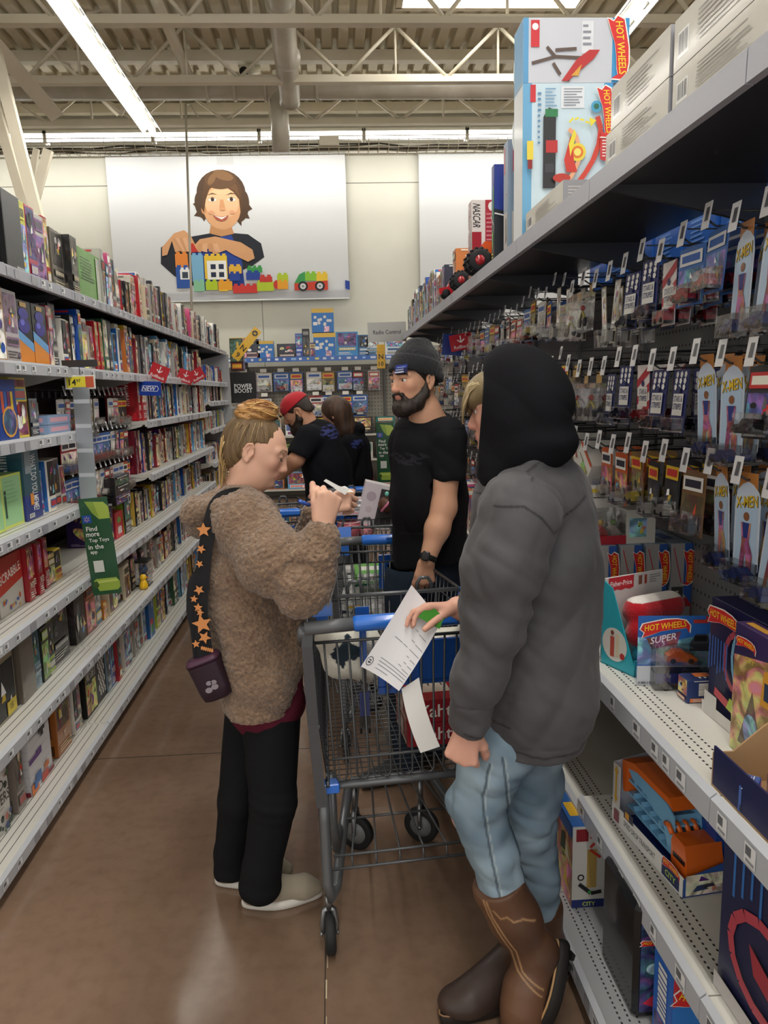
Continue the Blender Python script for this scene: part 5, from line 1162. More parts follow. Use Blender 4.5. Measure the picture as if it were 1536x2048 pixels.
    mb.loft([rr(.001, -.004), rr(0, 0), rr(0, .006), rr(.002, .009)], smooth=True); mb.set('08090b'); mb.add(rr(.004, .0095), [tuple(range(20))]); mb.build('watch_case', wt)
beanie_man()
# ================================================================ the couple farther down the aisle
def capman():
    Y = 5.08; loc = V3(-.2, 5.1, 0); t = thing('person', 'bearded man in a red cap and black t-shirt bending over the farther carts', 'person', tuple(loc)); s = 1.06; Fld.RF = 1.12
    hc = A(597, 822, Y); fw = unit((-.84, .15, -.50)); up = unit((-.45, 0, .85))
    f = Fld((-.75, 4.6, -.005), (.3, 5.5, 1.8), .005); P_, R = head(f, hc, fw, up, s)
    f.chain([hc-up*.05-fw*.02, A(614, 850, Y), A(628, 872, Y)], [.056, .06, .08], .03); sh = A(620, 880, Y-.17); el = A(592, 920, Y-.22); wr = A(562, 950, Y-.12)
    f.cap(sh, sh+V3(0, .36, 0), .055, .055, .04); f.chain([sh, el, wr], [.055, .045, .03], .03); f.chain([sh+V3(0, .36, 0), el+V3(0, .4, 0), wr+V3(-.05, .25, 0)], [.055, .045, .03], .03)
    hand(f, wr, V3(-1, .1, -.4), V3(0, -.5, 1), V3(0, 1, 0), .95, (.5, .6, .7, .8)); hand(f, wr+V3(-.05, .25, 0), V3(-1, -.1, -.3), V3(0, .4, 1), V3(0, -1, 0), .95, (.5, .6, .7, .8))
    f.chain([A(640, 890, Y), A(655, 1000, Y)], [.1, .1], .05)
    for dy in (-.1, .1): x0 = A(650, 1000, Y)[0]; f.chain([V3(x0-.01, Y+dy, .9), V3(x0-.02, Y+dy, .5), V3(x0, Y+dy, .06)], [.08, .06, .045], .03); f.cap(V3(x0, Y+dy, .045), V3(x0-.16, Y+dy, .035), .045, .035, .02)
    V, F = f.mesh(1); skinmesh('body', V, F, facecol(V, P_, s, 'c08e72', 'a86a60', '2a1c14', 1.3, 'c08070'), 'skin', t, loc)
    f = hairshell(P_, R, s, hc, [-.15, -.07, -.045, -.03, .0, .02, .12], [-.05, -.045, -.02, .02, .03, .0, .06], .006, .005); V, F = f.mesh(1); skinmesh('hair', V, F, '2a1d15', 'hair', t, loc)
    f = Fld(hc-.2, hc+.2, .0045); beard(f, P_, R, s, 1.3); V, F = f.mesh(1); skinmesh('beard', V, F, '241913', 'hair', t, loc)
    f = Fld(hc-.25, hc+.25, .0045); f.ell(P_(0, 0, .040), (.104*s, .088*s, .085*s), R, .02); f.cut(P_(0, 0, .038), -R[:, 2]+R[:, 0]*-.18); V, F = f.mesh(1); cp = skinmesh('cap', V, F, 'b01f2b', 'canvas', t, loc)
    f = Fld(hc-.3, hc+.3, .004); f.ell(P_(.120, 0, .034), (.080, .070, .009), R, .01); V, F = f.mesh(1); skinmesh('cap_brim', V, F, '1c181b', 'canvas', cp, loc)
    f = Fld((-.75, 4.6, .75), (.35, 5.6, 1.6), .0055); f.chain([A(636, 880, Y+.02), A(652, 930, Y+.02), A(662, 1000, Y+.02)], [.135, .150, .155], .05, '+', (V3(0, 1, 0), 1.3)); f.cap(A(622, 876, Y-.14), A(622, 876, Y+.2), .07, .07, .06); f.chain([A(617, 875, Y-.17), A(600, 905, Y-.21)], [.085, .078], .03); f.chain([A(617, 875, Y+.2), A(600, 905, Y+.22)], [.085, .078], .03)
    f.cut((0, 0, .86), (0, 0, -1)); f.cap(A(590, 925, Y-.24), A(583, 938, Y-.24), .06, .07, .005, '-')
    f.fold((-.8, 4.5, .7), (.4, 5.7, 1.6), fold_dirs(.01, 7, (-.6, 0, .7), 41)); V, F = f.mesh(1)
    c = emblem(V, np.tile(np.array(hx('15151a')), (len(V), 1)), A(662, 862, Y), (.085, .5, .055), '41477e', 60); skinmesh('t_shirt', V, F, c, 'jersey', t, loc)
    f = Fld((-.4, 4.7, .06), (.35, 5.5, .98), .006); x0 = A(650, 1000, Y)[0]
    for dy in (-.1, .1): f.chain([V3(x0, Y+dy, .88), V3(x0-.02, Y+dy, .5), V3(x0, Y+dy, .1)], [.13, .085, .07], .03)
    V, F = f.mesh(1); skinmesh('trousers', V, F, '1a1c22', 'denim', t, loc)
    # printed emblem on the back
    return t
capman()
def longhair():
    Y = 5.42; loc = V3(.12, 5.4, 0); t = thing('person', 'woman with long brown hair in a black hoodie beside the man in the red cap', 'person', tuple(loc)); s = 1.04
    hc = A(672, 826, Y); fw = unit((-.78, .45, -.42)); up = unit((-.3, .1, .9)); f = Fld((-.35, 4.95, -.005), (.6, 5.95, 1.75), .0055); P_, R = head(f, hc, fw, up, s, True)
    f.chain([hc-up*.05, A(690, 862, Y)], [.05, .06], .03); sh = A(700, 890, Y-.16); f.cap(sh, sh+V3(0, .34, 0), .05, .05, .04); f.chain([A(705, 890, Y), A(706, 1000, Y)], [.09, .09], .05)
    f.chain([sh, A(680, 950, Y-.2), A(650, 960, Y-.1)], [.05, .04, .03], .03); f.chain([sh+V3(0, .34, 0), A(680, 950, Y+.2), A(650, 960, Y+.1)], [.05, .04, .03], .03); hand(f, A(650, 960, Y-.1), V3(-1, .2, -.3), V3(0, -.5, 1), V3(0, 1, 0), .9, (.5, .6, .7, .8)); hand(f, A(650, 960, Y+.1), V3(-1, -.1, -.3), V3(0, .5, 1), V3(0, -1, 0), .9, (.5, .6, .7, .8))
    x0 = A(706, 1000, Y)[0]
    for dy in (-.09, .09): f.chain([V3(x0, Y+dy, .9), V3(x0, Y+dy, .5), V3(x0, Y+dy, .06)], [.08, .06, .045], .03); f.cap(V3(x0, Y+dy, .04), V3(x0-.16, Y+dy, .03), .04, .03, .02)
    V, F = f.mesh(1); skinmesh('body', V, F, facecol(V, P_, s, 'd0a088', 'b07068', '3a2618', 1, 'd08a7a'), 'skin', t, loc)
    f = hairshell(P_, R, s, hc, [-.15, -.05, .03, .06, .12], [-.2, -.2, -.03, .03, .085], .012, .005, .02); f.chain([P_(-.03, 0, .0), A(694, 862, Y-.02), A(706, 880, Y-.03)], [.080, .065, .03], .03)
    f.fold(hc-.3, hc+.3, lambda p: .003*vnoise(p*V3(1, 1, .15), 60, 3)); V, F = f.mesh(1); g = (.5+.5*vnoise(V*V3(1, 1, .15), 60, 2))[:, None]; skinmesh('hair', V, F, np.array(hx('2e2018'))*(1-g)+np.array(hx('5a4232'))*g, 'hair', t, loc)
    f = Fld((-.35, 4.9, .75), (.6, 6.0, 1.6), .0055); f.chain([A(706, 895, Y+.02), A(704, 950, Y+.02), A(704, 1010, Y+.02)], [.115, .130, .125], .05, '+', (V3(0, 1, 0), 1.3)); f.cap(A(700, 888, Y-.13), A(700, 888, Y+.17), .06, .06, .06)
    f.chain([sh, A(688, 950, Y-.2), A(664, 962, Y-.12)], [.075, .062, .045], .03); f.ell(A(712, 858, Y+.02), (.07, .11, .06), None, .03); f.fold((-.5, 4.5, .7), (.7, 6.1, 1.6), fold_dirs(.009, 8, (0, 0, 1), 43)); V, F = f.mesh(1); skinmesh('hooded_sweatshirt', V, F, emblem(V, np.tile(np.array(hx('131318')), (len(V), 1)), A(712, 884, Y), (.055, .5, .04), '363f78', 65), 'jersey', t, loc)
    f = Fld((-.2, 5.1, .06), (.5, 5.8, .98), .006)
    for dy in (-.09, .09): f.chain([V3(x0, Y+dy, .88), V3(x0, Y+dy, .5), V3(x0, Y+dy, .1)], [.12, .08, .06], .03)
    V, F = f.mesh(1); skinmesh('trousers', V, F, '17191e', 'denim', t, loc)
longhair()
Fld.RF = 1.0
# ================================================================ shopping carts
def make_cart(label, panel='1c4f9e'):
    """local frame: handle at y=0, basket runs to +y; floor z=0"""
    t = thing('shopping_cart', label, 'shopping cart', (0, 0, 0), 0, 'wire shopping carts in the aisle')
    G = '5d5f62'; Bl = '2a6fd0'
    W0, W1, L = .60, .44, .92; zt, zb = .97, .52
    def wx(y, z): # half width of the basket
        return (W0/2-(W0-W1)/2*(y/L))*(.84+.16*(z-zb)/(zt-zb))
    # handle
    mb = MB().set(G, 'paint'); mb.tube([(-.30, 0, 1.01), (-.14, 0, 1.015)], .019, 14); mb.tube([(.14, 0, 1.015), (.30, 0, 1.01)], .019, 14)
    mb.tube([(-.15, 0, 1.015), (.15, 0, 1.015)], .016, 12); mb.tube([(-.30, .0, 1.01), (-.305, .015, .99), (-.303, .05, .955)], .017, 10); mb.tube([(.30, 0, 1.01), (.305, .015, .99), (.303, .05, .955)], .017, 10); h = mb.build('handle', t)
    mb = MB().set(Bl, 'gloss'); mb.tube([(-.165, 0, 1.015), (-.155, 0, 1.015), (.155, 0, 1.015), (.165, 0, 1.015)], [.019, .023, .023, .019], 14); mb.box(-.06, -.027, 1.005, .165, -.006, 1.03, None, None, .003); mb.build('grip', h)
    # side arms: dark plastic covers running down the near corners
    for s in (-1, 1):
        mb = MB().set('4b4c4f', 'paint'); mb.loft([[(s*(x_-.016), y_-.01, z_), (s*(x_+.014), y_-.01, z_), (s*(x_+.014), y_+.03, z_), (s*(x_-.016), y_+.03, z_)] for x_, y_, z_ in ((.292, .0, 1.02), (.296, .0, .96), (.287, .02, .72), (.272, .03, .47), (.270, .03, .46))]); mb.build('corner_guard', t)
    # basket wires
    mb = MB().set('55575a', 'darkmetal'); wz = [zt, zt-.06, .82, .70, zb+.03, zb]
    for i, z in enumerate(wz):
        r = .006 if i in (0, 5) else .0028; mb.tube([(-wx(0.03, z), .03, z), (-wx(L, z), L, z), (wx(L, z), L, z), (wx(.03, z), .03, z)], r, 6)
    n = 20
    for i in range(n+1):
        y = .05+(L-.05)*i/n
        for s in (-1, 1): mb.tube([(s*wx(y, zt), y, zt), (s*wx(y, zb), y, zb)], .0022, 5)
    for i in range(15):
        u = -1+2*i/14; mb.tube([(u*wx(L, zt), L, zt), (u*wx(L, zb), L, zb), (u*wx(.05, zb), .05, zb)], .0022, 5)
    for i in range(26): y = .06+(L-.08)*i/26; mb.tube([(-wx(y, zb), y, zb-.003), (wx(y, zb), y, zb-.003)], .0018, 4)
    for k in range(26):   # fine grid on the long sides near the bottom
        z = zb+.008+.011*k
        for s in (-1, 1): mb.tube([(s*wx(.05, z), .05, z), (s*wx(L*.95, z), L*.95, z)], .0012, 3)
    mb.build('basket', t)
    # rear gate with the tall loops
    mb = MB().set('4f5153', 'darkmetal'); yg = .035
    mb.tube([(-.27, yg, .955), (.27, yg, .955)], .005, 8); mb.tube([(-.235, yg, .60), (.235, yg, .60)], .005, 8)
    for i in range(8):
        x = -.245+.07*i; x2 = x*.93; mb.tube([(x, yg, .955), (x2, yg, .57), (x2*.99, yg+.004, .545), (x2+.010, yg+.006, .53), (x2+.028, yg+.004, .53), (x2+.036, yg, .545), (x2+.036, yg, .57), (x+.036, yg, .955)], .0036, 6)
    mb.tube([(-.27, yg, .955), (-.285, yg-.01, .968), (-.29, yg-.015, .975)], .005, 6)
    mb.build('rear_gate', t)
    # child seat with blue flap
    mb = MB().set('55575a', 'darkmetal')
    mb.tube([(-.22, .25, 1.00), (-.20, .235, 1.03), (.20, .235, 1.03), (.22, .25, 1.00)], .007, 8); mb.tube([(-.23, .10, .80), (-.23, .27, .80), (.23, .27, .80), (.23, .10, .80)], .004, 6)
    for i in range(12): x = -.21+.038*i; mb.tube([(x, .04, .80), (x, .27, .80), (x, .25, 1.0 if i % 3 else 1.03)], .0024, 5)
    for x in (-.13, .09): mb.tube([(x-.022, .24, 1.02), (x-.022, .24, 1.055), (x-.012, .24, 1.072), (x+.012, .24, 1.072), (x+.022, .24, 1.055), (x+.022, .24, 1.02)], .006, 8)
    mb.build('child_seat', t)
    mb = MB().set(panel, 'gloss'); mb.box(-.09, .052, .80, .20, .062, .935, None, None, .002); mb.box(-.09, .05, .78, -.02, .062, .80); mb.box(.13, .05, .78, .20, .062, .80); mb.box(-.06, .05, .81, .17, .0525, .815, '173f80'); mb.build('seat_flap', t)
    for s in (-1, 1):
        mb = MB().set(Bl, 'gloss'); mb.prismx([(.20, .98), (.27, .98), (.26, 1.03), (.215, 1.035)], s*.235-.03, s*.235+.03); mb.box(s*.235-.018, .225, .90, s*.235+.018, .245, .985); mb.build('bumper_clip', t)
    # frame: legs, tray, casters
    mb = MB().set('6a6d70', 'darkmetal')
    for s in (-1, 1):
        mb.tube([(s*.262, .05, zb-.005), (s*.262, .045, .40), (s*.262, .02, .22), (s*.255, .01, .175), (s*.235, .05, .18), (s*.19, .25, .25), (s*.15, .44, .285)], .0165, 12)
        mb.tube([(s*.235, .10, zb), (s*.232, .12, .34), (s*.225, .12, .26), (s*.20, .25, .25)], .014, 10)
    mb.tube([(-.15, .44, .285), (-.13, .46, .287), (.13, .46, .287), (.15, .44, .285)], .0165, 12); mb.tube([(-.27, .05, zb-.012), (.27, .05, zb-.012)], .011, 8)
    mb.box(-.15, .475, .25, .15, .52, .255); fr = mb.build('frame', t)
    mb = MB().set('2f6fd0', 'gloss'); mb.box(-.272, .035, zb-.03, -.215, .075, zb+.0, None, None, .003); mb.build('plastic_foot', fr); 
    mb = MB().set('5d6063', 'darkmetal')
    mb.tube([(-.24, .06, .275), (.24, .06, .275)], .0045, 6); mb.tube([(-.245, .05, .238), (.245, .05, .238)], .0045, 6); mb.tube([(-.18, .25, .275), (.18, .25, .275)], .004, 6)
    for i in range(6):
        u = -1+2*(i+.5)/6; mb.tube([(u*.22, .05, .236), (u*.22, .06, .275), (u*.22*.6, .46, .290)], .0034, 5)
    mb.build('bottom_tray', t)
    def caster(x, y, R_, z0, rz):
        tt = MB().set('242526', 'rubber'); M_ = Matrix.Translation((x, y, 0)) @ Matrix.Rotation(rz, 4, 'Z'); tt.M = M_
        tt.lathe([(R_*.62, -.012), (R_*.9, -.015), (R_, -.010), (R_, .010), (R_*.9, .015), (R_*.62, .012)], 28, (0, 0, R_), 'x'); w = tt.build('wheel', t)
        h = MB().set('7d7f80', 'paint'); h.M = M_; h.lathe([(.008, -.014), (R_*.64, -.012), (R_*.64, .012), (.008, .014)], 22, (0, 0, R_), 'x'); h.build('hub', w)
        fk = MB().set('8e9092', 'metal'); fk.M = M_
        for s in (-1, 1): fk.tube([(s*.020, 0, R_), (s*.022, 0, R_*1.5), (s*.014, .002, R_*2.25), (0, .004, R_*2.35)], [.007, .008, .009, .010], 8); fk.tube([(s*.02, 0, R_), (s*.028, 0, R_)], .008, 8)
        fk.tube([(0, .004, R_*2.3), (0, .004, z0)], .012, 10); fk.build('caster_fork', t)
    for s in (-1, 1): caster(s*.262, .012, .060, .18, 0); caster(s*.122, .50, .066, .255, 1.0)
    return t
cart0 = make_cart('shopping cart nearest the camera, with a white blanket in its child seat')
p = at(633, 1890, 2.03); hx0 = at(601, 1246, 2.0).x
cart0.location = (hx0+.31, 2.0, 0); cart0.rotation_euler = (0, 0, .09)
def place_cart(x, y, rz, label):
    c = dup(cart0); c.location = (x, y, 0); c.rotation_euler = (0, 0, rz); c['label'] = label; return c
place_cart(at(675, 1085, 3.05).x+.27, 3.16, 0, 'second shopping cart, empty-handled behind the first, beside the man in the beanie')
c3 = place_cart(.20, 4.86, PI-.03, 'third shopping cart facing the camera, loaded with pink toy boxes')
c4 = place_cart(-.36, 3.98, .12, 'shopping cart turned sideways between the woman and the man in the red cap')
C0 = np.array(cart0.location)
# things in the near cart
def blanket():
    o = C0; f = Fld(o+V3(-.30, .03, .72), o+V3(.30, .34, 1.02), .004)
    f.chain([o+V3(-.235, .10, .93), o+V3(-.20, .13, .86), o+V3(-.12, .15, .835), o+V3(-.03, .15, .86), o+V3(.03, .15, .90)], [.045, .055, .058, .052, .04], .03); f.ell(o+V3(-.16, .16, .91), (.09, .09, .06), None, .03)
    f.chain([o+V3(.20, .14, .92), o+V3(.23, .14, .84), o+V3(.20, .14, .80)], [.045, .05, .045], .03); f.cap(o+V3(0, .19, .87), o+V3(.2, .19, .88), .05, .05, .03)
    f.fold(o-1, o+1.2, fold_dirs(.008, 14, (1, 0, -.5), 51)); V, F = f.mesh(1)
    n = vnoise(V, 45, 3)+.5*vnoise(V, 110, 4); cx = at(690, 1300, 2.1); q = np.exp(-(((V[:, 0]-cx.x)/.06)**2+((V[:, 2]-cx.z)/.05)**2)); m = (q+.35*n > .62)[:, None]
    c = np.where(m, np.array(hx('22303a')), np.array(hx('dcd8ca'))); o2 = skinmesh('blanket', V, F, c, 'fleece', None, (0, 0, 0)); tag(o2, 'white fleece blanket with a dark fir branch pattern stuffed in the child seat', 'blanket')
blanket()
mb = MB().set('1d4f9c', 'gloss'); o = C0
mb.box(o[0]-.145, o[1]+.06, .86, o[0]-.125, o[1]+.066, 1.0); mb.box(o[0]-.155, o[1]+.06, .985, o[0]-.115, o[1]+.068, 1.04); mb.set('22262c'); mb.box(o[0]-.14, o[1]+.075, .66, o[0]-.125, o[1]+.08, .80)
mb.set('1d2f66'); mb.box(o[0]-.150, o[1]+.074, .70, o[0]-.120, o[1]+.082, .775); mb.set('141414'); mb.box(o[0]-.152, o[1]+.072, .672, o[0]-.118, o[1]+.084, .70); mb.tube([(o[0]-.146, o[1]+.078, .675), (o[0]-.148, o[1]+.078, .645)], .004, 6); mb.tube([(o[0]-.124, o[1]+.078, .675), (o[0]-.122, o[1]+.078, .645)], .004, 6); mb.box(o[0]-.14, o[1]+.064, .79, o[0]-.128, o[1]+.078, .87)
tag(mb.build('child_safety_strap'), 'blue child seat strap with a black buckle hanging in the near cart', 'strap')
# ================================================================ packaged goods
PAL = [('b0252e', 'd8b240', 'ffffff'), ('1f4fa8', 'f4d03a', 'e8343a'), ('1c1c22', 'c9a24a', 'e8e4da'), ('f0ede4', '2a6bb5', 'd8372f'), ('3a6a4a', 'd8d0a0', 'ffffff'), ('c8763a', '2a3f70', 'f0e8d0'),
       ('5a2a82', 'f0c838', 'e84a8a'), ('18706a', 'f2f0e4', 'f0a030'), ('d8b830', '2a2420', 'c83a30'), ('8a1f2a', 'e8c878', 'f4f0e8'), ('6aa8d8', 'f8f8f4', 'e85a3a'), ('e0d4b8', '6a3a22', '2a4a3a'), ('2a2f44', '7ac0e0', 'f0f0f0'), ('d85a8a', 'ffffff', '7a2a8a'), ('b8b4ac', '3a3a3e', 'c83a34'), ('a8b848', '3a4a3a', 'ffffff'), ('dcdad4', '8a8c90', '4a4a50'), ('1e1e22', '6a6a70', 'd0ccc4')]
def picture(fc, a0, b0, a1, b1, pal, rng, n=7):
    """a printed picture: a backdrop and a handful of coloured figures"""
    fc.rect(a0, b0, a1, b1, pal[1] if rng.random() < .5 else rng.choice(PAL)[0], 'art'); w, h = a1-a0, b1-b0
    for i in range(n):
        c = rng.choice(rng.choice(PAL)); k = rng.random(); x, y = a0+w*rng.uniform(.18, .82), b0+h*rng.uniform(.18, .82); rx, ry = w*rng.uniform(.05, .16), h*rng.uniform(.05, .16)
        if k < .4: fc.ell(x, y, rx, ry, c, rng.choice(['art', 'print']), 9)
        elif k < .7: fc.poly([(x-rx, y-ry), (x+rx, y-ry*.6), (x+rx*.7, y+ry), (x-rx*.5, y+ry*.8)], c, rng.choice(['art', 'print']))
        else: fc.poly([(x-rx, y-ry), (x+rx, y-ry), (x+rx*rng.uniform(-1, 1), y+ry)], c)
def barcode(fc, a, b, w, h, rng):
    fc.rect(a, b, a+w, b+h, 'f4f4f2'); x = a+w*.08; k = fc.k
    while x < a+w*.9: t = w*rng.uniform(.02, .06); fc.k = k; fc.rect(x, b+h*.15, x+t, b+h*.92, '1a1a1a'); x += t+w*rng.uniform(.03, .07)
def carton(w, d, h, pal, seed, title=None, mat='print', side=None, tcol=None, front=None, sidefn=None, trans=False, vert=True, tilt=0):
    """box standing on z=0; front faces -Y; sides at -X and +X; w wide, d deep, h high"""
    rng = random.Random(seed); mb = MB().set(pal[0], mat); b = .0012
    mb.box(-w/2, 0, 0, w/2, d, h, None, None, b)
    F_ = {'front': ((-w/2, 0, 0), (w, 0, 0), (0, 0, h)), 'left': ((-w/2, d, 0), (0, -d, 0), (0, 0, h)), 'right': ((w/2, 0, 0), (0, d, 0), (0, 0, h)), 'top': ((-w/2, 0, h), (w, 0, 0), (0, d, 0))}
    tc = tcol or pal[2]
    fc = Face(mb, *F_['front'])
    front = front or sidefn
    if front: front(fc, rng)
    else:
        lay = rng.randrange(4); fc.rect(.02, .015, .98, .985, pal[0])
        if lay == 0: picture(fc, .06, .05, .94, .70, pal, rng); tb = (.74, .95)
        elif lay == 1: picture(fc, .05, .30, .95, .97, pal, rng); tb = (.06, .26)
        elif lay == 2: picture(fc, .04, .04, .96, .96, pal, rng, 10); fc.rect(.06, .60, .94, .84, pal[0]); tb = (.61, .83)
        else: picture(fc, .08, .42, .92, .95, pal, rng); fc.lines(.1, .06, .9, .18, 3, pal[2], rng); tb = (.22, .38)
        if title: fc.text(title, .5, (tb[0]+tb[1])/2, h*(tb[1]-tb[0])*.72, tc, 0, w*.86)
        else:
            fc.rect(.12, tb[0]+.02, .88, tb[1]-.02, pal[1]); x = .16; k = fc.k
            while x < .82: q = rng.uniform(.05, .09); fc.k = k; fc.rect(x, tb[0]+.05, x+q, tb[1]-.05, tc); x += q+.02
        if rng.random() < .4: fc.ell(.82, .12, .09, None, pal[2]); fc.ell(.82, .12, .06, None, pal[1])
    for nm in ('left', 'right'):
        fs = Face(mb, *F_[nm])
        if sidefn: sidefn(fs, rng); continue
        rng2 = random.Random(seed+7); fs.rect(.03, .012, .97, .988, pal[0] if rng2.random() < .8 else pal[1])
        st = side or title
        if rng2.random() < .5: picture(fs, .1, .05, .9, .28, pal, rng2, 3)
        else: fs.rect(.08, .03, .92, .2, pal[1]); fs.lines(.15, .05, .85, .18, 4, pal[2], rng2)
        if st:
            fs.rect(.12, .32, .88, .93, pal[1] if tc != pal[1] else pal[0]); fs.text(st, .5, .625, d*.50, tc, -90, h*.56)
        else:
            y = .32; k = fs.k
            while y < .85: q = rng2.uniform(.03, .06); fs.k = k; fs.rect(.28, y, .72, y+q, tc); y += q+.018
        fs.rect(.15, .945, .85, .975, pal[2])
    ft = Face(mb, *F_['top']); ft.rect(.03, .05, .97, .95, pal[0]); ft.rect(.1, .3, .6, .7, pal[1]); ft.lines(.65, .3, .92, .7, 3, pal[2], rng)
    return mb
_gcount = {}
COLN = {0: 'red and yellow', 1: 'blue and yellow', 2: 'black and gold', 3: 'white and blue', 4: 'green', 5: 'orange', 6: 'purple', 7: 'teal', 8: 'mustard', 9: 'maroon', 10: 'sky blue', 11: 'tan', 12: 'dark slate', 13: 'pink', 14: 'grey', 15: 'lime green', 16: 'white and grey', 17: 'black and grey'}
ORD = ['first', 'second', 'third', 'fourth', 'fifth', 'sixth', 'seventh', 'eighth', 'ninth', 'tenth', 'eleventh', 'twelfth', 'thirteenth', 'fourteenth', 'fifteenth', 'sixteenth', 'seventeenth', 'eighteenth', 'nineteenth', 'twentieth']
def ordn(n):
    if n < 20: return ORD[n]
    return ['twenty', 'thirty', 'forty', 'fifty', 'sixty'][n//10-2]+('' if n % 10 == 0 and False else '-'+['zero', 'first', 'second', 'third', 'fourth', 'fifth', 'sixth', 'seventh', 'eighth', 'ninth'][(n+1) % 10]) if (n+1) % 10 else ['', '', 'thirtieth', 'fortieth', 'fiftieth', 'sixtieth'][(n+1)//10-1]
PROTO = {}
PMB, FAR = {}, []
def protomb(key, fn):
    if key not in PMB: PMB[key] = fn()
    return PMB[key]
def proto(key, fn):
    if key not in PROTO: PROTO[key] = protomb(key, fn).mesh('carton')
    return PROTO[key]
def put(me, name, loc, rz, label, cat, group=None, tilt=0):
    o = bpy.data.objects.new(name, me); COL.objects.link(o); o.location = loc; o.rotation_euler = (0, tilt, rz); return tag(o, label, cat, group)
SN = {2.13: 'top', 1.79: 'second', 1.51: 'third', 1.18: 'fourth', .85: 'fifth', .49: 'sixth', .1: 'bottom', 1.6: 'third', 1.34: 'fourth', 1.02: 'fifth', .72: 'sixth', .4: 'seventh'}
def hw_logo(fc, a, b, w, rot=0, txt='HOT WHEELS'):
    """flame shaped word mark, w metres long"""
    r = math.radians(rot)
    def q(x, y): X, Y_ = x*w, y*w; return (a+(X*math.cos(r)-Y_*math.sin(r))/fc.w, b+(X*math.sin(r)+Y_*math.cos(r))/fc.h)
    out = [(-.52, .02), (-.45, .13), (-.25, .15), (0, .17), (.25, .15), (.42, .10), (.5, -.02), (.47, -.18), (.42, -.06), (.3, -.07), (.1, -.06), (-.1, -.07), (-.3, -.12), (-.5, -.16), (-.44, -.06)]
    fc.poly([q(x*1.05, y*1.12+.003) for x, y in out], 'f6f2e8'); fc.poly([q(x, y) for x, y in out], 'd62828'); fc.text(txt, q(0, .035)[0], q(0, .035)[1], w*.135, 'f8d42a', rot, w*.86, .12, .0)
def row(side, z, y0, y1, items, shelf, seed, rz=None, group=None, front_off=.03, place='left', name='board_game_box'):
    """fill a shelf with boxes seen spine-on; items: (width along y, depth, height, proto key, fn, description)"""
    rng = random.Random(seed); y = y0; n = 0
    while y < y1-.02:
        it = items(rng, n, y)
        if it is None: break
        if it[0] == 'gap': y += it[1]; n += 1; continue
        w, d, h, key, fn, desc = it[:6]; fo = (front_off if z > 1.3 else (.06 if z > 1 else .085))+rng.uniform(0, .035)
        if y+w > y1: break
        x = (LX-fo) if side > 0 else (RX+fo); r = PI/2 if side > 0 else -PI/2
        r2 = r+rng.uniform(-.03, .03)
        # standing spine out: the carton's side faces the camera, the front the aisle
        if y > 5.35: FAR.append((protomb(key, fn), Matrix.Translation((x, y+w/2, z+.001)) @ Matrix.Rotation(r2, 4, 'Z')))
        else: put(proto(key, fn), name, (x, y+w/2, z+.001), r2, '%s, %s in %s bay of left %s shelf' % (desc, ordn(n), shelf.split()[2] if ' bay' in shelf else ('first' if y < 3.45 else 'second'), shelf.split()[0]), 'game', group)
        y += w+rng.uniform(.002, .009); n += 1
def rnd_item(rng, wr, hr, dr, mats=('print', 'shrink'), kinds=('game box',), pals=None):
    pi = rng.choice(pals) if pals else rng.choice((0, 1, 2, 2, 3, 3, 3, 16, 17, 16, 8, 9, 10, 11, 11, 12, 12, 17, 14, 14, 14, rng.choice((4, 5, 6, 7, 13, 15)))); v = rng.randrange(3); w = rng.choice(wr); h = rng.choice(hr); d = rng.choice(dr); m_ = rng.choice(mats)
    key = (pi, v, w, h, d, m_)
    sz = 'thin' if w < .06 else ('thick' if w > .11 else 'medium'); tl = 'tall' if h > .26 else ('low' if h < .17 else 'upright')
    return (w, d, h, key, lambda: carton(w, d, h, PAL[pi], pi*31+v*7+1, None, m_), '%s %s %s %s' % (sz, tl, COLN[pi], rng.choice(kinds)))
def named(w, d, h, pal, title, desc, mat='shrink', **kw):
    return (w, d, h, ('n', title, w, h, desc), lambda: carton(w, d, h, pal, sum(map(ord, desc)), title if title.strip() else None, mat, **kw), desc)
RED, WHT = ('b81f2c', 'd8372f', 'f8f4ea'), ('e9e6df', '2b2b2e', '1c1c20')
MONO = lambda: named(.055, .20, .27, ('b5202c', 'd42a34', 'f6f2ea'), 'MONOPOLY', 'red property game box with white letters')
def spec(lst):
    """named items first (None = random)"""
    def f(rng, n, y, lst=lst):
        if n < len(lst) and lst[n] is not None: return lst[n]() if callable(lst[n]) else lst[n]
        return rnd_item(rng, RW, RH, RD)
    return f
gL = 'game boxes standing along the left shelves'
# ---- top shelf, left
RW, RH, RD = (.04, .05, .06, .075), (.20, .24, .27, .30), (.22, .28)
blk = lambda w, h: named(w, .26, h, ('17171a', '232327', 'd8d6d0'), ' ', 'tall plain black game box with bar code', 'gloss', sidefn=lambda fs, rng: (fs.rect(.03, .02, .97, .98, '141416'), barcode(fs, .55, .03, .4, .06, rng)))
yel = lambda: named(.10, .26, .30, ('cfd02c', 'e8e23a', '2a2a22'), 'PICTURE IT'[:0] or ' ', 'tall yellow green game box with dark print')
row(1, 2.13, 2.50, 3.45, spec([named(.19, .22, .22, ('c8b8b4', '4a4648', 'f0ece4'), ' ', 'pale game box with fine print'), named(.08, .26, .27, ('d4b82c', '1d1b18', 'f0e0a0'), ' ', 'yellow and black crossed line game box'), blk(.12, .25), blk(.17, .29), yel(), named(.09, .24, .30, ('b8324a', '7a4a9a', 'f0e8e0'), ' ', 'crimson shrink wrapped game box'), named(.10, .25, .29, ('c9c5bd', '8a4a9a', '5a5a5e'), ' ', 'white bagged game box in loose wrapping')]), 'top shelf', 1, group=gL)
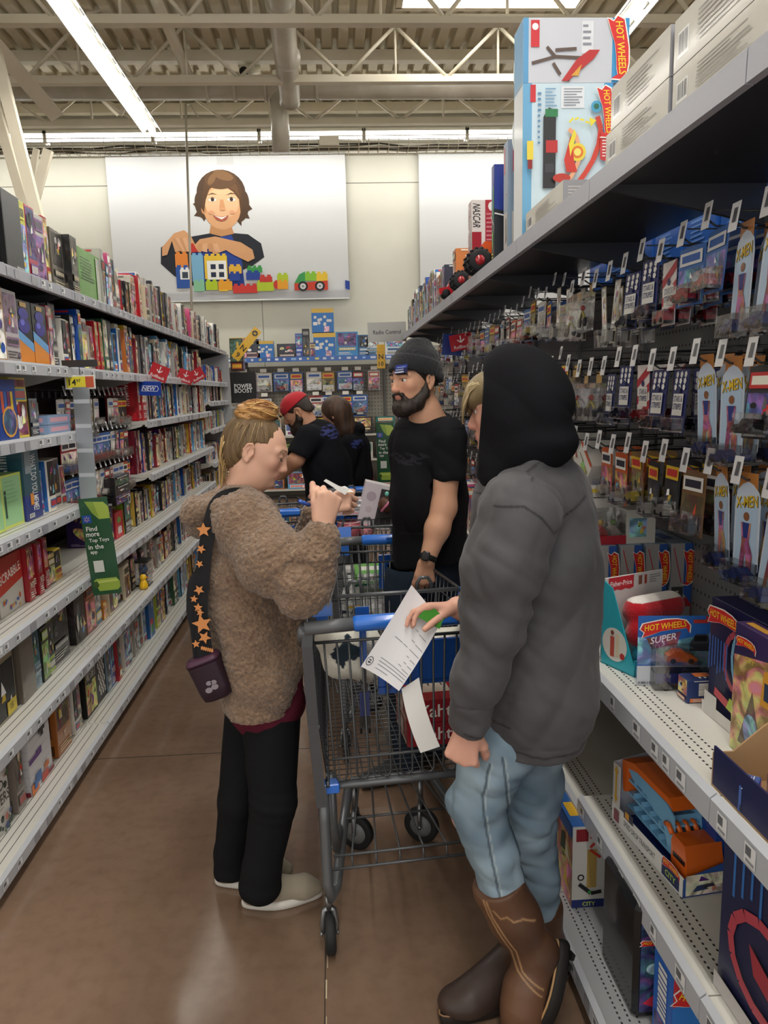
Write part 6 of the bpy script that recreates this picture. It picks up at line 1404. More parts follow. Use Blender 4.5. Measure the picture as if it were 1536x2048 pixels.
row(1, 2.13, 3.46, 4.67, spec([named(.16, .24, .27, ('6e675c', '3c342c', 'd8ccb0'), ' ', 'brown grey antique looking game box'), named(.10, .25, .27, ('1e1d1c', '5a5248', 'c8b890'), ' ', 'black wooden look game box'), named(.04, .22, .25, ('c49a94', '8a4a44', 'f0e0d8'), ' ', 'dusty pink slim game box'), named(.34, .30, .25, ('5f9e3c', '7fb84e', '2a4a22'), ' ', 'wide green game box lying lengthwise', sidefn=lambda fs, rng: (fs.rect(.02, .02, .98, .98, '5f9e3c'), fs.lines(.1, .4, .7, .85, 8, '35702a', rng), fs.rect(.8, .05, .97, .95, 'c8ccc0')))]), 'top shelf', 2, group=gL)
row(1, 2.13, 4.68, 5.89, spec([named(.09, .25, .25, ('d8d4c8', 'c8302c', '6a6a6a'), ' ', 'clear topped white and red game box'), MONO(), MONO()]), 'top shelf third bay', 3, group=gL)
RH = (.2, .23, .26)
row(1, 2.13, 5.90, 7.11, spec([]), 'top shelf fourth bay', 4, group=gL); row(1, 2.13, 7.12, 8.33, spec([]), 'top shelf last bay', 5, group=gL)
# ---- second shelf
RW, RH, RD = (.045, .06, .075), (.22, .25, .28), (.24, .28)
def robotside(fs, rng):
    fs.rect(.0, .0, 1, 1, '141216'); fs.poly([(0, .0), (1, 0), (1, .22), (0, .42)], 'e08a2c'); fs.poly([(0, .42), (1, .22), (1, .36), (0, .56)], '6aa6dc'); fs.ell(.5, .62, .36, .13, '2a2490', 'gloss'); fs.ell(.5, .80, .30, .09, '3430b0', 'gloss'); fs.ell(.4, .66, .14, .05, '6a6ae0', 'gloss'); fs.rect(.3, .9, .7, .97, 'd8b060')
robot = (.15, .2, .25, 'robot', lambda: carton(.15, .2, .25, ('1c1a22', 'e88a2c', '6aa8d8'), 5, None, 'gloss', sidefn=robotside), 'dark box with shiny blue shapes')
row(1, 1.79, 2.55, 3.45, spec([named(.13, .26, .28, ('8e958c', 'b8c0b4', 'e8e8e0'), ' ', 'pale green wrapped game box'), named(.16, .26, .27, ('b08a68', '8a5a3a', 'e0c8a8'), ' ', 'tan wrapped game box with gold stripes'), named(.14, .26, .27, ('c4bcc0', '8a6a8a', '3a3a40'), ' ', 'whitish game box with black side letters'), robot, robot, named(.05, .26, .26, ('a83a4a', 'd8a0a0', 'f0e8e8'), ' ', 'rose red slim game box')]), 'second shelf', 6, group=gL)
row(1, 1.79, 3.46, 4.67, spec([None, None, named(.05, .25, .25, ('2a2a2c', '8a8a8a', 'e8e8e8'), ' ', 'black slim game box with grey squares'), None, named(.05, .22, .24, ('d8d02c', 'e8e040', '1c1c1c'), 'PICTIONARY', 'bright yellow drawing game box'), named(.07, .24, .25, ('d0ccc6', 'a83038', '4a4a4a'), ' ', 'white and red looped drawing game box'), None, named(.045, .24, .25, ('b01c26', 'c82430', 'f2d040'), 'Jumanji', 'red jungle game box with yellow lettering'), named(.045, .24, .25, ('b01c26', 'c82430', 'f2d040'), 'Jumanji', 'red jungle game box with yellow lettering')]), 'second shelf', 7, group=gL)
row(1, 1.79, 4.68, 5.89, spec([]), 'second shelf third bay', 8, group=gL); row(1, 1.79, 5.90, 7.11, spec([]), 'second shelf fourth bay', 9, group=gL)
RW, RH = (.04, .05), (.13, .15, .16)
row(1, 1.79, 7.12, 8.33, spec([]), 'second shelf last bay', 10, group=gL)
# ---- third shelf
def colourside(fs, rng):
    fs.rect(0, 0, 1, 1, '1d3f8e'); 
    for k, c in enumerate(('d8603a', '3a6ab8', '8a3a6a', 'e8c83a')): fs.rect(.2+.16*k, .45, .33+.16*k, .8, c)
    fs.ell(.55, .3, .4, .26, 'e8a84a'); fs.ell(.55, .3, .34, .22, '3a5a9a', 'art'); fs.text('TWISTED'[:0] or ' ', .5, .5, .01, 'ffffff')
RW, RH, RD = (.05, .07, .09), (.15, .18, .21), (.2, .25)
row(1, 1.51, 2.50, 3.2, spec([named(.08, .22, .20, ('1b1b20', 'd8d040', '2a4ab0'), ' ', 'black party game box with yellow squiggles'), named(.12, .24, .17, ('e8e8ea', '2a2a2e', '1c1c20'), 'TABOO', 'white banded word guessing game box', side='TABOO'), lambda: (.16, .2, .22, 'colour', lambda: carton(.16, .2, .22, ('1d3f8e', 'e8a84a', 'd8d8d8'), 9, None, 'print', sidefn=colourside), 'blue crafts box with arched rainbow window'), named(.14, .20, .23, ('e0c83a', '3a9ab0', 'c84a3a'), ' ', 'bright yellow crafts box')]), 'third shelf', 11, group=gL)
for k in range(2): put(proto('paleblue', lambda: carton(.26, .20, .038, ('8aa8cc', 'd8a0b4', 'c8d8e8'), 3, None, 'print', sidefn=lambda fs, rng: (fs.rect(0, 0, 1, 1, '8aa4c8'), fs.rect(.1, .25, .9, .75, 'dca8b8')))), 'board_game_box', (LX-.03, 3.28, 1.5115+.0395*k), PI/2, 'flat pale blue game box, %s of the pair lying on the left third shelf' % ('lower', 'upper')[k], 'game', gL)
put(proto('whitesq', lambda: carton(.15, .2, .13, ('d8d4c0', 'c0bca8', '6a6a58'), 12, None, 'print')), 'board_game_box', (LX-.16, 3.33, 1.592-.08+.001), PI/2, 'cream instructions box behind the pale blue pair on the third shelf', 'game', gL)
RW, RH, RD = (.045, .055, .065), (.22, .24), (.24,)
row(1, 1.51, 4.68, 5.89, spec([MONO(), MONO(), MONO(), None, named(.045, .25, .24, ('1c1a1c', '3a2a2a', 'e0d8d0'), 'MONOPOLY', 'black edition property game box'), None, None, named(.05, .24, .23, ('a8242e', 'c83a44', 'f0e8e0'), ' ', 'red slim game box'), None, named(.06, .24, .23, ('2f7fa8', '58a8c8', 'f0e8c8'), 'CLUE', 'teal blue mystery game box'), None, named(.06, .24, .23, ('2878a8', 'e8a030', 'f0e8c8'), 'LIFE', 'blue life journey game box')]), 'third shelf third bay', 12, group=gL)
row(1, 1.51, 5.90, 7.11, spec([]), 'third shelf fourth bay', 13, group=gL)
RW, RH = (.035, .045), (.15, .17)
row(1, 1.6, 7.12, 8.33, spec([]), 'third shelf last bay', 14, group=gL); row(1, 1.34, 7.12, 8.33, spec([]), 'fourth shelf last bay', 15, group=gL); row(1, 1.02, 7.12, 8.33, spec([]), 'fifth shelf last bay', 16, group=gL); row(1, .72, 7.12, 8.33, spec([]), 'sixth shelf last bay', 17, group=gL)
# ---- fourth shelf
green = lambda: named(.185, .22, .20, ('a6cf7e', 'cfe06a', '2e6a3a'), ' ', 'pale green and yellow edged boxed game', 'print', sidefn=lambda fs, rng: (fs.rect(0, 0, 1, 1, 'cfdc62'), fs.rect(.06, .05, .94, .96, '9fd09a'), fs.lines(.2, .45, .85, .9, 6, '8cc08a', rng), fs.rect(.14, .2, .2, .62, '2a4a38'), fs.ell(.17, .68, .04, None, '2a4a38')))
RW, RH, RD = (.06, .08), (.18, .22, .25), (.22, .26)
meme = lambda: named(.17, .26, .29, ('1c3c80', '1c5a6e', 'f4f4f4'), 'WHAT DO YOU MEME?', 'dark blue party game with white spine words', 'print', sidefn=lambda fs, rng: (fs.rect(0, 0, 1, 1, '1f2f7c'), fs.rect(0, .35, 1, 1, '1e5464'), fs.text('WHAT DO YOU MEME?', .62, .5, fs.w*.34, 'f4f4f4', -90, fs.h*.78), fs.rect(.14, .64, .5, .97, '9aa8b0'), fs.rect(.3, .2, .5, .36, 'e0902c'), barcode(fs, .15, .03, .3, .06, rng)))
row(1, 1.18, 2.46, 3.45, spec([named(.10, .24, .22, ('6a9a8a', '9ac8b0', 'e8f0e0'), ' ', 'sea green wrapped game box'), green(), green(), meme()]), 'fourth shelf', 18, group=gL)
put(proto('capbox', lambda: carton(.10, .16, .17, ('e8e8e8', '1c2a5a', 'd8a050'), 4, None, 'print')), 'board_game_box', (LX-.25, 2.98, 1.181), PI/2, 'small white and navy box standing behind the pale green boxes', 'game', gL)
RW, RH = (.05, .06, .07), (.22, .25)
row(1, 1.18, 4.68, 5.89, spec([named(.05, .24, .27, ('6a1a28', '8a2a38', 'd8a0a0'), ' ', 'dark maroon slim game box'), named(.05, .24, .27, ('7a1e2c', '6a1a28', 'c89090'), ' ', 'wine red slim game box'), named(.05, .24, .25, ('1f3f88', 'c82a3a', 'f0e04a'), 'MONOPOLY', 'blue and red property game box'), None, None, None, None, None, named(.07, .24, .23, ('2a5a8a', '6aa0c8', 'e8d8a0'), 'Clue Jr'[:0] or ' ', 'steel blue family game box')]), 'fourth shelf third bay', 19, group=gL)
row(1, 1.18, 5.90, 7.11, spec([]), 'fourth shelf fourth bay', 20, group=gL)
# ---- fifth shelf
RW, RH, RD = (.06, .08, .1), (.14, .18, .2), (.2, .24)
yaht = lambda: named(.045, .22, .22, ('a8202a', 'c22a34', 'f2ece4'), 'YAHTZEE', 'slim red dice game box')
scrab = lambda: named(.22, .24, .22, ('c8362c', 'd8d4cc', 'f8f4ea'), 'SCRABBLE', 'red word tile game box', 'print', sidefn=lambda fs, rng: (fs.rect(0, 0, 1, 1, 'cfcbc2'), fs.poly([(0, .35), (1, .5), (1, 1), (0, 1)], 'c8362c'), fs.text('SCRABBLE', .5, .68, fs.h*.16, 'f8f4ea', 8, fs.w*.86), [fs.ell(rng.uniform(.1, .9), rng.uniform(.05, .32), .03, None, rng.choice(['3a5aa8', 'e0a030', 'c8362c']), None, 8) for _ in range(16)]))
row(1, .85, 2.34, 3.45, spec([named(.18, .24, .26, ('8ab090', 'd8e0c0', '3a5a9a'), ' ', 'pale green leafy game box'), named(.16, .24, .24, ('4a4048', '6a5a60', '8a7a80'), ' ', 'dark shrink wrapped game box'), ('gap', .04), scrab(), yaht(), yaht(), yaht(), yaht(), yaht()]), 'fifth shelf', 21, group=gL)
uno = lambda: named(.17, .20, .22, ('3a2468', 'e8c83a', 'f0f0f0'), 'UNO FLIP ATTACK', 'purple card game box with yellow letters', 'print', sidefn=lambda fs, rng: (fs.rect(0, 0, 1, 1, '35205e'), fs.text('UNO FLIP', .42, .84, fs.h*.11, 'f2f2f2', -20, fs.w*.75, .2), fs.text('ATTACK', .5, .66, fs.h*.14, 'f0d02c', -20, fs.w*.8, .2), fs.ell(.55, .28, .42, .14, 'e8b83a', 'art', 16, -.5), fs.ell(.6, .26, .30, .08, 'f4e08a', 'print', 16, -.5), fs.lines(.1, .04, .5, .1, 2, 'c8c0e0', rng)))
row(1, .85, 3.62, 4.67, spec([('gap', .42), uno(), ('gap', .05), named(.15, .16, .15, ('c4202e', 'd83a44', 'f4f4f4'), ' ', 'red box picturing white cards', 'print', sidefn=lambda fs, rng: (fs.rect(0, 0, 1, 1, 'c4222e'), fs.ell(.5, .68, .25, .12, '6a9a3a'), fs.rect(.3, .15, .42, .42, 'f4f4f4'), fs.rect(.45, .15, .57, .45, 'f4f4f4'), fs.rect(.6, .15, .72, .42, 'f4f4f4'))), named(.13, .2, .20, ('1a1a1c', '8ab83a', 'f0f0ea'), 'MURDER', 'black mystery game box'), named(.12, .2, .2, ('4a5a4a', '9ab08a', 'd8d8d0'), ' ', 'grey green figures game box'), named(.10, .2, .21, ('c83a7a', 'e06a9a', 'f4d0e0'), ' ', 'hot pink game box'), named(.10, .2, .21, ('c83a7a', 'e06a9a', 'f4d0e0'), ' ', 'hot pink game box')]), 'fifth shelf', 22, group=gL)
for k in range(3): put(proto(('blkflat', k), lambda: carton(.3, .22, .05, ('1a1a1c', '2a2a2e', 'e0e0e0'), 30+k, None, 'gloss')), 'board_game_box', (LX-.05, 4.22, 1.072+.052*k), PI/2, 'flat black glossy game box, %s of three stacked near the purple card game' % ('lowest', 'middle', 'topmost')[k], 'game', gL)
RW, RH = (.06, .07), (.2, .22); row(1, .85, 4.68, 5.89, spec([]), 'fifth shelf third bay', 23, group=gL); row(1, .85, 5.90, 7.11, spec([]), 'fifth shelf fourth bay', 24, group=gL)
# ---- sixth shelf
ticket = lambda: named(.20, .28, .30, ('a59476', '5a4a3a', '3a2a22'), 'TICKET TO RIDE', 'sepia train journey game box', 'print', sidefn=lambda fs, rng: (fs.rect(0, 0, 1, 1, 'b0a488'), picture(fs, .02, .02, .98, .72, ('8a7456', '6a5a44', 'c8b890'), rng, 4), fs.text('TICKET TO RIDE', .5, .86, fs.h*.12, '3a2420', 0, fs.w*.9), fs.rect(.55, .03, .96, .2, 'd8c02c'), fs.text('15', .75, .12, fs.h*.08, '2a2a22')))
RW, RH = (.07, .09, .11), (.2, .24); 
row(1, .49, 2.24, 3.45, spec([named(.30, .28, .29, ('b8ae96', '7a2a2a', '6a3a3a'), 'TICKET TO RIDE', 'cream train journey game box', 'print', side='TO RIDE'), ticket(), ('gap', .03), named(.14, .26, .25, ('6a6258', '5a544c', '8a8278'), ' ', 'plain taupe game box back', sidefn=lambda fs, rng: fs.rect(.02, .02, .98, .98, '6a6258')), named(.07, .26, .25, ('8aa8b8', 'b8c8d0', '3a5a6a'), ' ', 'silver blue game box'), named(.08, .24, .23, ('2a302a', 'a8c84a', 'd8e0c0'), ' ', 'dark and green card game box'), named(.08, .24, .23, ('a8c83a', '2a2a2a', 'f0f0e0'), ' ', 'lime green game box'), named(.20, .26, .26, ('18181a', '2a2a2c', 'c8c8c0'), ' ', 'wide black classic games box')]), 'sixth shelf', 25, group=gL)
def chessside(fs, rng):
    fs.rect(0, 0, 1, 1, '1c1c1e')
    for i in range(6):
        for j in range(7):
            if (i+j) % 2: fs.rect(.3+.1*i, .1+.11*j, .4+.1*i, .21+.11*j, 'e8e4dc'); fs.k -= 1
row(1, .49, 3.47, 4.67, spec([named(.14, .26, .28, ('2a2422', 'c8842c', 'e8e4dc'), ' ', 'black box with marble print', 'print', sidefn=lambda fs, rng: (picture(fs, 0, 0, 1, 1, ('2a2422', '3a302c', 'e8e4dc'), rng, 12))), named(.14, .24, .24, ('8a4a34', 'c86a3a', '4a5a6a'), ' ', 'rust coloured race track game box'), named(.10, .26, .28, ('2a6a8a', 'd8b83a', 'f0f0e8'), ' ', 'blue and gold game box'), named(.07, .1, .09, ('e08a2c', 'e8c83a', 'c8302c'), ' ', 'small orange candy game box')]), 'sixth shelf', 26, group=gL)
row(1, .49, 4.68, 5.89, spec([named(.10, .20, .20, ('3a3a3c', 'a8242e', 'd8d8d8'), ' ', 'grey and red handheld game box'), named(.08, .18, .24, ('f0ece4', '1c1c1c', '1c1c1c'), 'ICOSA', 'white puzzle box with black lettering'), named(.08, .24, .30, ('a01e28', '5a1a1e', 'e8d8d0'), ' ', 'dark red game box with swirl')]), 'sixth shelf third bay', 27, group=gL)
RW, RH = (.06, .08), (.22, .26); row(1, .49, 5.90, 7.11, spec([]), 'sixth shelf fourth bay', 28, group=gL)
# ---- bottom shelf
def wild(fs, rng):
    fs.rect(0, 0, 1, 1, 'e4e2dc'); 
    for _ in range(44):
        a = rng.uniform(0, 1); e = rng.choice([rng.uniform(0, .2), rng.uniform(.86, 1)]) if rng.random() < .7 else None; b_ = e if e is not None else rng.uniform(.1, .9); a = a if e is not None else rng.choice([rng.uniform(0, .12), rng.uniform(.88, 1)])
        fs.ell(min(.94, max(.06, a)), min(.95, max(.05, b_)), rng.uniform(.03, .06), None, rng.choice(['2f4a34', '3a5a3a', '2a3a2c', 'c86a5a', '3a4a8a', '4a6a44']), None, 7)
    fs.text('WILD', .5, .66, fs.h*.13, '262622', 0, fs.w*.5); fs.text('FLOWERS', .5, .48, fs.h*.14, '262622', 0, fs.w*.78); fs.rect(.3, .36, .7, .37, '8a8a80')
def tetris(fs, rng):
    fs.rect(0, 0, 1, 1, 'e2e0e4'); cols = ['6a3a8a', 'c8402c', '2a6ab8', '1c1c2a', 'e0762c', '8a2a3a']
    for i in range(7): fs.rect(0, .12*i+.02, 1, .12*i+.024, 'b8b6bc')
    for (a, b_, w_, h_, c) in ((0, .42, .3, .07, 0), (.3, .42, .25, .1, 0), (0, .0, .3, .14, 4), (.2, .08, .25, .14, 2), (.45, .0, .3, .12, 1), (.6, .14, .2, .08, 4), (.45, .7, .3, .07, 3), (.55, .64, .12, .07, 3), (.1, .05, .12, .12, 2), (.75, .0, .25, .06, 5)): fs.rect(a, b_, a+w_, b_+h_, cols[c])
    fs.rect(.38, .84, .8, .93, '1c1c24'); fs.text('TETRIS', .59, .885, fs.h*.055, 'e84a3a', 0, fs.w*.36)
row(1, .1, 2.36, 3.45, spec([named(.26, .26, .29, ('e4e2dc', '2f4a34', '262622'), 'WILD FLOWERS', 'white jigsaw box with wild flowers', 'print', front=lambda fc, rng: wild(fc, rng), sidefn=wild), ('gap', .04), named(.07, .26, .28, ('8a7e76', '6a625c', 'c83a34'), ' ', 'brownish game box with red corner'), ('gap', .05), named(.24, .18, .30, ('e2e0e4', '6a3a8a', '1c1c24'), 'TETRIS', 'white box with coloured block squares', 'print', sidefn=tetris), ('gap', .07), named(.16, .2, .28, ('a8642c', '5a3416', 'e8c890'), 'Y', 'orange brown western game box'), named(.05, .2, .24, ('141414', '1c1c1c', '8a8a8a'), ' ', 'narrow black game box')]), 'bottom shelf', 29, group=gL)
row(1, .1, 3.50, 4.67, spec([named(.16, .24, .28, ('161618', '232326', 'e0dcd0'), 'FAMILY GAME SET', 'black classic game set box', 'print'), named(.16, .24, .27, ('2a2a2c', '1c1c1e', 'e8e4dc'), ' ', 'dark box with chequered board', 'print', sidefn=chessside), named(.06, .24, .28, ('8aa0b0', 'c0ccd4', '5a6a7a'), ' ', 'pale blue grey wrapped game box'), named(.08, .26, .30, ('2a6ab0', '3a8ac0', 'f4f0e0'), 'TWISTER', 'blue party game box')]), 'bottom shelf', 30, group=gL)
row(1, .1, 4.68, 5.89, spec([('gap', .02), named(.12, .28, .32, ('2068a8', 'c82a34', 'f4f4f4'), 'SORRY!', 'blue pawn chase game with white word', 'print', sidefn=lambda fs, rng: (fs.rect(0, 0, 1, 1, '1c62a4'), fs.text('SORRY!', .7, .78, fs.w*.26, 'f4f4f4', -90, fs.h*.36), fs.ell(.45, .3, .3, .09, 'c82a34'), fs.ell(.5, .17, .3, .1, '2a8a3a'), fs.poly([(.1, 0), (.3, .3), (.35, .3), (.2, 0)], 'e8e8e8'))), named(.10, .26, .28, ('d8d8dc', '2a2a2e', '3a3a3e'), ' ', 'white box with black buckled strap', 'print', sidefn=lambda fs, rng: (fs.rect(0, 0, 1, 1, 'd6d6da'), fs.rect(.35, 0, .6, 1, '2c2c30'), fs.rect(.3, .3, .65, .42, '4a4a50'), fs.lines(.7, .2, .95, .8, 9, 'a8a8b0', rng))), named(.12, .26, .32, ('b8c83a', '2a2a2a', 'e84a3a'), ' ', 'lime and red vehicle game box')]), 'bottom shelf third bay', 31, group=gL)
row(1, .1, 5.90, 7.11, spec([]), 'bottom shelf fourth bay', 32, group=gL)
mb = MB()
for q, M_ in FAR: n = len(mb.v); mb.v += [tuple(M_ @ Vector(v)) for v in q.v]; mb.f += [tuple(i+n for i in f_) for f_ in q.f]; mb.c += q.c; mb.m += q.m; mb.sm += q.sm
tag(mb.build('board_game_boxes'), 'dense rows of small looking game boxes filling the far part of the left shelves', 'games', None, 'stuff')
# small figure toy and duck on the sixth shelf front
mb = MB().set('f0c020', 'gloss'); mb.lathe([(.001, 0), (.034, .004), (.036, .03), (.026, .06), (.018, .075)], 18, (0, 0, 0)); mb.ball((0, 0, .095), .028, 9); mb.set('e07a20'); mb.tube([(.02, 0, .095), (.045, 0, .09)], [.008, .004], 8)
tag(mb.build('toy_duck'), 'yellow rubber duck like toy standing at the front of the sixth shelf', 'toy').location = (LX-.05, 4.50, .491); bpy.data.objects['toy_duck'].scale = (.75, .75, .75)
t = thing('figure_pack', 'boxed blue toy figure in a clear fronted pack behind the yellow duck toy', 'toy', (LX-.03, 4.60, .491)); mb = MB().set('1c2422', 'print'); mb.box(-.09, -.05, 0, 0, .05, .012); mb.box(-.09, -.05, .15, 0, .05, .165); mb.box(-.09, -.05, .012, -.085, .05, .15, '2e6a5a'); mb.build('tray', t)
mb = MB().set('4a7fc0', 'gloss'); mb.ball((-.04, 0, .05), .024, 8, rz=.03); mb.ball((-.04, -.0, .10), .028, 9); mb.tube([(-.04, -.02, .115), (-.04, -.05, .14)], [.01, .006], 8); mb.tube([(-.04, .02, .115), (-.04, .05, .14)], [.01, .006], 8); mb.tube([(-.04, -.015, .03), (-.035, -.018, .014)], .011, 8); mb.tube([(-.04, .015, .03), (-.035, .018, .014)], .011, 8); mb.build('figure', t)
mb = MB().set('ffffff', 'clear'); mb.box(-.084, -.049, .013, -.001, .049, .149); mb.build('window', t)
# ================================================================ right hand shelves: boxed toys
def rput(key, fn, x, y, z, rz, label, name='toy_box', group=None, cat='toy'): return put(proto(key, fn), name, (x, y, z+.001), rz, label, cat, group)
R_ = -PI/2
def track1(fs, rng): # big loop set, seen end on
    fs.rect(0, 0, 1, 1, 'c9dde8'); fs.rect(0, 0, .1, 1, '6aa8d0'); fs.rect(.9, .5, 1, 1, '4a9ad0'); fs.rect(.09, .0, .96, .16, 'e8d040'); fs.rect(.12, .01, .42, .15, 'b83428'); fs.rect(.2, .02, .42, .14, 'e0c0a0', 'art')
    fs.rect(.08, .88, .14, .99, 'c82a34'); fs.rect(.42, .84, .68, .98, 'dfe4ea'); fs.lines(.45, .85, .66, .97, 7, '8a9098', rng); fs.lines(.16, .6, .2, .95, 10, '5a8ab0', rng); fs.lines(.24, .84, .38, .97, 6, '7aa0c0', rng)
    fs.poly([(.22, .32), (.36, .32), (.36, .82), (.28, .84), (.22, .78)], '26262a'); fs.rect(.24, .78, .38, .83, '2a7a4a'); fs.rect(.25, .55, .38, .63, 'b82a2a'); fs.rect(.24, .42, .34, .48, '3a3a40')
    pts = [(.82, .78), (.86, .7), (.84, .6), (.78, .5), (.7, .42), (.6, .34), (.5, .3)]
    for i in range(6): fs.line(*pts[i], *pts[i+1], fs.w*.055, 'cf4030')
    for i in range(5): fs.line(*[(.5, .7), (.58, .66), (.62, .58), (.62, .5), (.56, .42), (.5, .36)][i], *[(.5, .7), (.58, .66), (.62, .58), (.62, .5), (.56, .42), (.5, .36)][i+1], fs.w*.045, 'e8a880')
    fs.ell(.6, .55, .095, None, 'e8d040'); fs.ell(.6, .55, .065, None, 'e0782a'); fs.ell(.6, .55, .04, None, 'f0e070'); fs.poly([(.45, .5), (.52, .66), (.56, .5), (.6, .42), (.48, .42)], 'c83428'); fs.poly([(.5, .6), (.56, .7), (.58, .66), (.52, .52)], 'e8d83a'); fs.ell(.8, .84, .06, None, '4aa0c8'); fs.ell(.8, .84, .03, None, '2a6a50')
    for i in range(4): fs.line(.5+.06*i, .74+.02*math.sin(i), .545+.06*i, .75+.02*math.sin(i+1), fs.w*.02, 'e8d83a')
    fs.poly([(.72, .77), (.8, .75), (.74, .71)], 'e8d83a'); fs.poly([(.85, .5), (.95, .48), (.95, .66), (.85, .68)], 'c83434'); fs.lines(.87, .51, .93, .65, 7, 'f0dcd8', rng); fs.ell(.42, .38, .1, .03, 'b83428'); fs.ell(.55, .33, .1, .03, '8ab848'); fs.rect(.03, .5, .1, .62, 'e8d040'); fs.rect(.04, .44, .09, .5, '8a2020'); hw_logo(fs, .905, .8, fs.h*.32, -84)
rput('trk1', lambda: carton(.13, .33, .53, ('bcd4e2', '4a9ad0', 'd8e4ec'), 5, None, sidefn=track1, front=lambda fc, rng: fc.rect(.02, .02, .98, .98, 'dfe4e6')), RX+.005, 2.90, 2.2, R_, 'tall light blue loop track box with red track on the right top shelf')
def track2(fs, rng):
    fs.rect(0, 0, 1, 1, 'c9ccd4'); fs.rect(.0, 0, .05, 1, '5a9ac8'); fs.rect(.84, 0, 1, 1, '3f96cc'); fs.rect(.55, .45, .66, .95, 'dcdfe4'); fs.lines(.56, .55, .65, .92, 4, '8a8e98', rng); fs.rect(.07, .55, .15, .96, 'c82a34'); fs.ell(.11, .86, .03, None, 'f0f0f0')
    for a, b in (((.08, .3), (.3, .4)), ((.3, .4), (.55, .38)), ((.22, .55), (.3, .4)), ((.3, .5), (.5, .52)), ((.35, .12), (.28, .3)), ((.42, .02), (.5, .3))): fs.line(*a, *b, fs.h*.05, '5c4c44')
    fs.poly([(.42, .02), (.66, .36), (.72, .5), (.62, .5), (.5, .35), (.36, .02)], 'b82e2e'); fs.poly([(.45, .1), (.55, .28), (.52, .1)], 'd8a040'); hw_logo(fs, .90, .52, fs.h*.95, -84)
rput('trk2', lambda: carton(.13, .385, .215, ('b9c4d4', '4a9ad0', 'd8e4ec'), 6, None, sidefn=track2, front=lambda fc, rng: fc.rect(.02, .02, .98, .98, '6aa4cc')), RX+.005, 2.90, 2.731, R_, 'wide grey and blue launcher box lying on top of the tall loop track box')
def plainlow(fc, rng): fc.rect(0, 0, 1, 1, 'cdc9bd'); barcode(fc, .05, .2, .14, .5, rng); fc.lines(.3, .2, .9, .8, 7, '8f8c82', rng, .35)
for (y0, y1, h, z, key, lab, pal) in ((2.36, 2.80, .075, 2.2, 'low', 'low plain grey box lying at the foot of the tall loop track box', 'c4c0b4'), (1.64, 2.00, .085, 2.2, 'pa', 'plain pale carton with printed codes on the right top shelf, lower of the stacked pair', 'd2cdbf'), (1.64, 1.97, .10, 2.287, 'pb', 'plain pale carton on top of the pair next to the tall loop track box', 'd6d2c6'), (1.27, 1.62, .08, 2.2, 'pc', 'long pale box with blue ends lying nearest on the right top shelf', 'c4c4c8'), (1.28, 1.62, .10, 2.282, 'pd', 'silvery carton with a black end panel above the blue ended box', 'c8c6c0'), (.90, 1.25, .08, 2.2, 'pe', 'blue and white box cut by the right edge on the top shelf', '8a92b8'), (.90, 1.25, .10, 2.282, 'pf', 'white box cut by the top right corner of the view', 'd0ccc4')):
    rput(key, lambda: carton(y1-y0, .30, h, (pal, '23243a' if key in ('pc', 'pd') else '9a978c', '3a3a40'), 7+len(key)+ord(key[-1]), None, 'print', front=plainlow, sidefn=(lambda fs, rng: (fs.rect(0, 0, 1, 1, '1b1a26' if key == 'pd' else ('2c3470' if key in ('pc', 'pe') else 'a8a8ae')), [fs.ell(.62, .5, .28-.04*k, None, ('c8a83a', '1b1a26', '8a7a4a')[k]) for k in range(3)] if key == 'pd' else None, fs.lines(.05, .3, .3, .8, 4, 'd8d4d0')))), RX+.01, (y0+y1)/2, z, R_, lab)
rput('orangeb', lambda: carton(.06, .12, .27, ('2a2422', 'c85a2a', 'e8c83a'), 3, None, 'shrink'), RX+.16, 2.12, 2.2, R_, 'dark pack with orange drawing between the plain cartons and the tall loop track box')
def nascar(fs, rng): fs.rect(0, 0, 1, 1, 'd8d0cc'); fs.rect(0, 0, .2, .6, '9a2430'); fs.text('NASCAR', .1, .8, fs.w*.16, '2a2a2c', -90, fs.h*.3, .2); fs.rect(.28, .0, .6, 1, 'a82a38'); fs.ell(.44, .92, .1, None, 'e8e0dc'); fs.lines(.3, .2, .58, .85, 12, 'c87a80', rng); fs.line(.9, .8, .75, .4, .02, '8a7a60')
def greencat(fs, rng): fs.rect(0, 0, 1, 1, '20242a'); fs.poly([(0, .55), (1, .42), (1, 1), (0, 1)], '22388e'); [fs.ell(.72, y, .22, None, c) for y, c in ((.66, '2a9a48'), (.52, '2a9a48'), (.66, '1f7a38'))]; fs.poly([(.5, .5), (.9, .42), (1, .75), (.7, .8)], '2fa852'); fs.ell(.6, .28, .25, None, '6ac84a'); fs.poly([(.4, .2), (.7, .12), (.85, .35)], '58b83e'); fs.lines(.3, .03, .9, .1, 2, 'e8e84a', rng); fs.line(0, .5, 1, .38, .006, 'e8e8e8')
def bluegrey(fs, rng): fs.rect(0, 0, 1, 1, '7e93a8'); fs.rect(.12, .72, .4, .96, 'b83440'); fs.rect(.1, .02, .95, .36, 'b8b4b0'); fs.poly([(.5, .06), (.8, .1), (.7, .32), (.5, .3)], '5a3a2a', 'art'); fs.ell(.7, .52, .08, None, 'a83440')
rput('bg', lambda: carton(.07, .17, .42, ('d0ccc0', '7e93a8', 'e0e0e0'), 8, None, sidefn=bluegrey), RX+.01, 3.12, 2.2, R_, 'tall slim blue grey track box just behind the tall loop track box')
rput('bg2', lambda: carton(.06, .17, .44, ('c8ccd0', '8aa8c0', 'e0e0e0'), 9, None, sidefn=bluegrey), RX+.10, 3.22, 2.2, R_, 'second blue grey track box standing farther back on the right top shelf')
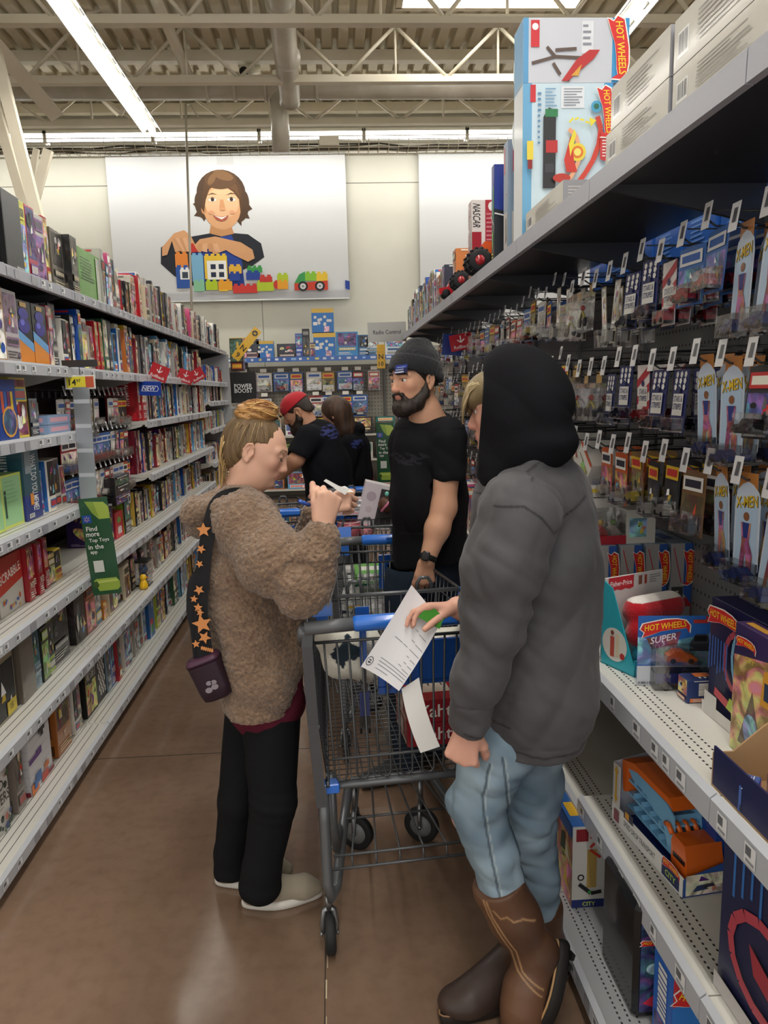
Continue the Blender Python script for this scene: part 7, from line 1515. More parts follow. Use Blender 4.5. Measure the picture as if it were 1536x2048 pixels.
rput('gc', lambda: carton(.05, .22, .40, ('d0ccc4', '2a9a48', 'e0e0e0'), 10, None, sidefn=greencat), RX+.01, 3.36, 2.2, R_, 'blue and black box with bright green wheels on the right top shelf')
rput('nas', lambda: carton(.10, .24, .38, ('c8b0b0', 'a82a38', 'e0e0e0'), 11, None, 'shrink', sidefn=nascar), RX+.01, 3.90, 2.2, R_, 'white and red race track box with sideways lettering on the right top shelf')
def truck(x, y, z, s, col, lab):
    t = thing('toy_monster_truck', lab, 'toy', (x, y, z)); t.scale = (s, s, s)
    for k, (a, b_) in enumerate(((-.06, -.045), (.06, -.045), (-.06, .045), (.06, .045))):
        mb = MB().set('17171a', 'rubber'); mb.lathe([(.02, -.022), (.045, -.024), (.055, -.014), (.055, .014), (.045, .024), (.02, .022)], 20, (a, b_, .055), 'y')
        for j in range(14): an = 2*PI*j/14; mb.tube([(a+.054*math.cos(an), b_-.022, .055+.054*math.sin(an)), (a+.058*math.cos(an+.1), b_, .055+.058*math.sin(an+.1)), (a+.054*math.cos(an), b_+.022, .055+.054*math.sin(an))], .004, 4)
        w = mb.build('wheel', t); mb = MB().set('a01e28', 'gloss'); mb.lathe([(.004, -.026), (.022, -.024), (.024, -.016)], 14, (a, b_, .055), 'y'); mb.build('hub', w)
    mb = MB().set(col, 'gloss'); mb.prism([(-.09, .08), (.09, .08), (.095, .10), (.05, .108), (.03, .14), (-.03, .142), (-.05, .11), (-.095, .105)], -.035, .035); mb.tube([(-.06, 0, .055), (.06, 0, .055)], .01, 6, '55555a'); mb.build('body', t); return t
truck(RX+.07, 3.70, 2.2, 1.05, 'd8552a', 'orange monster truck with big black tyres before the white and red race box'); truck(RX+.07, 4.26, 2.2, .9, 'd8552a', 'smaller orange monster truck toy farther along the right top shelf')
mb = MB().set('a81824', 'gloss'); mb.prism([(-.11, .02), (.11, .02), (.115, .05), (.06, .06), (.04, .1), (-.04, .105), (-.06, .065), (-.115, .055)], -.04, .04); mb.set('16161a', 'rubber')
for a in (-.07, .07): mb.lathe([(.008, -.045), (.025, -.045), (.025, .045), (.008, .045)], 14, (a, 0, .025), 'y')
o = tag(mb.build('toy_car'), 'red toy car in front of the far boxes on the right top shelf', 'toy'); o.location = (RX+.06, 4.62, 2.201)
rng = random.Random(77); y = 4.40; k = 0
while y < 7.1:
    w = rng.uniform(.05, .12); h = rng.uniform(.18, .30)*(1.15 if y < 5 else 1); pi = rng.choice((1, 3, 3, 5, 10, 11, 12, 14, 14, 2, 0)); fx_ = RX+(.13 if 4.5 < y < 4.75 else .02)
    rput(('rt', k), lambda: carton(w, .2, h, PAL[pi], 200+k, None, rng.choice(('print', 'shrink'))), fx_, y+w/2, 2.2, R_, '%s vehicle box, %s along the far half of the right top shelf' % (COLN[pi], ordn(k)), group='boxes on the far half of the right top shelf'); y += w+.012; k += 1
# ---- boxes beyond the pegboard, on the neighbouring aisle's shelf
def cityside(fc, rng): fc.rect(0, 0, 1, 1, '2a62b8'); fc.lines(.2, .1, .8, .6, 6, '6a96d8', rng); fc.ell(.5, .78, .08, None, 'e8eef8')
for k in range(9):
    y = 1.55+k*.24; h = .17 if k < 4 else .2
    rput(('cb', k % 2), lambda: carton(.21, .14, .19, ('2a62b8', '8ab0e0', 'f0f0f0'), 50+k, None, front=cityside, sidefn=cityside), 1.24, y, 2.08-.01*0, R_, 'blue building set box, %s of those behind the right pegboard top' % ordn(k), group='blue boxes beyond the right pegboard')
mb = MB().set('77797c', 'paint'); mb.box(1.21, .6, 1.95, 1.55, 7.2, 2.078); o = mb.build('trim_2'); o['kind'] = 'structure'
# ---- fourth-box row, kart pack, plush box and the loose card on the middle shelf
def kart(fs, rng): fs.rect(0, 0, 1, 1, 'a9a6a6'); fs.poly([(.5, 0), (1, 0), (1, .42), (0, .25), (0, 0)], 'a3202e'); fs.poly([(.62, .42), (1, .3), (1, 1), (.62, 1)], '2c58a8'); picture(fs, .06, .28, .6, .5, ('5a5a5e', '3a3a40', 'e8e8e8'), rng, 6); fs.line(.1, .95, .5, .55, .003, 'c83a44'); fs.rect(.05, .0, .95, .27, '8a8688'); hw_logo(fs, .82, .72, fs.h*.40, -90)
kz = atx(1185, 1270, .86)
for k in range(4):
    x = .90+.087*k
    o = rput(('kart', 0), lambda: carton(.074, .26, .30, ('9fb4c8', '2c58a8', 'f0f0f0'), 60, None, front=kart), x, 2.38, .82, 0, 'kart racing box, %s from the left in the row of four' % ('first', 'second', 'third', 'fourth')[k], group='row of four kart boxes')
def fp(label): pass
t = thing('kart_multipack', 'white and red kart pack with a clear window lying on the kart boxes', 'toy', (.975, 2.40, 1.122)); mb = MB().set('e2ded6', 'print'); mb.box(-.11, 0, 0, .10, .10, .012); mb.box(-.11, .09, .012, .10, .10, .19); mb.box(.0, 0, .012, .10, .09, .115); fc = Face(mb, (-.11, 0, 0), (.21, 0, 0), (0, 0, .035)); mb.box(-.11, -.001, .0, .0, .0, .03, 'b02434')
fc = Face(mb, (0, 0, .012), (.10, 0, 0), (0, 0, .10)); fc.rect(0, 0, 1, 1, 'dedad2'); picture(fc, .1, .1, .7, .75, PAL[12], random.Random(3), 6); fc = Face(mb, (-.10, .0895, .12), (.19, 0, 0), (0, 0, .065)); fc.rect(.05, .7, .25, .9, 'e8c83a'); fc.lines(.05, .35, .5, .5, 1, '4a4a4a'); picture(fc, .62, .1, .95, .95, PAL[4], random.Random(4), 5)
mb.build('carton', t); mb = MB().set('c83a3a', 'gloss')
for k in range(2): mb.prism([(-.09+.045*k, .02), (-.055+.045*k, .02), (-.058+.045*k, .04), (-.075+.045*k, .06), (-.088+.045*k, .045)], .02, .07, ('c83a3a', 'c8b8b0')[k]); mb.ball((-.072+.045*k, .045, .068), .011, 6, ('e8c060', '8ab060')[k])
mb.build('karts', t); mb = MB().set('ffffff', 'clear'); mb.box(-.108, .002, .032, -.002, .088, .112); mb.build('window', t)
# open plush box
t = thing('plush_toy_box', 'turquoise open fronted box holding a red plush toy on the right middle shelf', 'toy', (.80, 1.885, .861), .38); t.scale = (.92, .92, .92); mb = MB().set('2fb2c4', 'print')
mb.box(0, .14, 0, .245, .146, .27, 'dcdad8'); mb.add([(0, 0, 0), (0, .146, 0), (0, .146, .27), (0, .10, .25), (0, .0, .02), (.003, 0, 0), (.003, .146, 0), (.003, .146, .27), (.003, .10, .25), (.003, 0, .02)], [(0, 1, 2, 3, 4), (9, 8, 7, 6, 5), (0, 4, 9, 5), (4, 3, 8, 9), (3, 2, 7, 8)], '2fb2c4'); mb.box(0, 0, 0, .245, .146, .004); mb.box(0, 0, .004, .245, .003, .05)
mb.box(-.0, .139, .22, .245, .14, .27, 'dcdad8'); fc = Face(mb, (0, .1385, .225), (.245, 0, 0), (0, 0, .045)); fc.poly([(.08, .98), (.5, .98), (.5, .1), (.43, .0), (.36, .1), (.29, 0), (.22, .1), (.15, 0), (.08, .12)], 'c8303c'); fc.text('Fisher-Price', .29, .52, .016, 'f8f4f0', 0, .088); fc.rect(.58, .2, .64, .85, '8a5a4a'); fc.rect(.68, .2, .72, .85, 'b04a3a'); fc.lines(.76, .2, .96, .85, 4, '9a9898', random.Random(2))
fl = Face(mb, (-.0005, .146, .0), (0, -.146, 0), (0, 0, .2)); fl.ell(.42, .38, .36, None, 'e8e4dc', None, 20); fl.rect(.3, .18, .42, .5, 'c85a4a'); fl.rect(.46, .2, .56, .56, 'e8d8b8'); fl.ell(.36, .56, .05, None, '8a4a3a'); fl.ell(.66, .24, .07, None, 'c83a34')
mb.build('carton', t)
f = Fld((.80, 2.12, .82), (1.12, 2.34, 1.10), .004); f.cap(V3(.90, 2.22, 1.0), V3(1.03, 2.22, 1.0), .045, .045, .02); f.ell(V3(.885, 2.20, .945), (.035, .03, .04), None, .015); f.cap(V3(.90, 2.21, .93), V3(1.04, 2.22, .93), .04, .04, .02); f.cap(V3(.9, 2.2, .87), V3(1.04, 2.2, .87), .03, .03, .02)
V, F = f.mesh(1); z_ = V[:, 2]; c = np.tile(np.array(hx('b81e28')), (len(V), 1)); c[(z_ > 1.032)] = hx('e8e0d8'); c[z_ < .90] = hx('2a9ab0'); skinmesh('plush_toy', V, F, c, 'fleece', t, (.835, 2.16, .821))
# loose carded truck
t = thing('blister_card', 'large blue carded pack with an orange car standing before the plush box', 'toy', (.785, 1.835, .861), -.12); mb = MB().set('2a6ac0', 'print'); mb.box(0, 0, 0, .185, .0015, .19); fc = Face(mb, (0, 0, 0), (.185, 0, 0), (0, 0, .19)); fc.rect(0, 0, 1, 1, '2a66b8'); fc.poly([(0, .3), (0, .7), (.4, .62), (1, .75), (1, .25)], '5aa0d8', 'art'); fc.rect(0, 0, 1, .28, 'c8ccd4'); fc.poly([(.12, .68), (.6, .78), (.55, .6), (.2, .52)], '8a2830', 'art'); fc.text('SUPER', .36, .68, .018, 'e8e8f0', 12, .08, .3); fc.text('S', .36, .61, .012, 'e8e8f0', 8); hw_logo(fc, .38, .84, .125, 7); fc.poly([(.76, .9), (.97, .9), (.97, 1.0), (.93, 1.0), (.93, .95), (.76, .95)], 'b83a34'); fc.poly([(.72, .62), (.8, .74), (.96, .74), (1, .62), (1, .5), (.72, .5)], '3a3e48'); fc.rect(.78, .64, .95, .72, '15171c'); fc.text('RUMBLE ROAD', .15, .04, .006, '2a2a2a', 0, .05); mb.build('card', t)
def minicar(mb, x, y, z, L, col, s=1, ax='x'):
    P = [(-.5, .08), (.5, .08), (.52, .2), (.40, .27), (.18, .30), (.06, .45), (-.24, .46), (-.38, .32), (-.5, .28)]; W_ = L*.2
    if ax == 'x': mb.prism([(x+a*L, z+b*L) for a, b in P], y-W_, y+W_, col, 'gloss')
    else: mb.prismx([(y+a*L, z+b*L) for a, b in P], x-W_, x+W_, col, 'gloss')
    for a in (-.3, .3):
        if ax == 'x': mb.lathe([(.001, -W_*1.08), (L*.10, -W_*1.08), (L*.10, W_*1.08), (.001, W_*1.08)], 9, (x+a*L, y, z+L*.10), 'y', '1a1a1c', 'rubber')
        else: mb.lathe([(.001, -W_*1.08), (L*.10, -W_*1.08), (L*.10, W_*1.08), (.001, W_*1.08)], 9, (x, y+a*L, z+L*.10), 'x', '1a1a1c', 'rubber')
mb = MB(); minicar(mb, .105, -.018, .07, .075, 'd8642a'); mb.build('toy_car', t); mb = MB().set('3a3f88', 'gloss'); mb.box(.04, -.035, .018, .18, -.008, .045); mb.box(.035, -.035, .045, .182, -.006, .052, '2a2e3c'); 
for a in (.065, .155): mb.lathe([(.001, -.004), (.011, -.004), (.011, .032), (.001, .032)], 14, (a, -.036, .011), 'y', '17181a', 'rubber')
mb.build('hauler', t); mb = MB().set('fff', 'clear') if False else MB().set('ffffff', 'clear'); mb.box(.035, -.042, .004, .183, -.001, .115); mb.build('blister', t)
# loop and volcano boxes, cardboard tray
def loopf(fc, rng):
    fc.rect(0, 0, 1, 1, '1b1d48'); 
    for k in range(16): a = 2*PI*k/16; b = 2*PI*(k+1)/16; fc.line(.5+.22*math.cos(a), .58+.24*math.sin(a), .5+.22*math.cos(b), .58+.24*math.sin(b), .014, 'b84a58'); fc.line(.58+.18*math.cos(a), .62+.26*math.sin(a), .58+.18*math.cos(b), .62+.26*math.sin(b), .010, '8ac0e0')
    for k in range(7): fc.rect(.06+.05*k, .4+.03*(k % 3), .075+.05*k, .7, '3a6ac0')
    fc.line(.2, .25, .95, .12, .02, 'c8404a'); fc.poly([(.4, .18), (.75, .14), (.8, .26), (.45, .28)], 'b8d040'); fc.rect(0, 0, 1, .10, 'e0dcd6'); fc.rect(.04, .02, .25, .2, 'd8d4ce'); hw_logo(fc, .30, .88, fc.w*.5, 0)
def volc(fc, rng): fc.rect(0, 0, 1, 1, '3a2a5a'); fc.poly([(0, .3), (0, .75), (1, .85), (1, .3)], 'c8823a', 'art'); fc.rect(0, 0, 1, .45, 'c89a4a', 'art'); fc.poly([(.2, .1), (.5, .55), (.8, .1)], '6a3a3a', 'art'); fc.ell(.5, .25, .18, .12, '6a9ac0', 'art'); fc.poly([(.7, .5), (.95, .5), (.95, .8), (.75, .75)], 'e0a030'); fc.rect(.78, .55, .92, .68, '2a3a5a'); hw_logo(fc, .3, .87, fc.w*.48, 0); fc.text('CITY', .42, .77, fc.h*.04, 'e8c83a', 0, None, .2)
ltop = lambda key: (lambda me: me)
rput('loopb', lambda: carton(.27, .2, .285, ('1b1d48', 'e8c83a', 'd8404a'), 1, None, front=loopf), .895, 1.535, .86, R_, 'dark navy loop box with a red ring track on the right middle shelf')
rput('volcb', lambda: carton(.15, .04, .285, ('4a3260', 'd8a040', 'e8e0d8'), 2, None, front=volc), .848, 1.405, .86, R_, 'volcano pictured playset box nearest on the right middle shelf')
rput('smallp', lambda: carton(.05, .1, .06, ('2a3a6a', 'd87a3a', 'e8e0d8'), 4, None), .86, 1.73, .86, R_, 'tiny loose pack lying beside the foot of the navy loop box')
t = thing('cardboard_tray', 'cut away brown cardboard display tray with dark blue front at the right edge', 'tray', (.728, 1.03, .861)); mb = MB().set('a98660', 'matte'); pts = [(0, 0), (.24, 0), (.24, .16), (.20, .165), (.15, .15), (.10, .11), (.05, .05), (.0, .03)]
mb.prismx([(.30-a, b) for a, b in pts], .19, .194); mb.box(0, .06, 0, .20, .30, .004); mb.prism([(0, .004), (.194, .004), (.194, .16), (.16, .16), (.1, .12), (.04, .07), (0, .07)], .296, .30); mb.box(.0, .06, .004, .004, .296, .085, '1c1e4c', 'print'); mb.box(.0, .056, .004, .194, .06, .12, '1c1e4c', 'print'); mb.build('tray', t)
rng = random.Random(12)
for k in range(6): rput(('trp', k % 3), lambda: carton(.055, .03, .05, (('3a5a9a', '5a4a8a', '2a7a9a')[k % 3], 'e8c040', 'f0f0f0'), k, None, 'shrink'), .765+.055*(k % 3), 1.14+.09*(k//3), .865, .3*k, 'small shiny blue foil pack, %s in the cardboard tray' % ordn(k), group='foil packs in the tray')
# ---- lower shelf: transporter and big loop box
def trans_():
    t = thing('toy_transporter', 'orange and blue toy car transporter in an open box, right lower shelf', 'toy', (.785, 1.75, .421), .12); t.scale = (.76, .76, .80)
    mb = MB().set('e4e2de', 'print'); L = .46
    mb.box(0, -L/2, 0, .19, L/2, .004, '23408e'); mb.box(0, -L/2, .004, .003, L/2, .065); mb.prism([(0, .004), (.19, .004), (.19, .25), (.0, .22)], L/2-.003, L/2, 'c8ccd8'); mb.prism([(0, .004), (.19, .004), (.19, .11), (.0, .06)], -L/2, -L/2+.003, '2c5aa8'); mb.box(.186, -L/2, .004, .19, L/2, .15, '2a3f88')
    fc = Face(mb, (-.0006, L/2, .0), (0, -L, 0), (0, 0, .068)); fc.rect(0, 0, 1, 1, 'e6e4e0'); fc.text('SPEED DROP TRANSPORT', .42, .5, .020, '3a3a3e', 0, .21); fc.rect(.74, .1, .96, .9, '1c2a5a'); fc.text('CITY', .85, .4, .02, 'b8d84a'); hw_logo(fc, .86, .85, .10); fc.rect(.04, .15, .12, .8, '8a3a4a'); fc.rect(.2, .85, .34, 1.3, '2a2a44'); fc.rect(.22, .9, .28, 1.25, 'e0a030')
    fe = Face(mb, (0, -L/2-.0006, 0), (.19, 0, 0), (0, 0, .09)); picture(fe, .05, .05, .95, .8, ('2c5aa8', '2a6ab0', 'e87a3a'), random.Random(5), 8); fl = Face(mb, (-.0006, L/2, .07), (0, -.05, 0), (0, 0, .15)); mb.box(0, L/2-.05, .065, .003, L/2, .22, 'd8d4d0'); fl.poly([(.5, .02), (.8, .2), (.62, .2), (.62, .8), (.8, .8), (.5, .98), (.2, .8), (.38, .8), (.38, .2), (.2, .2)], 'e0b030'); mb.build('carton', t)
    mb = MB().set('7cb6dc', 'gloss')
    for k in range(3):
        z = .065+.048*k; mb.prismx([(-.12, z), (.17, z+.012), (.17, z+.02), (-.12, z+.008)], .03, .13)
        for j in range(5): y = -.10+.055*j; mb.prismx([(y, z+.008+.002*j), (y+.01, z+.024+.002*j), (y+.014, z+.024+.002*j), (y+.012, z+.008+.002*j)], .03, .13)
    for x in (.028, .128): mb.prismx([(-.14, .07), (-.12, .2), (-.07, .225), (.17, .235), (.18, .22), (.14, .195), (.05, .185), (.0, .16), (-.06, .15), (-.10, .07)], x, x+.006)
    mb.build('ramps', t); mb = MB().set('1f4a9c', 'gloss'); mb.box(.13, -.2, .02, .18, .2, .19); mb.build('trailer_body', t)
    mb = MB().set('e06a22', 'gloss'); mb.prismx([(-.215, .03), (-.13, .03), (-.125, .13), (-.135, .155), (-.20, .15), (-.215, .09)], .02, .15); mb.prismx([(.19, .13), (.2, .24), (.12, .262), (-.1, .255), (-.13, .225), (-.1, .235), (.1, .24), (.165, .225), (.175, .13)], .02, .14)
    for k in range(4): mb.tube([(.02+.03*k, -.13, .15), (.02+.03*k, -.11, .168), (.02+.03*k, -.09, .165)], .009, 8)
    mb.build('cab', t); mb = MB().set('15171c', 'gloss'); mb.box(.018, -.205, .085, .152, -.14, .10); mb.build('windscreen', t)
trans_()
rput('bigloop', lambda: carton(.38, .2, .37, ('232660', '3a8ac0', 'd83a4a'), 1, None, front=lambda fc, rng: (fc.rect(0, 0, 1, 1, '25284e'), [fc.rect(.1+.08*k, .62+.05*(k % 3), .12+.08*k, .95, '3a7ac8') for k in range(6)], [fc.line(.42+.3*math.cos(2*PI*k/14), .42+.24*math.sin(2*PI*k/14), .42+.3*math.cos(2*PI*(k+1)/14), .42+.24*math.sin(2*PI*(k+1)/14), .022, 'c04a5a') for k in range(14)], fc.poly([(.3, .5), (.55, .42), (.6, .3), (.35, .36)], 'b03a48'), fc.poly([(.62, .5), (.7, .52), (.85, .28), (.8, .24)], 'b8d83a'), fc.line(.7, .4, .9, .05, .02, 'd04a50'), fc.rect(0, 0, .4, .1, 'c8c4c4'), fc.text('NEON', .8, .08, .03, 'e0d8e8', 0, .1, .2), fc.lines(.6, .14, .95, .2, 3, '8a86b0'))), .757, 1.13, .42, R_, 'large dark blue neon loop track box nearest on the right lower shelf')
def city(fc, rng): fc.rect(0, 0, 1, 1, 'cfccc6'); fc.rect(0, 0, 1, .10, '22306e'); fc.text('CITY', .5, .045, fc.h*.05, 'c8d84a'); fc.rect(.1, .82, .45, .97, '8a2a30'); fc.rect(.5, .85, .65, .97, 'c82a30'); fc.rect(.42, .25, .7, .72, 'b89a58'); fc.ell(.25, .38, .1, None, '26262a'); fc.ell(.25, .38, .06, None, 'cfccc6'); fc.line(.2, .3, .55, .18, .012, '26262a'); fc.line(.55, .18, .85, .2, .012, '26262a'); fc.line(.5, .72, .8, .62, .008, 'c84030'); fc.line(.5, .75, .75, .85, .008, 'c84030'); fc.ell(.5, .2, .05, None, '3a9a4a')
for k in range(2): rput('cityb', lambda: carton(.105, .19, .265, ('2f62a8', 'e0b030', 'f0f0f0'), 3, None, front=city, sidefn=lambda fs, rng: (picture(fs, 0, 0, 1, .85, ('8a4a3a', 'c87a3a', 'e8e0d0'), rng, 8), fs.rect(0, .85, 1, 1, '2f62a8'))), .720+.118*k, 1.975, .1, .0, '%s city track box with a winding track picture on the right bottom shelf' % ('left', 'right')[k], group='city track boxes on the bottom shelf')
t = thing('carry_case', 'black hard case with a flame printed racing insert on the right bottom shelf', 'case', (.69, 1.57, .101)); t.scale = (1, 1, .72); mb = MB().set('17181a', 'gloss'); mb.box(0, 0, 0, .10, .22, .42, None, None, .012); mb.build('shell', t); mb = MB().set('1c2458', 'print'); mb.box(.014, -.002, .03, .086, 0, .36); fc = Face(mb, (.014, -.002, .03), (.072, 0, 0), (0, 0, .33)); fc.rect(0, 0, 1, 1, '1c2a6a', 'art'); fc.poly([(.1, .1), (.9, .3), (.8, .02)], 'c8304a'); fc.ell(.5, .5, .3, None, '8ab0c8', 'art'); hw_logo(fc, .5, .78, .075, -12); mb.build('insert', t); mb = MB().set('2a2b2d', 'gloss'); mb.tube([(.03, .03, .42), (.03, .03, .435), (.07, .03, .435), (.07, .03, .42)], .006, 8); mb.build('handle', t)
rput('hwbox', lambda: carton(.15, .10, .25, ('2a6ac8', 'e8c030', 'f0f0f0'), 3, None, front=lambda fc, rng: (fc.rect(0, 0, 1, 1, '2f78c8'), fc.poly([(0, .6), (1, .85), (1, 1), (0, 1)], 'c8303a'), fc.rect(0, 0, 1, .2, 'c8ccd4', 'art'), hw_logo(fc, .5, .62, .15, -20))), .80, 1.44, .1, 0, 'blue and red racing set box at the very bottom edge of the view')
# ================================================================ peg hooks and hanging cards
def cardmesh(kind, merged):
    """card in local axes: faces -X, hangs from z=0, width along Y; returns builders"""
    rng = random.Random(hash(kind) % 1000 if isinstance(kind, int) else sum(map(ord, kind))); cd, bl, car = MB(), MB(), MB(); T = .0012
    def card(pts, col): cd.prismx(pts, -T/2, T/2, col, 'print')
    def F(w, h, z0=0): return Face(cd, (-T/2-.0001, w/2, z0-h), (0, -w, 0), (0, 0, h))
    if kind == 'board':
        w, h = .085, .235; pts = [(w*.5*math.sin(PI*k/8), -.035*(1-math.cos(PI*k/8))*.0-.03+.03*math.cos(PI*k/8)) for k in range(0)]
        oval = [(-w/2, -h*.85), (-w/2, -.05), (-w*.42, -.022), (-w*.2, -.006), (0, 0), (w*.2, -.006), (w*.42, -.022), (w/2, -.05), (w/2, -h*.85), (w*.35, -h*.95), (0, -h), (-w*.35, -h*.95)]
        card([(-.03, -.02), (.03, -.02), (.03, .02), (-.03, .02)], 'b8783a'); cd.prismx(oval, -T, T*.2, 'c8d4e4'); f = Face(cd, (-T-.0001, w/2, -h), (0, -w, 0), (0, 0, h)); f.rect(.08, .12, .92, .8, 'b4cce4'); f.text('X-MEN', .5, .8, .026, '2a2a30', 8, w*.86, .1); f.text('X-MEN', .48, .805, .026, 'e8c030', 8, w*.86, .1); f.ell(.5, .66, .12, None, '8a5a3a'); f.poly([(.3, .6), (.7, .6), (.64, .42), (.8, .3), (.78, .08), (.62, .08), (.52, .32), (.42, .08), (.26, .08), (.36, .42)], 'a83038' if kind == 'board' else '5a4a30', 'art'); f.poly([(.36, .6), (.64, .6), (.58, .45), (.42, .45)], '2c3a80')
        bl.box(-.035, -w/2, -h*.99, -T, w/2, -h*.78, 'ffffff', 'clear'); minicar(car, -.018, 0, -h*.965, .07, '2a3a7a', 1, 'y')
    elif kind in ('flag', 'redflag'):
        w, h = .09, .17; card([(-w/2, -h), (w/2, -h), (w/2, 0), (-w/2, 0)], '22306e'); f = F(w, h); f.rect(0, 0, 1, 1, '232c66' if kind == 'flag' else 'e8e0dc')
        if kind == 'flag':
            for k in range(9): f.ell(.2+.3*(k % 3), .92-.1*(k//3), .10, None, 'f0eee8', None, 5)
        else: [f.poly([(0, .3*k), (1, .3*k+.25), (1, .3*k+.4), (0, .3*k+.14)], 'b02434') for k in range(3)]
        f.rect(.15, .28, .85, .62, 'e4e2dc'); f.text('STARS &', .5, .54, .016, '232c66', 0, w*.6); f.text('STRIPES', .5, .42, .016, '232c66', 0, w*.6); f.ell(.5, .68, .12, None, '232c66', None, 5); bl.box(-.03, -w*.45, -h*.98, -T, w*.45, -h*.76, 'ffffff', 'clear'); minicar(car, -.016, 0, -h*.96, .07, 'c02a34' if kind == 'redflag' else '2a3050', 1, 'y')
    elif kind == 'clam':
        w, h = .12, .16; card([(-.02, -.03), (.02, -.03), (.02, .01), (-.02, .01)], 'c8a060'); cd.box(-.02, -w*.42, -.045, -.0, w*.42, -.03, 'd8c080', 'art'); bl.box(-.05, -w/2, -h, -.001, w/2, -.03, 'ffffff', 'clear'); car.tube([(-.025, -.03, -.12), (-.025, 0, -.09), (-.025, .03, -.12)], .005, 6, 'c8b820', 'gloss'); [car.lathe([(.008, -.004), (.016, -.004), (.016, .004), (.008, .004)], 12, (-.025, y, -.13), 'x', '1c1c1c', 'rubber') for y in (-.032, .032)]; car.ball((-.025, .0, -.08), .010, 6, 'c83a34', 'gloss')
    elif kind == 'strip':
        w, h = .045, .2; card([(-w/2, -h), (w/2, -h), (w/2, 0), (-w/2, 0)], 'b8a888'); f = F(w, h); picture(f, .08, .3, .92, .97, PAL[11], rng, 5); f.lines(.1, .05, .9, .25, 5, '6a6058', rng); bl.box(-.03, -w*.5, -h, -T, w*.5, -h*.7, 'ffffff', 'clear'); car.box(-.022, -.012, -h*.97, -.004, .012, -h*.8, 'c8c4bc', 'gloss')
    elif kind == 'kartbox':
        w, h = .13, .12; cd.M = Matrix.Rotation(.7, 4, 'X'); cd.box(-.05, -w/2, -h-.02, 0, w/2, -.02, 'dedad2', 'print'); f = Face(cd, (-.0505, w/2, -h-.02), (0, -w, 0), (0, 0, h)); f.rect(.1, .6, .5, .63, '5a5a5a'); picture(f, .4, .1, .9, .6, PAL[9], rng, 6); f.rect(0, .9, 1, 1, 'c85a3a'); cd.M = None; bl.box(-.045, -.05, -.17, -.002, -.005, -.12, 'ffffff', 'clear'); car.ball((-.03, -.02, -.14), .012, 5, 'c83a34', 'gloss')
    else:
        w, h = [(.10, .165), (.11, .17), (.09, .16), (.12, .15)][kind % 4]; base = ['1f4f9c', 'c85a24', '26262a', '3a6ab0', '8a6a3a', 'a02832', '5a5a60', 'd8d4cc', '2a2a2e', '7a5a3a', 'b8b4ac', '4a4238'][kind % 12]
        card([(-w/2, -h), (w/2, -h), (w/2, -.004), (w*.1, 0), (-w*.1, 0), (-w/2, -.004)], base); f = F(w, h); picture(f, .05, .06, .95, .62, (base, base, 'ffffff'), rng, 5); f.rect(.08, .68, .92, .9, ['e8c030', 'f0ece4', 'c83434', 'e0e0e0'][kind % 4]); f.rect(.16, .73, .84, .85, ['c83030', '2a2a3a', 'f4f0e0', '2a5aa8'][kind % 4])
        bl.box(-.035, -w*.42, -h*.97, -T, w*.42, -h*.66, 'ffffff', 'clear'); minicar(car, -.018, 0, -h*.94, .072, ['e8e6e0', 'c8c4bc', '2a2a30', 'b82a34', 'd8c040', '3a6ab8', '8a8a90'][kind % 7], 1, 'y')
    return cd, bl, car
CARDS = {}
def hang(kind, loc, rz, label, group, parts, tilt):
    if (kind, parts) not in CARDS:
        cd, bl, car = cardmesh(kind, False)
        if parts: CARDS[(kind, parts)] = (cd.mesh('card'), bl.mesh('blister'), car.mesh('toy_car'))
        else:
            for q in (bl, car): cd.add(q.v, q.f); cd.c[-len(q.f):] = q.c; cd.m[-len(q.f):] = q.m; cd.sm[-len(q.f):] = q.sm
            CARDS[(kind, parts)] = (cd.mesh('blister_card'),)
    ms = CARDS[(kind, parts)]
    if parts:
        o = bpy.data.objects.new('blister_card', None); COL.objects.link(o); o.empty_display_size = .02
        for m_, n_ in zip(ms, ('card', 'blister', 'toy')): c = bpy.data.objects.new(n_, m_); COL.objects.link(c); c.parent = o
    else: o = bpy.data.objects.new('blister_card', ms[0]); COL.objects.link(o)
    o.location = loc; o.rotation_euler = (0, tilt, rz); tag(o, label, 'toy pack', group)
def hookmesh(s, L, tagw, tagh):
    mb = MB().set('3c3d3f', 'darkmetal'); mb.tube([(0, 0, 0), (-s*L*.93, 0, -.0), (-s*L, 0, .012)], .0028, 6); mb.tube([(0, 0, .035), (-s*L*.97, 0, .036)], .002, 5); mb.box(-.002 if s > 0 else 0, -.012, -.01, 0 if s > 0 else .002, .012, .045); h = mb.mesh('hook')
    mb = MB().set('e8e8ea', 'gloss'); c = -s*L; a = s*.006; mb.loft([[(c-a*.0, -tagw/2, .055), (c, tagw/2, .055), (c-s*.002, tagw/2, .055), (c-s*.002, -tagw/2, .055)], [(c-s*.010, -tagw/2, .055-tagh), (c-s*.010, tagw/2, .055-tagh), (c-s*.012, tagw/2, .055-tagh), (c-s*.012, -tagw/2, .055-tagh)]])
    for sg in (-1, 1):
        mb.add([(c-s*.0145+s*.0125*(z), sg*0+y, .055-tagh+tagh*z) for y, z in ((-tagw*.35, .3), (tagw*.1, .3), (tagw*.1, .8), (-tagw*.35, .8))], [(0, 1, 2, 3)], '8a8a90')
    return h, mb.mesh('price_tag')
HK = {1: hookmesh(1, .25, .034, .062), 2: hookmesh(1, .24, .022, .05), 3: hookmesh(-1, .16, .018, .045)}
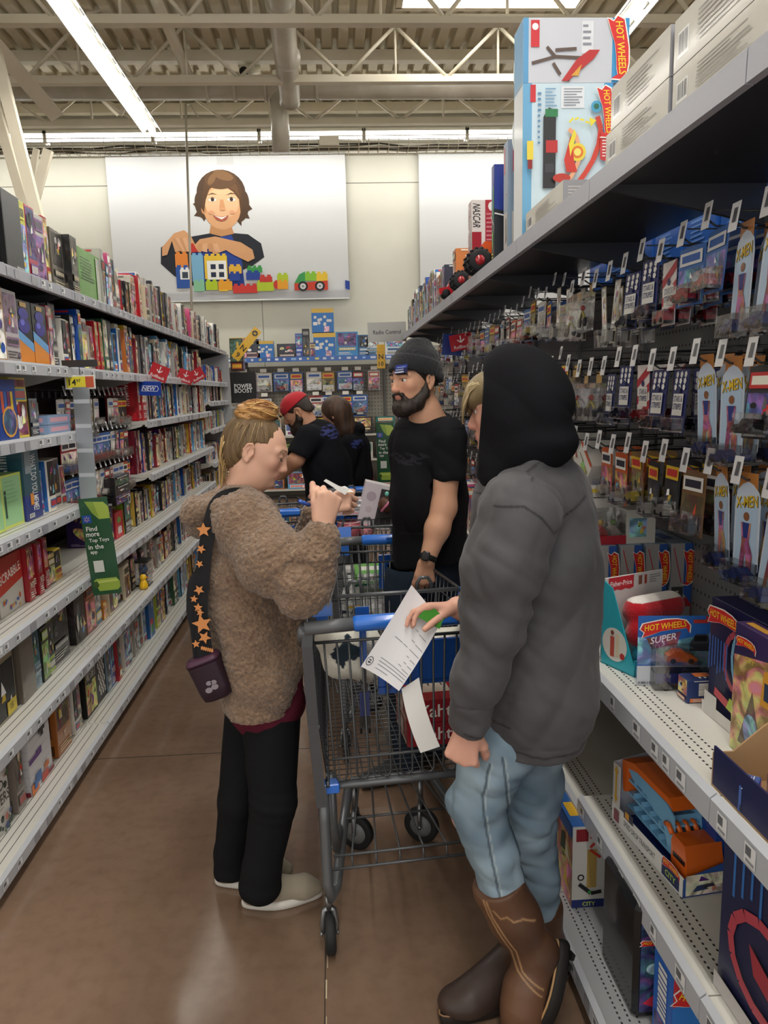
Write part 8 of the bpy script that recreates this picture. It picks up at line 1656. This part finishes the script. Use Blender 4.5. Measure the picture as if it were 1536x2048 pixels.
def hook(k, loc, label, group, cat='hook'):
    o = bpy.data.objects.new('peg_hook', HK[k][0]); COL.objects.link(o); o.location = loc; tag(o, label, cat, group); c = bpy.data.objects.new('price_tag', HK[k][1]); COL.objects.link(c); c.parent = o
rng = random.Random(42); PX = 1.158; kinds_near = {0: ['clam', 'strip', 'strip', 'flag', 'redflag', 3, 'board', 'board'], 1: ['clam', 'clam', 'flag', 'redflag', 'flag', 'board', 'board', 2], 2: ['kartbox', 'kartbox', 1, 4, 8, 9, 'board', 'board']}
rowname = ('upper', 'middle', 'lower', 'lowest')
for r, z in enumerate((2.00, 1.71, 1.435)):
    y, k = 1.42+.03*r, 0
    while y < 7.15:
        near = y < 2.85; pitch = .125 if near else (.125 if y < 4.2 else .15)
        z_ = z+rng.uniform(-.02, .02)+(.0 if near else rng.choice((0, 0, .04)))
        hook(1 if near else 2, (PX, y, z_), 'black peg hook with white tag, %s from near end of the %s right row' % (ordn(k), rowname[r]), 'peg hooks on the right pegboard')
        if near: kd = kinds_near[r][int((2.85-y)/1.45*7.99)]
        else: kd = rng.choice([0, 1, 2, 3, 4, 5, 6, 7, 8, 9, 10, 11, 'strip', 'clam'])
        n = 3 if near and kd not in ('clam', 'kartbox') else (2 if y < 4.2 and kd != 'clam' else 1)
        if rng.random() < .05: n = 0
        for j in range(n): hang(kd, (PX-.225+.055*j+(.03 if kd in ('kartbox',) else 0), y+rng.uniform(-.004, .004), z_-.004), rng.uniform(-.12, .12), '%s card pack hanging on the %s hook of the %s right row' % (('front', 'middle', 'rear')[j] if n > 1 else 'single', ordn(k), rowname[r]), 'carded toys on the right pegboard', near, rng.uniform(-.05, .1))
        y += pitch; k += 1
y, k = 3.0, 0
while y < 7.1:
    hook(2, (PX, y, 1.19), 'peg hook with white tag, %s from near end of the lowest right row' % ordn(k), 'peg hooks on the right pegboard'); hang(rng.choice([2, 4, 6, 8, 9, 10]), (PX-.2, y, 1.186), rng.uniform(-.1, .1), 'single card pack hanging on the %s hook of the lowest right row' % ordn(k), 'carded toys on the right pegboard', False, 0); y += .17; k += 1
for r, z in enumerate((1.66, 1.475, 1.285)):
    for k in range(13):
        y = 3.53+.086*k; hook(3, (LX-.25, y, z), 'small peg hook with white tag, %s past the silver strip, %s left row' % (ordn(k), rowname[r]), 'peg hooks in the left peg section')
        kd = [[7, 10, 11, 6, 'strip', 'strip', 7, None, None, 7, 10, 8, 8], [5, 5, 7, 1, 3, 3, 3, 3, 3, 7, 10, 0, 6], [3, 3, 3, 'strip', 10, 'strip', 7, 6, 10, 7, 7, 1, 0]][r][k]
        if kd is not None: hang(kd, (LX-.25+.145, y, z-.004), PI+rng.uniform(-.15, .15), 'small card pack hanging on the %s hook of the %s left row' % (ordn(k), rowname[r]), 'carded games in the left peg section', False, -.03)
# boxes low on the far right shelves, seen past the man in the beanie
rng = random.Random(9)
for z, nm in ((.82, 'middle'), (.38, 'lower'), (.1, 'bottom')):
    y, k = 2.95, 0
    while y < 7.1:
        w = rng.uniform(.14, .24); h = min(.32, rng.uniform(.16, .30)) if z < .8 else rng.uniform(.16, .28); pi = rng.choice((0, 13, 3, 1, 14, 2, 5)); rput(('rl', nm, k % 9), lambda: carton(.16, .2, .22, PAL[pi], 300+k % 9, None), RX+.06, y+w/2, z, R_, '%s toy box, %s along the far part of the right %s shelf' % (COLN[pi], ordn(k), nm), group='toy boxes on the far right shelves'); y += .19; k += 1
# ================================================================ back shelves
BY = 11.75
t = thing('shelf_unit', 'taupe pegboard wall shelving with a blue rail across the far end of the aisle', 'shelves', (0, BY+.5, 0)); mb = MB().set('8a857a', 'paint'); mb.box(-4.2, .0, 0, 3.2, .02, 2.1)
x = -2.6
while x < 1.6:
    z = 1.0
    while z < 2.05: mb.add([(x, -.001, z), (x+.014, -.001, z), (x+.014, -.001, z+.02), (x, -.001, z+.02)], [(0, 1, 2, 3)], '4a463e', 'matte'); z += .06
    x += .05
mb.build('back_panel', t); mb = MB().set('c4c2b8', 'paint'); mb.box(-4.2, -.48, 2.19, 3.2, 0, 2.215); d = mb.build('shelf', t); mb = MB().set('2f62b4', 'gloss'); mb.box(-4.2, -.50, 2.15, 3.2, -.482, 2.222); fc = Face(mb, (-4.2, -.5005, 2.15), (7.4, 0, 0), (0, 0, .072))
rng = random.Random(6)
for k in range(60): fc.k = 0; fc.rect(k/60+.002, .3, k/60+rng.uniform(.006, .014), .75, rng.choice(['8ab0e0', 'e0e4ec', 'd8d070', 'c8d4e8']))
mb.build('price_rail', d)
for z in (.15, .6, 1.0): mb = MB().set('c4c2b8', 'paint'); mb.box(-4.2, -.42, z-.03, 3.2, 0, z); mb.build('shelf', t)
for x in (-3.2, -1.35, .87, 2.4): mb = MB().set('4e4c48', 'paint'); mb.box(x-.02, -.05, 0, x+.02, 0, 2.2); mb.build('upright', t)
def bl(px, Y=BY+.05): return at(px, 715, Y).x
def pawbox(fc, rng):
    fc.rect(0, 0, 1, 1, '2a76c4'); fc.rect(0, .82, 1, 1, 'e0b84a')
    for k in range(9): fc.ell(rng.uniform(.15, .85), rng.uniform(.3, .7), .07, None, 'e4e0dc', None, 9)
    fc.rect(.06, .3, .25, .44, 'f0f0f0'); fc.rect(.55, .02, .8, .25, 'e0a8c0', 'art')
cb = lambda: carton(.34, .22, .36, ('2a76c4', 'e0b84a', 'f0f0f0'), 3, None, front=pawbox, sidefn=pawbox)
bb = [('cubA', cb, 648, 0, 'blue and yellow toy case on the back shelf, upper of the stacked pair', .37), ('cubA', cb, 650, 0, 'blue and yellow toy case on the back shelf, lower of the stacked pair', 0), ('cubB', lambda: carton(.26, .2, .26, ('2a76c4', 'e0b84a', 'f0f0f0'), 3, None, front=pawbox), 531, 0, 'small blue and yellow toy case left of the dark glider box on the back shelf', 0)]
for key, fn, px, rz, lab, dz in bb:
    o = rput(key, fn, bl(px), BY+.06, 2.215+dz, 0, lab)
for key, px, w, h, pal, lab in (('b1', 574, .30, .21, ('1c1a1c', '8a6a6a', 'd8d0c8'), 'black flying toy box on the back shelf'), ('b2', 599, .11, .36, ('2446a0', '6a8ad8', 'f0f0f0'), 'tall blue box beside the black box on the back shelf'), ('b3', 613, .11, .43, ('1a1a1c', '4a4a4e', 'a0a0a0'), 'tall black box beside the blue box on the back shelf'), ('b4', 626, .09, .23, ('e4dcb8', 'd8b040', '6a6a6a'), 'small cream and yellow box on the back shelf'), ('b5', 695, .34, .37, ('3a8ac8', 'b8a84a', 'e8e8e8'), 'large blue and gold badge box right of the stacked cases'), ('b6', 728, .16, .32, ('3a6a9a', '8ab0c8', 'e8e8e8'), 'blue box with wheels by the grey aisle sign'), ('b7', 745, .2, .28, ('5a8ab0', 'c8d4d8', '3a3a3a'), 'pale blue box under the grey aisle sign'), ('b8', 505, .24, .3, ('d8ccc0', '8a4a5a', '3a3a3a'), 'white and plum box behind the tilted yellow sign'), ('b9', 478, .26, .32, ('d8c86a', 'e8e0b0', '5a8a5a'), 'yellow game box left of the tilted yellow sign'), ('b10', 790, .3, .3, ('e0e0dc', '4a8ac0', '3a3a3a'), 'white and blue box right of the yellow ten sign')):
    rput(key, lambda: carton(w, .2, h, pal, sum(map(ord, key)), None), bl(px), BY+.06, 2.215, 0, lab)
for r, (py, items) in enumerate(((545, [(488, 5), (527, 7), (562, 3), (592, 0), (628, 7), (656, 4), (690, 3), (716, 2), (748, 10)]), (600, [(527, 11), (630, 5), (656, 3), (690, 0), (718, 3)]), (640, [(600, 1), (690, 3), (718, 0)]))):
    z = (2.0, 1.62, 1.3)[r]
    for j, (px, kd) in enumerate(items):
        p = at(px, 750, BY+.3); mb, key = None, ('bk', kd); me = None
        if key not in CARDS:
            cd, b_, cr = cardmesh(kd if isinstance(kd, int) else kd, True)
            for q in (b_, cr): cd.add(q.v, q.f); cd.c[-len(q.f):] = q.c; cd.m[-len(q.f):] = q.m; cd.sm[-len(q.f):] = q.sm
            CARDS[key] = (cd.mesh('toy_pack'),)
        o = bpy.data.objects.new('toy_pack', CARDS[key][0]); COL.objects.link(o); o.location = (p.x, BY+.33, z); o.rotation_euler = (0, 0, PI/2); o.scale = (2.1, 2.1, 2.0); tag(o, 'carded toy hanging on the back pegboard, %s from left, %s row' % (ordn(j) if j else 'first', ('top', 'second', 'third')[r]), 'toy pack', 'carded toys on the back pegboard')
        mb = MB().set('4a4a4a', 'darkmetal'); mb.tube([(0, .19, 0), (0, -.02, 0)], .005, 6); mb.box(-.05, -.03, .0, .05, -.022, .055, 'ecebe4', 'paper'); o = mb.build('peg_hook'); o.location = (p.x, BY+.31, z+.005); tag(o, 'peg hook with white label on the back wall, %s from left, %s row' % (ordn(j) if j else 'first', ('top', 'second', 'third')[r]), 'hook', 'peg hooks on the back pegboard')
for z in (.15, .6, 1.0):
    for k in range(14):
        pi = (k*5+int(z*10)) % 16; rput(('bs', pi), lambda: carton(.3, .2, .26, PAL[pi], 400+pi, None), -2.4+.36*k, BY+.10, z, 0, 'boxed toy on the %s back shelf, %s from the left' % ({.15: 'bottom', .6: 'lower', 1.0: 'middle'}[z], ordn(k) if k else 'first'), group='boxed toys low on the back shelves')
# end cap goods beside the left run
rput('power', lambda: carton(.28, .2, .34, ('141416', '2a2a2c', 'e8e8e8'), 3, 'POWER', 'gloss', front=lambda fc, rng: (fc.rect(0, 0, 1, 1, '141416'), fc.text('POWER', .5, .55, .05, 'e8e8e8', 0, .2), fc.text('BOOST', .5, .4, .05, 'e8e8e8', 0, .2))), at(490, 800, 8.62).x, 8.52, at(490, 795, 8.52).z-.06, 0, 'black game box with blocky white lettering on the end of the left run')
o0 = at(490, 800, 8.6); mb = MB().set('b9bcc0', 'paint'); mb.box(-1.6, 8.36, 0, -1.12, 8.40, 2.1); mb.box(-1.6, 8.40, o0.z-.095, -.80, 8.78, o0.z-.075); mb.box(-1.6, 8.4, 0, -.8, 8.78, .1); tag(mb.build('end_cap_rack'), 'grey end rack closing the far end of the left shelves', 'shelves')
rput('power2', lambda: carton(.14, .2, .36, ('3a1c14', 'c85a2a', 'e8c040'), 3, None, 'gloss'), at(476, 740, 8.6).x, 8.52, o0.z+.32, 0, 'dark orange pack above the black box at the end of the left run')
# ================================================================ signs
def sign(name, lab, cat, c, w, h, draw, col='f0f0f0', rz=0, tilt=0, th=.004, mat='gloss', group=None):
    mb = MB().set(col, mat); mb.box(-w/2, 0, -h/2, w/2, th, h/2); fc = Face(mb, (-w/2, -.0003, -h/2), (w, 0, 0), (0, 0, h)); draw(fc); o = mb.build(name); o.location = c; o.rotation_euler = (0, tilt, rz); return tag(o, lab, cat, group)
def pxw(x0, x1, Y): return (at(x1, 784, Y)-at(x0, 784, Y)).x
Ys = 7.31; w = pxw(736, 812, Ys); sign('aisle_sign', 'grey hanging sign reading Radio Control at the end of the right shelves', 'sign', tuple(at(774, 664, Ys)), w, w*.50, lambda fc: fc.text('Radio Control', .5, .5, w*.105, '2c2c2e', 0, w*.72), 'a9a9a6', 0, -.01)
w = pxw(754, 770, Ys); sign('aisle_marker', 'yellow upright aisle marker reading N 10', 'sign', tuple(at(762, 713, Ys-.02)), w, w*2.9, lambda fc: (fc.text('N', .5, .5, w*.62, '1c1a14', 0), fc.text('10', .5, .2, w*.55, '1c1a14', 0, w*.7), fc.rect(.05, .68, .95, .69, 'b08a20')), 'e0ae30')
Y9 = 8.31; c9 = at(493, 688, Y9); w = .095; sign('aisle_marker', 'yellow aisle marker reading 9 N, tilted at the end of the left shelves', 'sign', tuple(c9), w, w*4.3, lambda fc: (fc.ell(.5, .86, .33, None, '1c1a14'), fc.line(.35, .83, .65, .89, .008, 'e0b030'), fc.line(.35, .89, .65, .83, .008, 'e0b030'), fc.text('N', .5, .36, w*.62, '1c1a14', 0), fc.text('9', .5, .13, w*.6, '1c1a14', 0)), 'd8a92c', 0, .72)
def roll(fc, tx='Rollback'): fc.text(tx, .5, .22, fc.h*.2, 'f6f0ee', 0, fc.w*.8); fc.line(.5, .9, .5, .5, fc.w*.05, 'f6f0ee'); fc.line(.5, .48, .34, .66, fc.w*.05, 'f6f0ee'); fc.line(.5, .48, .66, .66, fc.w*.05, 'f6f0ee')
for px, py, Y, s_, ti, lab in ((318, 745, 4.82, .115, .42, 'red discount flag on the left second shelf, nearest of three'), (371, 753, 5.75, .115, .35, 'red discount flag with an arrow on the left second shelf, middle of three'), (394, 750, 6.2, .115, -.5, 'red discount flag on the left second shelf, farthest of three'), (922, 684, 5.05, .15, -.16, 'red discount flag with an arrow sticking out of the right hooks'), (355, 1268, 5.55, .10, -.5, 'red discount flag low on the left bottom rail, behind the strap of the woman')):
    p = at(px, py, Y); sign('discount_flag', lab, 'sign', tuple(p), s_, s_*.72 if s_ > .12 else s_*.85, roll, 'c02430', 0, ti, group='red discount flags')
p = at(300, 777, 4.60); sign('new_flag', 'small blue flag reading NEW above the red property games', 'sign', tuple(p), .13, .085, lambda fc: (fc.poly([(.1, .3), (.16, .7), (.84, .7), (.9, .5), (.84, .3)], 'e8ecf4'), fc.poly([(.12, .34), (.17, .66), (.83, .66), (.87, .5), (.83, .34)], '1c3fa0'), fc.text('NEW', .46, .5, .024, 'f4f4f8', 0, None, .3)), '1c3fa0', 0, .05)
p = at(905, 690, 5.15); sign('new_flag', 'blue flag edge showing behind the red flag among the right hooks', 'sign', tuple(p), .14, .14, lambda fc: None, '23408e', 0, .1)
def spark(fc, a, b, r, c):
    for k in range(6): t_ = PI/6+PI*k/3; fc.line(a+r*.35*math.cos(t_)/fc.w, b+r*.35*math.sin(t_)/fc.h, a+r*math.cos(t_)/fc.w, b+r*math.sin(t_)/fc.h, r*.22, c)
def green_sign(px, py, Y, w, h, lab, ti=-.07):
    def draw(fc):
        fc.rect(0, 0, 1, 1, '1f5232'); fc.poly([(.2, .97), (.85, .95), (1, .9), (1, .78), (.62, .78), (.4, .85)], 'a8c050'); fc.poly([(.2, .97), (.5, .96), (.62, .8), (.4, .85)], '8aa840'); fc.poly([(.1, .15), (.2, .17), (.9, .17), (1, .13), (1, .07), (.9, .04), (.25, .04)], '9cb84a'); fc.ell(.17, .11, .1, .035, '3f5a28'); fc.poly([(.22, .15), (.9, .155), (.95, .13), (.25, .12)], 'c0d46a')
        fc.poly([(.05, .75), (.36, .75), (.36, .83), (.05, .83)], '2456a8'); spark(fc, .205, .79, fc.w*.10, 'f0b0a0')
        for k, s_ in enumerate(('Find', 'more', 'Top Toys', 'in the', 'app')): fc.text(s_, .10+(.44, .46, .84, .56, .36)[k]/2, .69-.062*k, fc.h*(.048 if s_ not in ('more', 'app') else .036), 'f0f4ee', 0, fc.w*(.44, .46, .84, .56, .36)[k])
        fc.rect(.2, .24, .55, .36, 'd8dcd4')
    return sign('hanging_sign', lab, 'sign', tuple(at(px, py, Y)), w, h, draw, '1f5232', 0, ti)
Yg = 3.30; wg = pxw(168, 232, Yg); green_sign(200, 1093, Yg, wg*.93, wg*3.25, 'tall dark green hanging sign about finding more top toys, below the silver strip')
green_sign(771, 905, 5.9, .14, .48, 'narrow dark green sign half hidden behind the man in the beanie', 0)
# silver clip strip
a, b_ = at(160, 755, 3.36), at(178, 1000, 3.30); t = thing('clip_strip', 'silver hanging strip with a yellow price card at its top, before the left pegs', 'strip', tuple(a)); mb = MB().set('b4bac0', 'metal'); d = Vector(b_)-Vector(a); n = 10; wv = Vector((.036, 0, 0))
mb.loft([[tuple(d*k/n-wv), tuple(d*k/n+wv), tuple(d*k/n+wv+Vector((0, .004, 0))), tuple(d*k/n-wv+Vector((0, .004, 0)))] for k in range(n+1)], smooth=False)
for k in range(1, 5): q = d*(k/5.)+Vector((0, -.0006, 0)); mb.add([tuple(q+Vector((sx*.034, 0, sz*.012))) for sx, sz in ((-1, -1), (1, -1), (1, 1), (-1, 1))], [(0, 1, 2, 3)], 'c4cad0', 'gloss'); q = q+Vector((0, -.0004, -.03)); mb.add([tuple(q+Vector((sx*.004, 0, sz*.004))) for sx, sz in ((-1, -1), (1, -1), (1, 1), (-1, 1))], [(0, 1, 2, 3)], '2a2a2c', 'matte')
mb.build('strip', t); mb = MB().set('e6e4dc', 'paper'); mb.box(-.065, -.004, -.05, .065, -.001, .01); fc = Face(mb, (-.065, -.0043, -.05), (.13, 0, 0), (0, 0, .06)); fc.rect(.05, .1, .95, .9, 'e8d83a'); fc.rect(.68, .1, .95, .9, 'c85a3a'); fc.text('14', .25, .5, .028, '2a2a20'); fc.text('97', .45, .6, .014, '2a2a20'); mb.build('price_card', t); mb = MB().set('3a3a3a', 'darkmetal'); mb.tube([(0, 0, 0), (.0, 0, .05)], .002, 5); mb.box(-.07, -.01, .045, .08, .0, .075); mb.build('hook', t)
# ================================================================ goods in the carts
o = C0
for k in range(2): rput('yahtz', lambda: carton(.26, .2, .075, ('9a2028', 'c8b8a8', 'f4ece4'), 5, None, 'shrink', front=lambda fc, rng: (fc.rect(0, 0, 1, 1, '98202a'), fc.text('Yahtzee', .5, .5, .042, 'f4ece4', 0, .2))), o[0]+.13, o[1]+.20, .535+.077*k, .09, 'red dice game box lying in the near cart, %s of the two' % ('lower', 'upper')[k], 'board_game_box', None, 'game')
cx, cy = c3.location.x, c3.location.y
def inbox(key, w, d_, h, pal, x, y, z, rz, lab): rput(key, lambda: carton(w, d_, h, pal, 8, None, 'print'), x, y, z, rz, lab)
inbox('pk1', .20, .16, .08, ('dcd8dc', 'b8b4bc', 'e8a0a8'), at(703, 1015, 4.0).x, 3.98, at(703, 1030, 4.0).z, 0, 'white box with a grey heart swirl lying in the loaded cart')
t = thing('doll_box', 'white doll box with a brown head and pink band in the loaded cart', 'toy', tuple(at(745, 1045, 3.95)-Vector((0, 0, .03)))); mb = MB().set('dcd6d8', 'print'); mb.M = Matrix.Rotation(.25, 4, 'Y'); mb.box(-.09, 0, 0, .09, .12, .24); fc = Face(mb, (-.09, -.0005, 0), (.09, 0, 0), (0, 0, .24)); mb.M = Matrix.Rotation(.25, 4, 'Y'); fc.rect(0, 0, 1, 1, 'd8ccd4'); fc.ell(.5, .7, .3, None, 'b8a8b4'); fc.ell(.5, .4, .2, None, 'c8b8c0'); mb.box(.0, -.002, .02, .088, 0, .22, '3a3438'); mb.build('carton', t); mb = MB().set('5a3a2c', 'skin'); mb.ball((.075, -.03, .13), .045, 9); mb.set('d87a9a', 'gloss'); mb.tube([(.045, -.07, .10), (.08, -.078, .14), (.11, -.06, .17)], .008, 6); mb.ball((.08, -.05, .19), .014, 6, '6ac0b0'); mb.build('doll_head', t)
mb = MB().set('c86a78', 'gloss'); mb.lathe([(.04, 0), (.062, .02), (.068, .07), (.066, .09), (.062, .09), (.060, .03)], 22); mb.tube([(.066*math.cos(a_), .066*math.sin(a_), .09) for a_ in [2*PI*k/20 for k in range(20)]], .004, 5, 'e8b0b8', closed=True); o = tag(mb.build('toy_bucket'), 'pink plastic toy bucket in the loaded cart', 'toy'); o.location = at(700, 1075, 3.98)
mb = MB().set('d88a94', 'gloss'); mb.lathe([(.03, 0), (.04, .02), (.042, .05), (.028, .08), (.012, .10), (.004, .11)], 18); o = tag(mb.build('toy_bottle'), 'pink toy bottle beside the bucket in the loaded cart', 'toy'); o.location = at(733, 1072, 3.98)
inbox('pk2', .30, .2, .12, ('9a9a98', 'c8c8c4', '6a6a68'), at(715, 1150, 3.3).x, 3.28, .60, 0, 'grey fabric covered box in the second cart'); inbox('pk3', .2, .2, .05, ('5aa83a', 'e8e8e0', '3a6a2a'), at(752, 1118, 3.35).x, 3.30, .78, 0, 'green and white box lying high in the second cart'); inbox('pk4', .34, .16, .16, ('b8b6b0', 'dcdcd8', '8a8a88'), at(720, 1110, 3.5).x, 3.55, .62, 0, 'pale bundled packet in the second cart')
inbox('pk5', .22, .16, .14, ('e0b030', '2a6ab0', 'e8e8e0'), -.36, 4.62, .75, .9, 'yellow and blue toy box in the sideways cart')
print('objects', len(bpy.data.objects), 'verts', sum(len(m.vertices) for m in bpy.data.meshes))
